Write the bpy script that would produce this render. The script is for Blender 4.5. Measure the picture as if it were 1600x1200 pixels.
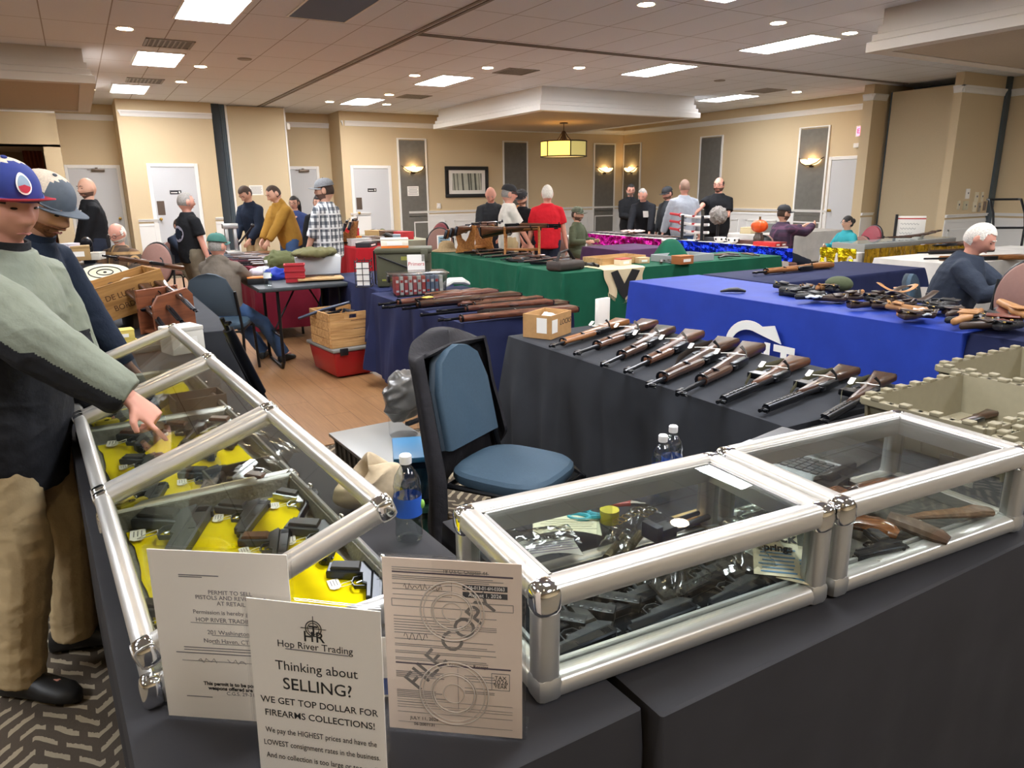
import bpy, bmesh, math, random
from math import sin, cos, pi, radians as R_
from mathutils import Vector as V, Matrix, noise
for o in list(bpy.data.objects): bpy.data.objects.remove(o, do_unlink=True)
sc = bpy.context.scene
COL = sc.collection
rnd = random.Random(7)
# ------------------------------------------------------------------ camera, world, exposure
FPX, PITCH, ROLL, YAW, CH = 1128.4, 0.263825, -0.011468, 0.527376, 1.52
_h = V((sin(YAW), cos(YAW), 0)); _r0 = V((cos(YAW), -sin(YAW), 0)); _z = V((0, 0, 1))
_fw = _h*cos(PITCH) - _z*sin(PITCH); _u0 = _h*sin(PITCH) + _z*cos(PITCH)
_rt = _r0*cos(ROLL) + _u0*sin(ROLL); _up = _u0*cos(ROLL) - _r0*sin(ROLL)
CAM = V((0, 0, CH))
cd = bpy.data.cameras.new('camera'); co = bpy.data.objects.new('camera', cd); COL.objects.link(co)
m3 = Matrix((_rt, _up, -_fw)).transposed()
co.matrix_world = Matrix.Translation(CAM) @ m3.to_4x4()
cd.sensor_fit = 'HORIZONTAL'; cd.sensor_width = 36; cd.lens = 36*FPX/1600; cd.clip_start = .05; cd.clip_end = 100
sc.camera = co
def ray(px, py): return _rt*((px-800)/FPX) - _up*((py-600)/FPX) + _fw
def Z(px, py, z):                       # the point at height z seen at a pixel of the photograph
    d = ray(px, py); return CAM + d*((z-CH)/d.z)
def Dm(px, py, dist):                   # the point at a horizontal distance
    d = ray(px, py); return CAM + d*(dist/math.hypot(d.x, d.y))
def Yp(px, py, y): d = ray(px, py); return CAM + d*(y/d.y)
def Xp(px, py, x): d = ray(px, py); return CAM + d*(x/d.x)
w = bpy.data.worlds.new('world'); sc.world = w; w.use_nodes = True
w.node_tree.nodes['Background'].inputs[0].default_value = (.8, .85, 1, 1)
w.node_tree.nodes['Background'].inputs[1].default_value = .05
vs = sc.view_settings; vs.view_transform = 'Standard'; vs.look = 'None'; vs.exposure = 2.0; vs.gamma = 1; vs.use_curve_mapping = False
sc.cycles.use_denoising = True; sc.cycles.max_bounces = 8; sc.cycles.diffuse_bounces = 4; sc.cycles.glossy_bounces = 3
sc.cycles.transparent_max_bounces = 24; sc.cycles.caustics_reflective = False; sc.cycles.caustics_refractive = False
sc.cycles.sample_clamp_indirect = 4.0
PANEL_W, DOWN_W = 13.0, 40.0            # radiance of the ceiling panels and of the downlights
# ------------------------------------------------------------------ materials
def lin(c):
    if isinstance(c, str):
        c = c.lstrip('#'); c = [int(c[i:i+2], 16)/255 for i in (0, 2, 4)]
    return [x/12.92 if x <= .04045 else ((x+.055)/1.055)**2.4 for x in c]
MATS = {}
def mat(name, col, rough=.6, metal=0., var=0., scale=40., bump=0., bscale=None, spec=.5, sheen=0, coat=0, stretch=None, detail=3):
    if name in MATS: return MATS[name]
    m = bpy.data.materials.new(name); MATS[name] = m; m.use_nodes = True
    nt = m.node_tree; b = nt.nodes['Principled BSDF']; c = lin(col)
    b.inputs['Base Color'].default_value = (*c, 1); b.inputs['Roughness'].default_value = rough
    b.inputs['Metallic'].default_value = metal; b.inputs['Specular IOR Level'].default_value = spec
    if sheen: b.inputs['Sheen Weight'].default_value = sheen
    if coat: b.inputs['Coat Weight'].default_value = coat; b.inputs['Coat Roughness'].default_value = .1
    if var or bump:
        tc = nt.nodes.new('ShaderNodeTexCoord'); n = nt.nodes.new('ShaderNodeTexNoise')
        n.inputs['Scale'].default_value = scale; n.inputs['Detail'].default_value = detail
        src = tc.outputs['Object']
        if stretch:
            mp = nt.nodes.new('ShaderNodeMapping'); mp.inputs['Scale'].default_value = stretch
            nt.links.new(src, mp.inputs[0]); src = mp.outputs[0]
        nt.links.new(src, n.inputs['Vector'])
        if var:
            r = nt.nodes.new('ShaderNodeValToRGB')
            r.color_ramp.elements[0].position = .3; r.color_ramp.elements[1].position = .7
            r.color_ramp.elements[0].color = (*[max(0, x*(1-var)) for x in c], 1)
            r.color_ramp.elements[1].color = (*[min(1, x*(1+var)) for x in c], 1)
            nt.links.new(n.outputs['Fac'], r.inputs[0]); nt.links.new(r.outputs[0], b.inputs['Base Color'])
        if bump:
            src = n
            if bscale:
                src = nt.nodes.new('ShaderNodeTexNoise'); src.inputs['Scale'].default_value = bscale
                nt.links.new(tc.outputs['Object'], src.inputs['Vector'])
            bp = nt.nodes.new('ShaderNodeBump'); bp.inputs['Strength'].default_value = bump; bp.inputs['Distance'].default_value = .01
            nt.links.new(src.outputs['Fac'], bp.inputs['Height']); nt.links.new(bp.outputs[0], b.inputs['Normal'])
    return m
def nodes(name):
    m = bpy.data.materials.new(name); MATS[name] = m; m.use_nodes = True
    nt = m.node_tree; return m, nt, nt.nodes['Principled BSDF']
def emis(name, col, s):
    m, nt, b = nodes(name); b.inputs['Base Color'].default_value = (*lin(col), 1)
    b.inputs['Emission Color'].default_value = (*lin(col), 1); b.inputs['Emission Strength'].default_value = s; return m
def glass(name, tint, ior=1.45, rough=0.0, extra=0.0):   # a thin pane: transmits straight through, reflects by Schlick's law
    m = bpy.data.materials.new(name); MATS[name] = m; m.use_nodes = True; nt = m.node_tree; nt.nodes.clear()
    o = nt.nodes.new('ShaderNodeOutputMaterial'); mx = nt.nodes.new('ShaderNodeMixShader'); t = nt.nodes.new('ShaderNodeBsdfTransparent')
    g = nt.nodes.new('ShaderNodeBsdfGlossy'); ge = nt.nodes.new('ShaderNodeNewGeometry'); dt = nt.nodes.new('ShaderNodeVectorMath'); dt.operation = 'DOT_PRODUCT'
    nt.links.new(ge.outputs['Incoming'], dt.inputs[0]); nt.links.new(ge.outputs['Normal'], dt.inputs[1])
    t.inputs[0].default_value = (*lin(tint), 1); g.inputs['Roughness'].default_value = rough
    f0 = ((ior-1)/(ior+1))**2
    p5 = mth(nt, 'POWER', mth(nt, 'SUBTRACT', 1, mth(nt, 'ABSOLUTE', dt.outputs['Value'])), 5)
    fac = mth(nt, 'ADD', mth(nt, 'MULTIPLY', p5, 1-f0), f0+extra)
    nt.links.new(fac, mx.inputs[0]); nt.links.new(t.outputs[0], mx.inputs[1]); nt.links.new(g.outputs[0], mx.inputs[2])
    nt.links.new(mx.outputs[0], o.inputs[0]); return m
def mth(nt, op, a, b=None):
    n = nt.nodes.new('ShaderNodeMath'); n.operation = op
    for i, v in enumerate((a, b)):
        if v is None: continue
        if isinstance(v, (int, float)): n.inputs[i].default_value = v
        else: nt.links.new(v, n.inputs[i])
    return n.outputs[0]
def coords(nt, kind='Object'):
    tc = nt.nodes.new('ShaderNodeTexCoord'); s = nt.nodes.new('ShaderNodeSeparateXYZ'); nt.links.new(tc.outputs[kind], s.inputs[0])
    return tc, s
def mixc(nt, fac, c1, c2):
    n = nt.nodes.new('ShaderNodeMix'); n.data_type = 'RGBA'
    for s, v in ((0, fac), (6, c1), (7, c2)):
        if isinstance(v, (int, float)): n.inputs[s].default_value = v
        elif isinstance(v, (str, list, tuple)): n.inputs[s].default_value = (*lin(v), 1)
        else: nt.links.new(v, n.inputs[s])
    return n.outputs[2]
def wood(name, c1, c2, scale=6, rough=.4, axis=0, coat=0, spec=.5):
    m, nt, b = nodes(name); tc = nt.nodes.new('ShaderNodeTexCoord'); mp = nt.nodes.new('ShaderNodeMapping')
    s = [scale*6]*3; s[axis] = scale*.5; mp.inputs['Scale'].default_value = s
    n = nt.nodes.new('ShaderNodeTexNoise'); n.inputs['Scale'].default_value = 1; n.inputs['Detail'].default_value = 5; n.inputs['Distortion'].default_value = .6
    nt.links.new(tc.outputs['Object'], mp.inputs[0]); nt.links.new(mp.outputs[0], n.inputs['Vector'])
    r = nt.nodes.new('ShaderNodeValToRGB'); r.color_ramp.elements[0].position = .35; r.color_ramp.elements[1].position = .65
    r.color_ramp.elements[0].color = (*lin(c1), 1); r.color_ramp.elements[1].color = (*lin(c2), 1)
    nt.links.new(n.outputs['Fac'], r.inputs[0]); nt.links.new(r.outputs[0], b.inputs['Base Color'])
    b.inputs['Roughness'].default_value = rough; b.inputs['Coat Weight'].default_value = coat; b.inputs['Specular IOR Level'].default_value = spec; return m
def plaid(name, base, c2, c3, s=14, rough=.85):       # woven check in the garment's own coordinates
    m, nt, b = nodes(name); tc, x = coords(nt)
    def stripe(sock, fr, th): return mth(nt, 'GREATER_THAN', mth(nt, 'SINE', mth(nt, 'MULTIPLY', sock, fr)), th)
    h_ = mth(nt, 'ADD', x.outputs[0], x.outputs[1])
    a = mixc(nt, mth(nt, 'MULTIPLY', stripe(h_, s*6.28, .0), .75), base, c2)
    a = mixc(nt, mth(nt, 'MULTIPLY', stripe(x.outputs[2], s*6.28, .0), .7), a, c2)
    a = mixc(nt, mth(nt, 'MULTIPLY', mth(nt, 'MAXIMUM', stripe(h_, s*3.14, .93), stripe(x.outputs[2], s*3.14, .93)), .8), a, c3)
    nt.links.new(a, b.inputs['Base Color']); b.inputs['Roughness'].default_value = rough; return m
# ------------------------------------------------------------------ mesh builder
class M:
    def __init__(s): s.v = []; s.f = []; s.mi = []; s.k = 0
    def add(s, vs, fs, X=None):
        n = len(s.v); s.v += [(X @ V(p) if X else V(p)) for p in vs]
        s.f += [tuple(i+n for i in f) for f in fs]; s.mi += [s.k]*len(fs); return s
    def box(s, c, d, rz=0, X=None, taper=1.0):
        x, y, z = [q/2 for q in d]; t = taper
        p = [(-x*t, -y*t, -z), (x*t, -y*t, -z), (x*t, y*t, -z), (-x*t, y*t, -z), (-x, -y, z), (x, -y, z), (x, y, z), (-x, y, z)]
        T = Matrix.Translation(V(c)) @ Matrix.Rotation(rz, 4, 'Z')
        if X: T = X @ T
        return s.add(p, [(3, 2, 1, 0), (4, 5, 6, 7), (0, 1, 5, 4), (1, 2, 6, 5), (2, 3, 7, 6), (3, 0, 4, 7)], T)
    def bb(s, a, b, X=None):
        a, b = V(a), V(b); return s.box((a+b)/2, [abs(q) for q in (b-a)], 0, X)
    def ring(s, rings, caps=True, X=None, closed=False):
        n = len(rings[0]); vs = [p for r in rings for p in r]; fs = []
        L = len(rings)
        for i in range(L if closed else L-1):
            j = (i+1) % L
            for k in range(n): fs.append((i*n+k, i*n+(k+1) % n, j*n+(k+1) % n, j*n+k))
        if caps and not closed: fs.append(tuple(range(n-1, -1, -1))); fs.append(tuple((L-1)*n+k for k in range(n)))
        return s.add(vs, fs, X)
    def tube(s, pts, r, n=8, caps=True, X=None, flat=1.0, upv=None, closed=False):
        pts = [V(p) for p in pts]; L = len(pts); rs = r if isinstance(r, (list, tuple)) else [r]*L
        rings = []; pu = None
        for i, p in enumerate(pts):
            if closed: d = pts[(i+1) % L]-pts[i-1]
            else: d = pts[min(i+1, L-1)]-pts[max(i-1, 0)]
            d = d.normalized() if d.length > 1e-9 else V((0, 0, 1))
            if pu is None:
                u = V(upv) if upv else (V((0, 0, 1)) if abs(d.z) < .9 else V((1, 0, 0)))
            else: u = pu
            u = u-d*u.dot(d)
            if u.length < 1e-6: u = d.orthogonal()
            u.normalize(); pu = u; w_ = d.cross(u)
            rr = rs[i]; ra, rb = rr if isinstance(rr, (tuple, list)) else (rr, rr*flat)
            rings.append([p+w_*(ra*cos(2*pi*k/n))+u*(rb*sin(2*pi*k/n)) for k in range(n)])
        return s.ring(rings, caps, X, closed)
    def lathe(s, prof, n=16, X=None, caps=True):          # profile of (radius, z)
        return s.ring([[(r*cos(2*pi*k/n), r*sin(2*pi*k/n), z) for k in range(n)] for r, z in prof], caps, X)
    def prism(s, out, t, X=None, ch=0.0, z0=0.0):         # outline in xy, thickness along z, chamfered rims
        out = [V((p[0], p[1])) for p in out]; n = len(out)
        A = sum(out[i].x*out[(i+1) % n].y-out[(i+1) % n].x*out[i].y for i in range(n))
        if A < 0: out.reverse()
        if ch:
            ins = []
            for i in range(n):
                a, b, c = out[i-1], out[i], out[(i+1) % n]; e1 = (b-a).normalized(); e2 = (c-b).normalized()
                nn = V((-(e1.y+e2.y), e1.x+e2.x)); l = nn.length
                nn = nn/l if l > 1e-6 else V((-e1.y, e1.x)); ins.append(b+nn*ch)
            R = [[(p.x, p.y, z0) for p in ins], [(p.x, p.y, z0+ch) for p in out], [(p.x, p.y, z0+t-ch) for p in out], [(p.x, p.y, z0+t) for p in ins]]
        else: R = [[(p.x, p.y, z0) for p in out], [(p.x, p.y, z0+t) for p in out]]
        return s.ring(R, True, X)
    def ell(s, c, r, n=12, m=8, X=None):
        c = V(c); rr = r if isinstance(r, (tuple, list)) else (r, r, r); rings = []
        for i in range(1, m):
            t = pi*i/m; rings.append([(c.x+rr[0]*sin(t)*cos(2*pi*k/n), c.y+rr[1]*sin(t)*sin(2*pi*k/n), c.z-rr[2]*cos(t)) for k in range(n)])
        return s.ring(rings, True, X)
    def grid(s, fn, nu, nv, X=None):
        return s.add([fn(i/nu, j/nv) for i in range(nu+1) for j in range(nv+1)],
                     [(i*(nv+1)+j, (i+1)*(nv+1)+j, (i+1)*(nv+1)+j+1, i*(nv+1)+j+1) for i in range(nu) for j in range(nv)], X)
    def quad(s, a, b, c, d, X=None): return s.add([a, b, c, d], [(0, 1, 2, 3)], X)
    def mesh(s, name, mats, bevel=0, smooth=35, seg=2, solid=0):
        me = bpy.data.meshes.new(name); me.from_pydata([tuple(p) for p in s.v], [], s.f)
        mats = mats if isinstance(mats, (list, tuple)) else [mats]
        for m_ in mats: me.materials.append(m_)
        if any(s.mi): me.polygons.foreach_set('material_index', s.mi)
        bm = bmesh.new(); bm.from_mesh(me)
        bmesh.ops.recalc_face_normals(bm, faces=bm.faces)
        if solid: 
            bmesh.ops.solidify(bm, geom=bm.faces[:], thickness=solid)
        if bevel:
            ed = [e for e in bm.edges if len(e.link_faces) == 2 and e.calc_face_angle(0) > .6]
            bmesh.ops.bevel(bm, geom=ed, offset=bevel, segments=seg, affect='EDGES', clamp_overlap=True, profile=.5)
        bm.to_mesh(me); bm.free()
        if smooth:
            me.polygons.foreach_set('use_smooth', [True]*len(me.polygons)); me.set_sharp_from_angle(angle=R_(smooth))
        me.update(); return me
    def build(s, name, mats, parent=None, **k):
        o = bpy.data.objects.new(name, s.mesh(name, mats, **k)); COL.objects.link(o)
        if parent: o.parent = parent
        return o
def T(x=0, y=0, z=0, rz=0, ry=0, rx=0, s=1):
    return Matrix.Translation((x, y, z)) @ Matrix.Rotation(rz, 4, 'Z') @ Matrix.Rotation(ry, 4, 'Y') @ Matrix.Rotation(rx, 4, 'X') @ Matrix.Scale(s, 4)
def tag(o, label, cat, group=None):
    o['label'] = label; o['category'] = cat
    if group: o['group'] = group
    return o
def empty(name, label, cat, X=None, group=None):
    o = bpy.data.objects.new(name, None); COL.objects.link(o); o.empty_display_size = .1
    if X is not None: o.matrix_world = X
    return tag(o, label, cat, group)
def struct(o): o['kind'] = 'structure'; return o
def copy(root, X, label=None, group=None):
    def rec(o, par):
        c = o.copy(); COL.objects.link(c)
        if par: c.parent = par
        for ch in o.children: rec(ch, c)
        return c
    c = rec(root, None); c.matrix_world = X
    if label: c['label'] = label
    if group: c['group'] = group
    return c
def text(s, size, X, matl, parent, name='lettering', bold=0.0, shear=0.0, align='CENTER', depth=.0004, sx=1.0, space=1.0):
    cu = bpy.data.curves.new(name, 'FONT'); cu.body = s; cu.size = size; cu.align_x = align; cu.align_y = 'CENTER'
    cu.offset = bold; cu.shear = shear; cu.extrude = depth; cu.space_line = space; cu.resolution_u = 3
    t = bpy.data.objects.new(name, cu); COL.objects.link(t)
    dg = bpy.context.evaluated_depsgraph_get(); me = bpy.data.meshes.new_from_object(t.evaluated_get(dg))
    bpy.data.objects.remove(t, do_unlink=True); bpy.data.curves.remove(cu)
    me.transform(X @ Matrix.Diagonal((sx, 1, 1, 1))); me.materials.clear(); me.materials.append(matl); me.name = name
    o = bpy.data.objects.new(name, me); COL.objects.link(o)
    if parent: o.parent = parent
    return o
def fn_noise(x, y, z=0, s=1): return noise.noise(V((x*s, y*s, z*s)))
# ------------------------------------------------------------------ shared materials
WALL = mat('tan_wallcovering', '#d4bf9b', .85, var=.05, scale=120, bump=.05)
WALL2 = mat('tan_wall_frieze', '#b9a78d', .85, var=.05, scale=120)
WHITE = mat('white_trim_paint', '#eceae6', .45)
PART = mat('partition_fabric', '#cdbc9c', .9, var=.04, scale=150, bump=.05)
GREY_PANEL = mat('grey_wall_panel', '#6d6a63', .8, var=.08, scale=9)
DARKMETAL = mat('dark_slate_metal', '#5d6a73', .45, .6)
BLACKP = mat('black_plastic', '#15161a', .4)
ALU = mat('brushed_aluminium', '#d8d5cf', .33, .75)
ALU2 = mat('satin_aluminium', '#c4c4c2', .35, .8)
CHROME = mat('chrome', '#e8e8e8', .08, 1)
STEEL = mat('gun_steel', '#34363a', .32, .75)
BLUED = mat('blued_steel', '#1d1f25', .3, .7)
BRASS = mat('brass', '#b8964a', .3, .9)
WHITEP = mat('white_paper', '#f1eee8', .8)
INK = mat('black_ink', '#1c1c1e', .8)
GREYINK = mat('grey_ink', '#77757a', .8)
REDINK = mat('red_ink', '#c23a35', .8)
CARD = mat('cardboard', '#b98f5e', .85, var=.08, scale=30)
# ceiling: lay-in tiles with dark reveal lines
def ceil_mat():
    m, nt, b = nodes('ceiling_tiles'); tc, s = coords(nt)
    def line(sock, per, off, wdt):
        f = mth(nt, 'FRACT', mth(nt, 'DIVIDE', mth(nt, 'ADD', sock, off+100*per), per))
        return mth(nt, 'LESS_THAN', mth(nt, 'MULTIPLY', f, per), wdt)
    g = mth(nt, 'MAXIMUM', line(s.outputs[0], .62, .05, .012), line(s.outputs[1], 1.22, .1, .012))
    n = nt.nodes.new('ShaderNodeTexNoise'); n.inputs['Scale'].default_value = 90; nt.links.new(tc.outputs['Object'], n.inputs['Vector'])
    base = mixc(nt, n.outputs['Fac'], '#dcdfe7', '#e8ebf1')
    nt.links.new(mixc(nt, g, base, '#a09c9b'), b.inputs['Base Color']); b.inputs['Roughness'].default_value = .9; return m
CEIL = ceil_mat()
def carpet_mat():                        # dashes in zig-zag bands
    m, nt, b = nodes('herringbone_carpet'); tc, s = coords(nt); x, y = s.outputs[0], s.outputs[1]
    n0 = nt.nodes.new('ShaderNodeTexNoise'); n0.inputs['Scale'].default_value = 9; nt.links.new(tc.outputs['Object'], n0.inputs['Vector'])
    wob = mth(nt, 'MULTIPLY', mth(nt, 'SUBTRACT', n0.outputs['Fac'], .5), .05)
    tri = mth(nt, 'PINGPONG', x, .16)
    ph = mth(nt, 'ADD', mth(nt, 'MULTIPLY', tri, .9), mth(nt, 'ADD', y, wob))
    st = mth(nt, 'FRACT', mth(nt, 'DIVIDE', mth(nt, 'ADD', ph, 50), .062))
    band = mth(nt, 'FLOOR', mth(nt, 'DIVIDE', mth(nt, 'ADD', ph, 50), .062))
    dash = mth(nt, 'FRACT', mth(nt, 'ADD', mth(nt, 'DIVIDE', mth(nt, 'ADD', x, 20), .085), mth(nt, 'MULTIPLY', band, .37)))
    n1 = nt.nodes.new('ShaderNodeTexNoise'); n1.inputs['Scale'].default_value = 90; nt.links.new(tc.outputs['Object'], n1.inputs['Vector'])
    a = mth(nt, 'MULTIPLY', mth(nt, 'LESS_THAN', mth(nt, 'ADD', st, mth(nt, 'MULTIPLY', n1.outputs['Fac'], .25)), .5), mth(nt, 'LESS_THAN', dash, .74))
    n2 = nt.nodes.new('ShaderNodeTexNoise'); n2.inputs['Scale'].default_value = 1.6; nt.links.new(tc.outputs['Object'], n2.inputs['Vector'])
    light = mixc(nt, n2.outputs['Fac'], '#8d877c', '#a39274')
    dark = mixc(nt, n2.outputs['Fac'], '#4a443e', '#54493c')
    nt.links.new(mixc(nt, a, dark, light), b.inputs['Base Color']); b.inputs['Roughness'].default_value = .95; b.inputs['Specular IOR Level'].default_value = .1
    bp = nt.nodes.new('ShaderNodeBump'); bp.inputs['Strength'].default_value = .4; bp.inputs['Distance'].default_value = .004
    nt.links.new(n1.outputs['Fac'], bp.inputs['Height']); nt.links.new(bp.outputs[0], b.inputs['Normal']); return m
def oakfloor():
    m, nt, b = nodes('oak_dance_floor'); tc, s = coords(nt)
    px = mth(nt, 'DIVIDE', mth(nt, 'ADD', s.outputs[0], 20), .19); row = mth(nt, 'FLOOR', px)
    py = mth(nt, 'ADD', mth(nt, 'DIVIDE', mth(nt, 'ADD', s.outputs[1], 20), 1.1), mth(nt, 'MULTIPLY', row, .37))
    cell = mth(nt, 'ADD', mth(nt, 'MULTIPLY', row, 7.13), mth(nt, 'MULTIPLY', mth(nt, 'FLOOR', py), 3.71))
    wn = nt.nodes.new('ShaderNodeTexWhiteNoise'); wn.noise_dimensions = '1D'; nt.links.new(cell, wn.inputs['W'])
    mp = nt.nodes.new('ShaderNodeMapping'); mp.inputs['Scale'].default_value = (34, 2.4, 1)
    nt.links.new(tc.outputs['Object'], mp.inputs[0]); n = nt.nodes.new('ShaderNodeTexNoise'); n.noise_dimensions = '4D'
    n.inputs['Scale'].default_value = 1; n.inputs['Detail'].default_value = 5; n.inputs['Distortion'].default_value = 1.6
    nt.links.new(mp.outputs[0], n.inputs['Vector']); nt.links.new(cell, n.inputs['W'])
    c = mixc(nt, n.outputs['Fac'], '#6a472e', '#b4875b'); c = mixc(nt, mth(nt, 'MULTIPLY', wn.outputs['Value'], .45), c, '#997047')
    e = mth(nt, 'MAXIMUM', mth(nt, 'LESS_THAN', mth(nt, 'FRACT', px), .02), mth(nt, 'LESS_THAN', mth(nt, 'FRACT', py), .004))
    nt.links.new(mixc(nt, e, c, '#5a3618'), b.inputs['Base Color']); b.inputs['Roughness'].default_value = .38; return m
CARPET = carpet_mat(); OAK = oakfloor()
# ------------------------------------------------------------------ room shell
XL, XR, YB, YF, HC = -7.0, 13.9, 17.3, -5.0, 3.3
struct(M().bb((XL-.2, YF-.2, -.1), (XR+4.5, YB+2, 0)).build('floor', CARPET, smooth=0))
struct(M().bb((-1.2, 4.22, 0), (9.6, 14.6, .006)).build('floor_dance_parquet', OAK, smooth=0))
struct(M().bb((XL-.2, YF-.2, HC), (XR+4.5, YB+2, HC+.1)).build('ceiling', CEIL, smooth=0))
def wall(name, a, b, t=.12, z0=0., z1=HC, m=WALL):      # a,b in plan; the thickness lies on the left of a->b
    a, b = V((*a, 0)), V((*b, 0)); d = (b-a); L = d.length; d.normalize(); n_ = V((-d.y, d.x, 0))
    X = Matrix.Translation(a) @ Matrix.Rotation(math.atan2(d.y, d.x), 4, 'Z')
    return struct(M().bb((0, 0, z0), (L, t, z1), X).build(name, m, smooth=0))
def crown(name, a, b, z=2.98, t=.045, hh=.115, ext=(0, 0)):
    a, b = V((*a, 0)), V((*b, 0)); d = b-a; L = d.length
    X = Matrix.Translation(a) @ Matrix.Rotation(math.atan2(d.y, d.x), 4, 'Z')
    pr = [(0, 0), (-.012, .01), (-.016, .035), (-.03, .07), (-t, .09), (-t, hh), (0, hh)]
    return struct(M().ring([[(x, y, z+q) for y, q in pr] for x in (-ext[0], L+ext[1])], True, X).build(name, WHITE, smooth=0))
def rail(name, a, b, zr=.97, panels=True):              # chair rail, wainscot boards and panel mouldings
    a, b = V((*a, 0)), V((*b, 0)); d = b-a; L = d.length
    X = Matrix.Translation(a) @ Matrix.Rotation(math.atan2(d.y, d.x), 4, 'Z'); m = M()
    m.bb((0, -.012, 0), (L, 0, zr-.05), X); m.bb((0, -.03, zr-.015), (L, 0, zr+.02), X); m.bb((0, -.045, zr+.02), (L, 0, zr+.035), X)
    m.bb((0, -.022, zr-.10), (L, 0, zr-.085), X); m.bb((0, -.025, 0), (L, 0, .13), X)
    n = max(1, int(L/1.1))
    if panels and L > .5:
        for i in range(n):
            x0, x1 = L*i/n+.12, L*(i+1)/n-.12
            for q in (((x0, .25), (x1, .28)), ((x0, zr-.25), (x1, zr-.22)), ((x0, .25), (x0+.03, zr-.22)), ((x1-.03, .25), (x1, zr-.22))):
                m.bb((q[0][0], -.026, q[0][1]), (q[1][0], -.01, q[1][1]), X)
    return struct(m.build(name, WHITE, smooth=0))
# far wall, its recess on the left, the partition pocket and the left bays
wall('wall_back', (5.65, YB), (XR+.12, YB)); crown('trim_1', (5.65, YB), (XR, YB)); 
wall('wall_back_return', (5.65, YB+.0), (5.65, YB+.95)).location.x = .0
crown('trim_2', (5.60, YB+.85), (5.65-.05, YB), ext=(0, .05))
wall('wall_back_recess', (3.9, YB+.85), (5.75, YB+.85)); crown('trim_3', (4.1, YB+.85), (5.6, YB+.85))
wall('wall_back_left', (1.05, 16.8), (2.68, 16.8)); crown('trim_4', (1.05, 16.8), (2.68, 16.8), ext=(.05, 0))
wall('wall_left_return', (1.05, 16.8), (1.05, 18.1)); crown('trim_5', (1.0, 18.0), (1.0, 16.8), ext=(0, .05))
wall('wall_left_recess', (-.2, 18.0), (1.1, 18.0)); crown('trim_6', (-.1, 18.0), (1.0, 18.0))
wall('wall_left_bulkhead', (XL, 16.7), (-.1, 16.7), z0=2.38); crown('trim_7', (XL, 16.7), (-.1, 16.7))
wall('wall_left_jamb', (-.1, 16.7), (-.1, 18.1), t=.28); 
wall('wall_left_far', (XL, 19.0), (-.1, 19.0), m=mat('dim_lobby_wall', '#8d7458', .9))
wall('wall_left_soffit', (XL, 16.7), (-.1, 16.7), t=2.4, z0=2.38, z1=2.42, m=WALL2)
wall('wall_pocket_back', (2.6, 18.3), (4.3, 18.3), m=DARKMETAL)
wall('wall_left', (XL, YF), (XL, 19.1)); wall('wall_front', (XR+4.4, YF), (XL, YF))
# right side: main wall, pilaster, partition pocket, near wall
wall('wall_right', (XR, YB), (XR, 8.85)); crown('trim_8', (XR, YB), (XR, 9.05))
wall('wall_right_pilaster', (12.9, 8.85), (14.1, 8.85), t=.2); crown('trim_9', (12.88, 8.85), (13.3, 8.85), z=3.02, t=.04)
crown('trim_10', (12.9, 9.05), (12.9, 8.85), z=3.02, t=.04)
wall('wall_right_pocket', (14.2, 9.0), (14.2, 7.2), m=DARKMETAL)
wall('wall_right_near', (12.9, 7.25), (14.4, 7.25), t=.14); crown('trim_11', (12.9, 7.25), (14.35, 7.25), ext=(.045, 0))
crown('trim_12', (12.9, 7.39), (12.9, 7.25), ext=(0, .045)); rail('baseboard_right', (12.9, 7.25), (14.35, 7.25))
wall('wall_right_front', (14.35, 7.3), (14.35, YF)); crown('trim_13', (14.35, 7.25), (14.35, YF)); rail('baseboard_front', (14.35, 7.25), (14.35, YF))
# rails and pale frieze tone above the crown are the same wallcovering
rail('baseboard_back', (7.15, YB), (XR, YB)); rail('baseboard_back_corner', (5.65, YB), (6.15, YB))
rail('baseboard_east', (XR, YB), (XR, 10.35)); rail('baseboard_pilaster', (XR, 9.35), (XR, 9.05)); rail('baseboard_pier', (12.9, 8.85), (13.25, 8.85))
rail('baseboard_left', (1.05, 16.8), (1.42, 16.8)); rail('baseboard_left_pier', (2.52, 16.8), (2.68, 16.8))
# partition panels
pp = M().bb((3.02, 17.0, .02), (4.2, 17.08, HC-.02)); struct(pp.build('wall_partition_left', PART, bevel=.006, smooth=0))
pe = M()
for i, (x0, x1) in enumerate(((2.98, 3.02), (4.2, 4.23))): pe.bb((x0, 16.99, .02), (x1, 17.09, HC-.01))
struct(pe.build('trim_partition_left', WHITE, smooth=0))
pm = M().bb((2.84, 17.02, 0), (2.98, 17.2, HC)); 
for i in range(3): pm.bb((2.85+.04*i, 17.0, 0), (2.87+.04*i, 17.02, HC))
struct(pm.build('trim_partition_channel', DARKMETAL, smooth=0))
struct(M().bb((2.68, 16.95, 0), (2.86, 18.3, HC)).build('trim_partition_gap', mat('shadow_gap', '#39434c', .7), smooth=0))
pr_ = M().bb((13.35, 7.62, .02), (13.43, 8.78, 3.17)); struct(pr_.build('wall_partition_right', PART, bevel=.006, smooth=0))
struct(M().bb((13.34, 7.56, .02), (13.44, 7.62, 3.17)).bb((13.34, 8.78, .02), (13.44, 8.80, 3.17)).build('trim_partition_right', DARKMETAL, smooth=0))
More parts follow.
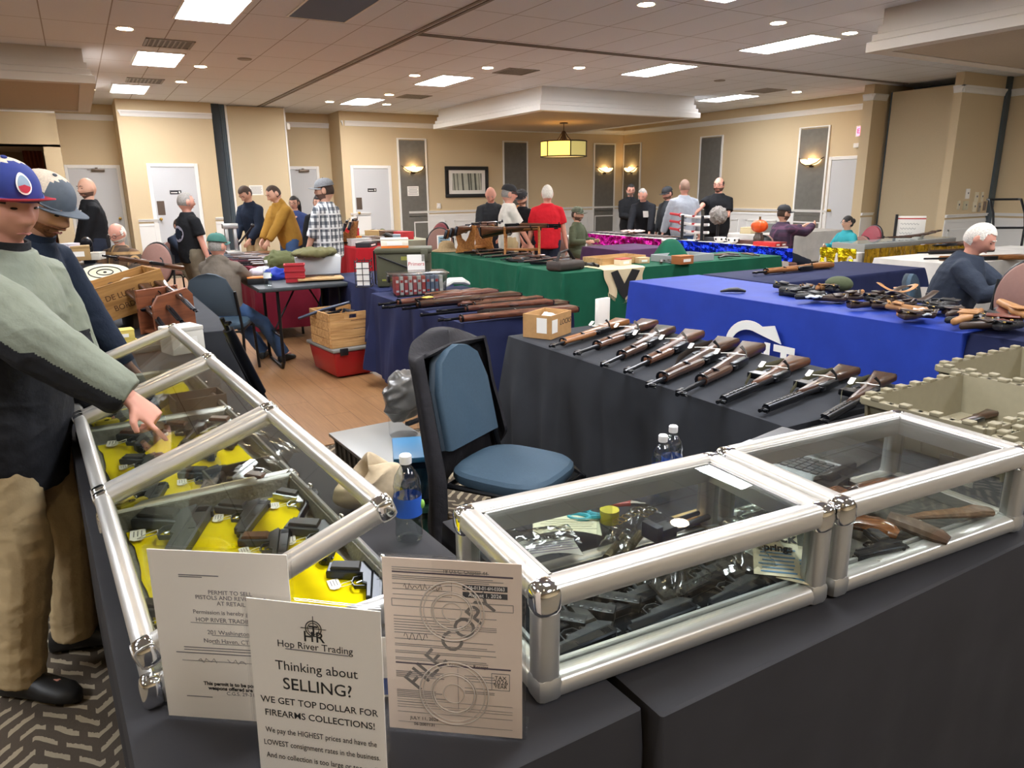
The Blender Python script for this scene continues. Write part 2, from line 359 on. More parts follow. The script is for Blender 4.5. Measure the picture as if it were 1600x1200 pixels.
# ceiling tracks, each a pair of plain dark strips
struct(M().bb((3.66, 5.5, HC-.012), (3.70, 17.0, HC+.01)).bb((3.74, 5.5, HC-.012), (3.78, 17.0, HC+.01)).build('trim_ceiling_track', mat('track_dark', '#7d746c', .6), smooth=0))
struct(M().bb((3.78, 8.52, HC-.012), (13.4, 8.55, HC+.01)).bb((3.78, 8.60, HC-.012), (13.4, 8.63, HC+.01)).build('trim_ceiling_track_cross', MATS['track_dark'], smooth=0))
# dropped ceiling boxes with stepped fascia
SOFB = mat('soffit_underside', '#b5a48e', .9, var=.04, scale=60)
def soffit(nm, x0, y0, x1, y1, zb=2.89):
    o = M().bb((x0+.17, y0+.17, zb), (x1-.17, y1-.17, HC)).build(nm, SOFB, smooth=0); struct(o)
    f = M(); st = [(0.10, HC), (0.10, 3.14), (.07, 3.135), (.07, 3.06), (.035, 3.05), (.035, 2.99), (0.0, 2.975), (0.0, zb-.01), (.18, zb-.01), (.2, HC)]
    f.ring([[(q(i, 0), q(i, 1), z) for i in range(4)] for q, z in [((lambda i, k, d=d: ((x0+d, x1-d, x1-d, x0+d)[i], (y0+d, y0+d, y1-d, y1-d)[i])[k]), z) for d, z in st]], False)
    struct(f.build('trim_'+nm, WHITE if nm == 'ceiling_box_centre' else mat('soffit_fascia', '#cfc6ba', .6), smooth=0))
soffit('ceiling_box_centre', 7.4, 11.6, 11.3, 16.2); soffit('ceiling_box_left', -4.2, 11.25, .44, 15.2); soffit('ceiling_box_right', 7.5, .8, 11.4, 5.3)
# ------------------------------------------------------------------ lights of the room
PANEL = emis('troffer_diffuser', '#f4f8ff', PANEL_W); DOWN = emis('downlight_lens', '#ffe2b4', DOWN_W)
def troffer(x, y, label, first=[None]):
    if first[0] is None:
        t = empty('ceiling_light', label, 'ceiling light', T(x, y, HC), 'recessed fluorescent ceiling panels')
        f = M()
        for a, b in (((-.3, -.6), (.3, -.575)), ((-.3, .575), (.3, .6)), ((-.3, -.575), (-.275, .575)), ((.275, -.575), (.3, .575))): f.bb((*a, -.012), (*b, .0))
        f.build('frame', WHITE, t, smooth=0); M().bb((-.275, -.575, -.006), (.275, .575, -.003)).build('diffuser', PANEL, t, smooth=0); first[0] = t
        return t
    return copy(first[0], T(x, y, HC), label)
for x, y, l in ((1.45, 8.4, 'fluorescent panel at the top edge left of the blue-grey vent panel'), (1.25, 11.75, 'second fluorescent panel of the left row, above the far left doors'),
                (1.1, 15.2, 'smallest fluorescent panel of the left row, nearest the white doors'), (5.4, 15.3, 'smallest middle fluorescent panel above the plaid-shirted man'),
                (5.65, 11.9, 'fluorescent panel left of the dropped ceiling box'), (8.2, 9.4, 'fluorescent panel in front of the dropped ceiling box'),
                (8.3, 7.0, 'large fluorescent panel near the right dropped box'), (12.05, 11.6, 'fluorescent panel half hidden beside the dropped box')): troffer(x, y, l)
for x, y in ((1.5, 5.0), (1.5, 1.6), (1.5, -1.8), (5.6, 1.6), (5.6, -1.8), (-2.6, 5), (-2.6, 1.6), (-2.6, 8.4), (5.6, 5.2), (12.3, 2.5)):  # extra panels out of view, added to light the foreground
    troffer(x, y, 'added fluorescent ceiling panel out of view, lighting the foreground')
def downlight(x, y, label, first=[None]):
    if first[0] is None:
        t = empty('downlight', label, 'downlight', T(x, y, HC), 'round recessed ceiling downlights')
        M().lathe([(.078, 0), (.095, -.004), (.098, 0)], 20, caps=False).build('trim_ring', WHITE, t)
        M().lathe([(.002, -.003), (.078, -.003), (.08, 0)], 20).build('lens', DOWN, t, smooth=0); first[0] = t; return t
    return copy(first[0], T(x, y, HC), label)
DL = ((195, 45, 'downlight left of the left fluorescent row near the top edge'), (313, 104, 'downlight right of the second left fluorescent panel'), (283, 128, 'downlight right of the third left fluorescent panel'),
      (140, 140, 'far left downlight beside the left dropped box'), (648, 118, 'downlight at the left end of the panel by the centre box'), (762, 106, 'downlight right of the panel by the centre box'),
      (905, 106, 'downlight above the centre dropped box'), (1010, 7, 'downlight at the top edge of the middle ceiling'), (1216, 36, 'downlight above the large right fluorescent panel'),
      (1328, 52, 'downlight at the right end of the large right panel'), (1245, 144, 'downlight nearest the exit sign'), (608, 148, 'downlight between the two middle fluorescent panels'),
      (604, 163, 'farthest downlight right of the small middle panel'), (515, 159, 'downlight left of the small middle fluorescent panel'))
for x, y, l in DL: p = Z(x, y, HC); downlight(p.x, p.y, l)
for x, y in ((2.9, 3.9), (4.3, 4.4), (-.6, 4.6), (.6, 2.6), (3.4, 1.2), (6.6, 2.8), (-2, -1), (2.8, -2.2), (0.2, 0.0)):
    downlight(x, y, 'round downlight overhead outside the view')
# ------------------------------------------------------------------ doors, wall panels, sconces, fittings
DOORW = mat('white_door_paint', '#c9cacc', .45); PLATE = mat('push_plate_bronze', '#6f6257', .35, .7); SIGNB = mat('door_sign_black', '#23242a', .5)
def door(nm, X, wd, left_knob=True, sign=True, closer=False, kick=False):     # X: wall face, local x along wall, -y into the room
    r = bpy.data.objects.new(nm, None); COL.objects.link(r); r.matrix_world = X; struct(r)
    f = M(); h = 2.03
    for a, b in (((-wd/2-.07, -.025, 0), (-wd/2, .03, h+.07)), ((wd/2, -.025, 0), (wd/2+.07, .03, h+.07)), ((-wd/2, -.025, h), (wd/2, .03, h+.07))): f.bb(a, b)
    f.build('door_frame', WHITE, r, bevel=.006, smooth=0)
    M().bb((-wd/2, -.008, .01), (wd/2, .02, h)).build('door_leaf', DOORW, r, smooth=0)
    k = -1 if left_knob else 1; kx = k*(wd/2-.07)
    M().lathe([(.03, 0), (.03, .006), (.012, .012), (.012, .04), (.03, .05), (.03, .065), (.01, .075)], 12, T(kx, -.008, 1.0, rx=pi/2)).build('door_handle', BRASS, r)
    if kick: M().bb((kx-.03*k-.07, -.012, 1.08), (kx-.03*k+.07, -.007, 1.36)).build('push_plate', PLATE, r, smooth=0)
    if sign:
        s_ = M().bb((-.11, -.014, 1.49), (.11, -.007, 1.57)).build('door_sign', SIGNB, r, bevel=.003)
        M().bb((-.09, -.016, 1.515), (.03, -.013, 1.53)).bb((.06, -.016, 1.51), (.085, -.013, 1.55)).build('sign_marks', WHITEP, s_, smooth=0)
    if closer:
        c = M().bb((-.02, -.07, 1.97), (.22, -.01, 2.02)).bb((-.1, -.03, 2.0), (.16, -.022, 2.012)).bb((.05, -.06, 2.02), (.1, -.02, 2.05)); c.build('door_closer', PLATE, r, bevel=.004)
    return r
door('door_1', T(.40, 18.0), .9, False, False, True); door('door_2', T(1.81, 16.8), .82, True, True, kick=True)
door('door_3', T(4.74, YB+.85), .8, True, False, True); door('door_4', T(6.22, YB), .88, True, True, kick=True)
door('door_5', T(XR, 9.9, rz=-pi/2), .86, True, False)
def wpanel(i, X, wd=.78, z0=.02, z1=2.74):
    f = M(); t = .045
    for a, b in (((-wd/2, 0), (-wd/2+t, z1)), ((wd/2-t, 0), (wd/2, z1)), ((-wd/2+t, z1-t), (wd/2-t, z1))): f.bb((a[0], -.035, a[1]+z0), (b[0], 0, b[1]))
    struct(f.build('trim_panel_%d' % i, WHITE, bevel=.005, smooth=0)).matrix_world = X
    struct(M().bb((-wd/2+t, -.022, z0), (wd/2-t, 0, z1-t)).build('wall_panel_%d' % i, GREY_PANEL, smooth=0)).matrix_world = X
PX = [T(7.3, YB), T(10.25, YB), T(13.21, YB), T(XR, 16.88, rz=-pi/2), T(XR, 13.82, rz=-pi/2), T(XR, 10.82, rz=-pi/2)]
for i, X in enumerate(PX): wpanel(i+1, X)
AMBER = emis('amber_glass_bowl', '#ffd08a', .9)
BULB = emis('sconce_bulb', '#ffd890', 25)
def sconce(X, label):
    t = empty('wall_sconce', label, 'wall lamp', X, 'wall sconces on the grey panels')
    M().grid(lambda u, v: (.26*sin((u-.5)*pi)*(.25+.75*cos(v*pi/2)), -.03-.13*cos((u-.5)*pi)*cos(v*pi/2), 2.07-.12*sin(v*pi/2)), 18, 8).build('glass_bowl', AMBER, t, solid=.004)
    a = M(); a.tube([(-.31, -.02, 2.10), (-.28, -.06, 2.07), (-.2, -.1, 1.99), (-.06, -.13, 1.94), (.06, -.13, 1.94), (.2, -.1, 1.99), (.28, -.06, 2.07), (.31, -.02, 2.10)], .011, 8)
    a.tube([(-.27, -.05, 2.06), (0, -.165, 2.065), (.27, -.05, 2.06)], .007, 6); a.box((0, -.012, 1.98), (.09, .025, .13)); a.build('bronze_arms', mat('dark_bronze', '#3a2c22', .4, .7), t)
    M().ell((0, -.08, 2.06), (.05, .03, .025), 10, 6).build('bulb', BULB, t)
for X, l in ((PX[0], 'wall sconce on the grey panel left of the framed forest picture'), (PX[2], 'wall sconce left of the far room corner'), (PX[3], 'wall sconce right of the far room corner'), (PX[5], 'wall sconce on the grey panel left of the exit sign')):
    sconce(X @ T(0, -.022, 0), l)
# framed forest picture
def pic_mat():
    m, nt, b = nodes('forest_print'); tc, s = coords(nt)
    n = nt.nodes.new('ShaderNodeTexNoise'); n.noise_dimensions = '1D'; n.inputs['Scale'].default_value = 16; n.inputs['Detail'].default_value = 3
    n2 = nt.nodes.new('ShaderNodeTexNoise'); n2.inputs['Scale'].default_value = 3
    nt.links.new(tc.outputs['Object'], n2.inputs['Vector'])
    nt.links.new(mth(nt, 'ADD', s.outputs[0], mth(nt, 'MULTIPLY', s.outputs[2], .06)), n.inputs['W'])
    trunk = mth(nt, 'MULTIPLY', mth(nt, 'LESS_THAN', n.outputs['Fac'], .47), .85)
    nt.links.new(mixc(nt, trunk, mixc(nt, n2.outputs['Fac'], '#8e9382', '#dfe0d2'), '#2c302a'), b.inputs['Base Color']); return m
t = empty('framed_picture', 'framed misty forest print in a black frame on the far wall', 'picture', T(8.79, YB, 0))
f = M()
for a, b in (((-.62, 1.32), (.62, 1.41)), ((-.62, 2.0), (.62, 2.09)), ((-.62, 1.41), (-.53, 2.0)), ((.53, 1.41), (.62, 2.0))): f.bb((a[0], -.05, a[1]), (b[0], 0, b[1]))
f.build('frame', BLACKP, t, bevel=.008); M().bb((-.53, -.025, 1.41), (.53, -.01, 2.0)).build('mat_board', WHITEP, t, smooth=0)
M().bb((-.42, -.03, 1.5), (.42, -.022, 1.92)).build('print', pic_mat(), t, smooth=0)
# exit sign, alarm box, thermostat, switch plates, notices
EXITR = emis('exit_face_red', '#ff5a6e', 1.6)
t = empty('exit_sign', 'red lit exit sign high above the right wall door', 'exit sign', T(13.86, 9.62, 2.46, rz=-pi/2))
M().bb((-.17, -.05, 0), (.17, .03, .21)).build('housing', WHITEP, t, bevel=.01); M().bb((-.14, -.056, .02), (.14, -.05, .19)).build('face', EXITR, t, smooth=0)
text('EXIT', .13, T(0, -.058, .105, rx=pi/2), emis('exit_letters', '#ff1530', 1.5), t, bold=.002)
tag(M().bb((13.82, 9.66, 2.25), (13.9, 9.82, 2.34)).build('alarm_box', WHITEP, bevel=.01), 'small white alarm box under the exit sign', 'alarm')
tag(M().bb((7.92, YB-.03, 1.06), (8.02, YB, 1.19)).bb((7.95, YB-.034, 1.1), (7.99, YB-.03, 1.13)).build('thermostat', WHITEP, bevel=.008), 'white thermostat below the framed forest print', 'thermostat')
def paper(nm, X, wd, hh, label, lines=5, cat='notice', ink=GREYINK, th=.003):
    t = empty(nm, label, cat, X); M().bb((-wd/2, -th, 0), (wd/2, 0, hh)).build('sheet', WHITEP, t, smooth=0)
    m = M()
    for i in range(lines):
        q = wd*(.36 if i % 2 else .42); z = hh*(.82-.64*i/max(1, lines-1)); m.bb((-q, -th-.0008, z-hh*.022), (q, -th, z+hh*.022))
    m.build('printed_lines', ink, t, smooth=0); return t
paper('paper_notice', T(7.28, YB-.022, 1.38), .3, .23, 'white paper notice on the grey panel below the sconce', 5)
paper('paper_notice', T(3.46, 17.0, 1.45), .29, .21, 'white paper notice on the tan partition above the navy-clad teenager', 6)
IVORY = mat('ivory_plate', '#e3d9bf', .5)
for x, z, w_, h_, l, m_ in ((13.49, 1.35, .12, .17, 'white card above the row of wall controls', WHITEP), (13.79, 1.29, .11, .17, 'ivory control plate, wider upper one of the wall controls', IVORY), (13.97, 1.29, .07, .17, 'narrow ivory switch plate at upper right of the wall controls', IVORY),
    (13.26, 1.16, .07, .15, 'ivory switch plate leftmost of the wall controls', IVORY), (13.48, 1.15, .15, .15, 'beige square plate second from left of the wall controls', mat('beige_plate', '#c9c1a4', .6)), (13.77, 1.12, .12, .17, 'ivory dial plate low in the middle of the wall controls', IVORY),
    (13.93, 1.11, .07, .16, 'tan switch plate low right of the dial plate', mat('tan_plate', '#a79d8f', .5)), (14.1, 1.13, .08, .16, 'brown switch plate rightmost of the wall controls', mat('brown_plate', '#8a7667', .5))):
    t = empty('switch_plate', l, 'switch plate', T(x, 7.25, z)); M().box((0, -.008, 0), (w_, .014, h_)).build('plate', m_, t, bevel=.003)
    M().box((0, -.02, .01), (.014, .014, .03)).build('toggle', GREYINK, t)
for z, l in ((1.55, 'top'), (1.36, 'middle'), (1.17, 'bottom')):
    t = empty('switch_plate', l+' one of three white switch plates beside the left recess', 'switch plate', T(1.05, 17.25, z, rz=-pi/2)); M().box((0, -.008, 0), (.09, .014, .15)).build('plate', WHITEP, t, bevel=.003); M().box((0, -.02, 0), (.014, .014, .03)).build('toggle', GREYINK, t)
tag(M().box((4.27, 16.98, 2.9), (.07, .06, .13)).build('motion_sensor', WHITEP, bevel=.015), 'small white sensor at the top right of the left partition', 'sensor')
# curtains in the opening at far left
for x, w_, l, c in ((-.62, .34, 'rust striped curtain in the left opening, left one', '#8a4526'), (-.27, .14, 'dark brown curtain strip beside the left jamb', '#4a2c20')):
    m = M(); m.grid(lambda u, v, x=x, w_=w_: (x-w_/2+w_*u, 18.3+.03*sin(u*w_*90), .05+2.35*v), 40, 2)
    tag(m.build('curtain', mat('curtain_'+c[1:], c, .9, var=.35, scale=9, stretch=(14, 1, .1)), solid=.006), l, 'curtain')
# vents, speakers
VENT = mat('vent_grey', '#8d8680', .5); VENTD = mat('vent_dark', '#5d5853', .6)
def vent(x, y, wx, wy, label):
    t = empty('ceiling_vent', label, 'vent', T(x, y, HC), 'ceiling air vents'); m = M()
    for a, b in (((-wx/2, -wy/2), (wx/2, -wy/2+.03)), ((-wx/2, wy/2-.03), (wx/2, wy/2)), ((-wx/2, -wy/2), (-wx/2+.03, wy/2)), ((wx/2-.03, -wy/2), (wx/2, wy/2))): m.bb((*a, -.01), (*b, 0))
    m.build('frame', VENT, t, smooth=0); M().bb((-wx/2+.03, -wy/2+.03, -.004), (wx/2-.03, wy/2-.03, -.001)).build('throat', VENTD, t, smooth=0)
    m = M(); n = 8
    for i in range(n): x0 = -wx/2+.04+(wx-.1)*i/n; m.bb((x0, -wy/2+.03, -.009), (x0+.02, wy/2-.03, -.004))
    m.build('louvers', VENT, t, smooth=0)
vent(1.27, 10.5, .55, .55, 'air vent above the second panel of the left row'); vent(1.26, 14.0, .55, .55, 'air vent above the smallest panel of the left row')
vent(6.25, 10.5, .55, .55, 'air vent in front of the centre dropped box'); vent(6.05, 14.1, .55, .55, 'air vent beside the far middle panel'); vent(11.8, 10.4, .55, .55, 'air vent right of the dropped box, near the right wall')
for x, y, l in ((9.95, 9.8, 'round ceiling speaker right of the middle panel row'), (2.3, 11.2, 'round ceiling speaker near the left downlights')):
    tag(M().lathe([(.002, HC-.012), (.09, HC-.012), (.1, HC)], 18, T(x, y, 0)).build('ceiling_speaker', VENT), l, 'speaker')
t = empty('ceiling_panel', 'blue-grey square panel set in the ceiling near the top edge', 'vent panel', T(2.5, 7.8, HC)); M().bb((-.3, -.55, -.008), (.3, .55, -.002)).build('filter', mat('blue_grey_filter', '#66748a', .8), t, smooth=0)
m = M()
for a, b in (((-.32, -.57), (.32, -.55)), ((-.32, .55), (.32, .57)), ((-.32, -.55), (-.3, .55)), ((.3, -.55), (.32, .55))): m.bb((*a, -.012), (*b, 0))
m.build('frame', WHITE, t, smooth=0)
# pendant drum lamp under the centre box
t = empty('pendant_lamp', 'drum pendant lamp with amber panels hanging under the dropped ceiling box', 'pendant lamp', T(9.35, 13.7, 0)); IRON = mat('bronze_iron', '#3b2f28', .45, .6)
f = M(); Rr, z0, z1 = .5, 2.19, 2.5
for z in (z0, z1): f.tube([(Rr*cos(a*pi/24), Rr*sin(a*pi/24), z) for a in range(48)], .014, 6, closed=True)
for k in range(6): a = k*pi/3+.22; f.bb((-.012, -.012, z0), (.012, .012, z1), T(Rr*cos(a), Rr*sin(a), 0, rz=a))
f.build('metal_frame', IRON, t); f = M()
f.tube([(0, 0, 2.5), (0, 0, 2.89)], .008, 8); f.lathe([(.09, 2.87), (.09, 2.89)], 14); f.lathe([(.05, 2.5), (.05, 2.62), (.02, 2.72)], 10)
for k in range(4): a = k*pi/2+.5; f.tube([(.2*cos(a), .2*sin(a), 2.5), (.1*cos(a), .1*sin(a), 2.6), (.02*cos(a), .02*sin(a), 2.72)], .01, 6)
f.build('stem', IRON, t)
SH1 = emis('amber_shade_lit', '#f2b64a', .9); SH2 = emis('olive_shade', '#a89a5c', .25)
for k in range(6):
    a0 = k*pi/3+.22; m = M(); m.ring([[(r*cos(a0+pi/3*i/8), r*sin(a0+pi/3*i/8), z) for r, z in ((Rr-.012, z0), (Rr-.006, z0), (Rr-.006, z1), (Rr-.012, z1))] for i in range(9)])
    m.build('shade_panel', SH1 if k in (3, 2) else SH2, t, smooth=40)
M().lathe([(.0, z0+.01), (Rr-.02, z0+.01), (Rr-.02, z0+.016), (0, z0+.016)], 36, caps=False).build('diffuser', emis('pendant_diffuser', '#e8c080', .35), t, smooth=0)
# ------------------------------------------------------------------ tables and cloths
def clothmat(nm, col, rough=.8, sheen=.0, spec=.2): return mat(nm, col, rough, var=.10, scale=6, bump=.35, bscale=5, spec=spec, sheen=sheen)
BLACKC = clothmat('black_polyester_cloth', '#302f32', .72, spec=.25); BLACKD = clothmat('black_cotton_cloth', '#34363b', .85)
NAVYC = clothmat('navy_cloth', '#22284a'); BLUEC = clothmat('royal_blue_cloth', '#1b389c', .65, spec=.35); GREENC = clothmat('dark_green_cloth', '#14553f')
REDC = clothmat('burgundy_cloth', '#6a1528'); PURPC = clothmat('purple_cloth', '#54375a'); WHITEC = clothmat('pale_grey_cloth', '#c9c5bf'); SCAR = clothmat('scarlet_cloth', '#b3202a')
TTOP = mat('table_top_laminate', '#55534f', .5, var=.05); TLEG = mat('table_leg_black', '#17171a', .4, .3)
def table(x0, y0, x1, y1, label, h=.735, leg='post', pts=None):
    cx, cy = (x0+x1)/2, (y0+y1)/2
    t = empty('folding_table', label, 'table', T(cx, cy, 0)); hx, hy = abs(x1-x0)/2, abs(y1-y0)/2
    M().bb((-hx+.015, -hy+.015, h-.035), (hx-.015, hy-.015, h)).build('tabletop', TTOP, t, bevel=.008)
    lx = hy < hx
    for s in (-1, 1):
        m = M(); 
        if lx: a = s*(hx-.2); q = [(a, -hy+.1, 0), (a, -hy+.1, h-.04)], [(a, hy-.1, 0), (a, hy-.1, h-.04)], [(a, -hy+.1, .15), (a, hy-.1, .15)]
        else: a = s*(hy-.2); q = [(-hx+.1, a, 0), (-hx+.1, a, h-.04)], [(hx-.1, a, 0), (hx-.1, a, h-.04)], [(-hx+.1, a, .15), (hx-.1, a, .15)]
        for p in q: m.tube(p, .014, 8)
        m.build('leg', TLEG, t)
    return t
def cloth(poly, h, drops, label, m_, seed=0, amp=.018, freq=9, flare=.03, cat='tablecloth', top=True, step=.035, wav=.02, group=None):
    n = len(poly); P = [V((p[0], p[1], 0)) for p in poly]; cen = sum(P, V())/n
    rim = []; R = random.Random(seed); ph = R.random()*9
    for i in range(n):                         # rounded corners: each side sampled, corners turned through an arc
        a, b = P[i], P[(i+1) % n]; d = (b-a); L = d.length; d.normalize(); nn = V((d.y, -d.x, 0)); pd = (a-P[i-1]).normalized(); pn = V((pd.y, -pd.x, 0))
        dp, dc = drops[i-1], drops[i]
        for k in range(5):
            u = k/5; v = (pn*(1-u)+nn*u)
            if v.length < 1e-3: v = nn
            rim.append((a.copy(), v.normalized(), dp*(1-u)+dc*u, 1.0))
        kn = max(2, int(L/step))
        for k in range(1, kn): rim.append((a+d*(L*k/kn), nn, dc, min(1, min(k, kn-k)*step/.12)*0+0.0))
    s = 0; m = M(); rows = 9; N = len(rim); rings = []
    ss = []; 
    for i in range(N):
        if i: s += (rim[i][0]-rim[i-1][0]).length + (.012 if rim[i][3] else 0)
        ss.append(s)
    rings.append([(p.x, p.y, h) for p, _, _, _ in rim])
    rings.append([(p.x+q.x*.006, p.y+q.y*.006, h-.003) for p, q, _, _ in rim])
    for r in range(1, rows+1):
        v = (r/rows)**1.0; ring = []
        for i, (p, q, dr, cf) in enumerate(rim):
            z = h-.006-v*dr*(1+wav*fn_noise(ss[i]*2.1, seed, 0))
            f = noise.noise(V((ss[i]*freq*.55+ph, v*.7, seed)))*1.3+.5*noise.noise(V((ss[i]*freq*1.7, v*.5, seed+5)))
            o = .010+flare*v*(1.4 if cf else .5)+amp*f*min(1, v*2.2)*min(1, dr/.3) + (amp*1.2*v if cf else 0)
            ring.append((p.x+q.x*o, p.y+q.y*o, max(z, .012)))
        rings.append(ring)
    m.ring(rings, False)
    if top: m.f.append(tuple(range(N))); m.mi.append(0)
    o = m.build('tablecloth', m_, solid=0, smooth=50); return tag(o, label, cat, group)
def rect(x0, y0, x1, y1): return [(x0, y0), (x1, y0), (x1, y1), (x0, y1)]
def ctable(x0, y0, x1, y1, tl, cl, m_, drops, seed=0, h=.755, **k):
    table(x0+.02, y0+.02, x1-.02, y1-.02, tl, h-.012); return cloth(rect(x0, y0, x1, y1), h, drops, cl, m_, seed, **k)
table(.0, .75, .40, 4.2, 'long folding table under the left display trays', .743)
cloth([(-.02, .71), (.63, .715), (.43, 4.3), (-.20, 4.3)], .755, [.7, .72, .7, .72], 'black cloth on the long table under the yellow-lined display trays', BLACKC, 1, amp=.010, flare=.008)
ctable(.655, .685, 3.3, 1.45, 'folding table under the right glass display cases', 'black cloth on the front table under the two closed glass cases', BLACKC, [.72, .6, .7, .6], 2, amp=.010, flare=.010)
ctable(1.92, 1.5, 2.70, 3.32, 'folding table under the nine fanned-out rifles', 'black cloth hanging in folds on the table of nine service rifles', BLACKD, [.7, .66, .68, .70], 3, amp=.055, freq=9, flare=.02)
ctable(1.88, 3.78, 2.66, 5.36, 'folding table under the pile of long guns and clear tote', 'navy cloth on the table with the pile of long guns', NAVYC, [.56, .5, .5, .62], 4, amp=.045, freq=7, wav=.15)
ctable(3.97, 2.05, 4.75, 4.8, 'folding table under the royal blue cloth', 'royal blue cloth with white lettering on its front', BLUEC, [.7, .3, .72, .73], 5, amp=.012, freq=5)
ctable(4.0, .2, 4.77, 2.02, 'folding table at the right end of the holster pile', 'navy cloth at right edge beside the royal blue cloth', NAVYC, [.7, .5, .5, .7], 6)
ctable(4.82, 3.98, 6.86, 4.8, 'folding table behind the blue cloth, with a single rifle', 'navy cloth on the table with a single rifle behind the blue cloth', NAVYC, [.17, .17, .17, .17], 7, amp=.008)
ctable(3.84, 6.45, 4.6, 8.7, 'folding table under the green cloth, left run', 'dark green cloth on the left run of the green tables', GREENC, [.5, .5, .6, .72], 8, amp=.035)
ctable(3.84, 5.6, 6.8, 6.37, 'folding table under the green cloth with boxes', 'dark green cloth on the front run, with a cream pennant over its edge', GREENC, [.7, .5, .4, .42], 9, amp=.035)
ctable(7.55, 6.45, 7.95, 8.25, 'folding table behind the blue tinsel', 'pale cloth on the sword table behind blue tinsel', WHITEC, [.7, .5, .5, .7], 10)
ctable(7.5, 8.3, 7.95, 10.4, 'folding table behind the magenta tinsel', 'pale cloth on the table behind magenta tinsel', WHITEC, [.7, .5, .5, .7], 11)
ctable(7.75, 5.3, 10.0, 5.78, 'folding table behind the gold foil fringe', 'pale cloth on the corner table behind gold foil', WHITEC, [.7, .6, .5, .6], 12)
ctable(5.85, 7.3, 6.75, 8.1, 'folding table under the purple cloth', 'purple cloth on the table behind the red-shirted man', PURPC, [.6, .6, .6, .6], 13)
ctable(1.48, 7.7, 2.08, 9.75, 'long folding table with burgundy cloth', 'burgundy cloth on the gun table in front of the navy-clad teenager', REDC, [.62, .6, .6, .62], 14)
ctable(3.22, 9.7, 3.95, 11.6, 'folding table with scarlet cloth', 'scarlet cloth on the table behind the plaid-shirted man', SCAR, [.6, .6, .6, .6], 15)
ctable(4.05, 10.8, 4.85, 12.9, 'folding table below the framed forest print', 'grey-green cloth on the cluttered table below the framed print', clothmat('sage_cloth', '#9a9a86'), [.6, .6, .6, .6], 16)
ctable(5.98, 1.9, 7.3, 2.6, 'folding table of the man writing', 'navy cloth on the table where the grey-haired man writes', NAVYC, [.3, .4, .4, .4], 17)
ctable(-.75, 4.37, .68, 6.0, 'folding table under the wooden wine crate', 'dark cloth under the wooden wine crate and its clutter', BLACKD, [.6, .6, .6, .6], 18)
ctable(-1.3, 6.3, -.12, 7.6, 'folding table heaped with gun parts at left', 'grey cloth under the heap of gun parts at left', clothmat('slate_cloth', '#5c6068'), [.6, .6, .6, .6], 19)
ctable(6.3, 9.75, 7.1, 12.2, 'folding table in front of the far corner', 'pale grey cloth on the far table near the sitting man in olive', WHITEC, [.6, .6, .6, .6], 20)
ctable(9.4, 8.3, 11.8, 9.0, 'folding table of the right wall vendors', 'red-lined pale cloth on the table of the plaid-shirted vendor', WHITEC, [.5, .5, .5, .5], 21)
ctable(7.4, 3.95, 10.2, 4.85, 'folding table at the far right edge', 'pale cloth on the far right table with long guns', WHITEC, [.5, .5, .5, .5], 22)
# bare folding table with bent steel legs
t = empty('folding_table', 'bare dark folding table beside the man in the grey hoodie', 'table', T(1.66, 6.62, 0))
M().bb((-.45, -.38, .705), (.42, .38, .74)).build('tabletop', mat('dark_laminate', '#33383c', .55), t, bevel=.01)
for sx in (-.28, .26):
    m = M(); m.tube([(sx, -.28, .70), (sx, -.28, .07), (sx, -.23, .02), (sx, .23, .02), (sx, .28, .07), (sx, .28, .70)], .014, 8); m.tube([(sx, -.28, .3), (sx, .28, .3)], .01, 8); m.tube([(sx, 0, .3), (sx*.2, 0, .69)], .008, 6)
    m.build('leg', TLEG, t)
NAVYS = cloth([(1.98, 5.46), (2.62, 5.46), (2.62, 6.9), (1.98, 6.9)], .752, [.34, .3, .3, .36], 'navy cloth draped low beside the bare folding table', NAVYC, 31, amp=.04, wav=.4, flare=.06)
table(2.0, 5.48, 2.6, 6.88, 'folding table under the olive ammunition can', .74)
# royal blue cloth: white lettering standing on its front face (x = 3.97 side)
XB = Matrix.Translation((3.925, 3.42, .0)) @ Matrix.Rotation(-pi/2, 4, 'Z') @ Matrix.Rotation(pi/2, 4, 'X')
WHT = mat('white_print', '#e9e9e6', .7)
bc = [o for o in COL.objects if o.get('label', '').startswith('royal blue cloth with white')][0]
sw = M(); up = []; lo = []
for i in range(15):
    a = R_(200-140*i/14); up.append((.215*cos(a)-.0, .47+.20*sin(a))); lo.append((.165*cos(a), .46+.145*sin(a)))
tip = [(.17, .6), (.20, .665), (.27, .56), (.15, .555)]
sw.prism(up+[(.21, .665), (.275, .55), (.15, .575)]+lo[::-1][1:], .006)
sw.prism([(-.17, .43), (-.215, .43), (-.235, .3), (-.16, .2), (-.02, .17), (.0, .22), (-.11, .26), (-.16, .33)], .006)
sw.matrix = None
o = sw.build('logo_swoosh', WHT, None); o.parent = bc; o.matrix_world = XB @ T(-.02, -.05, 0)
for s, x, sz in (('I', .30, .26), ('T', .44, .26)): text(s, sz, XB @ T(x-.16, .38, .002), WHT, bc, bold=.012)
text('G', .30, XB @ T(.02, .30, .002), WHT, bc, bold=.012)
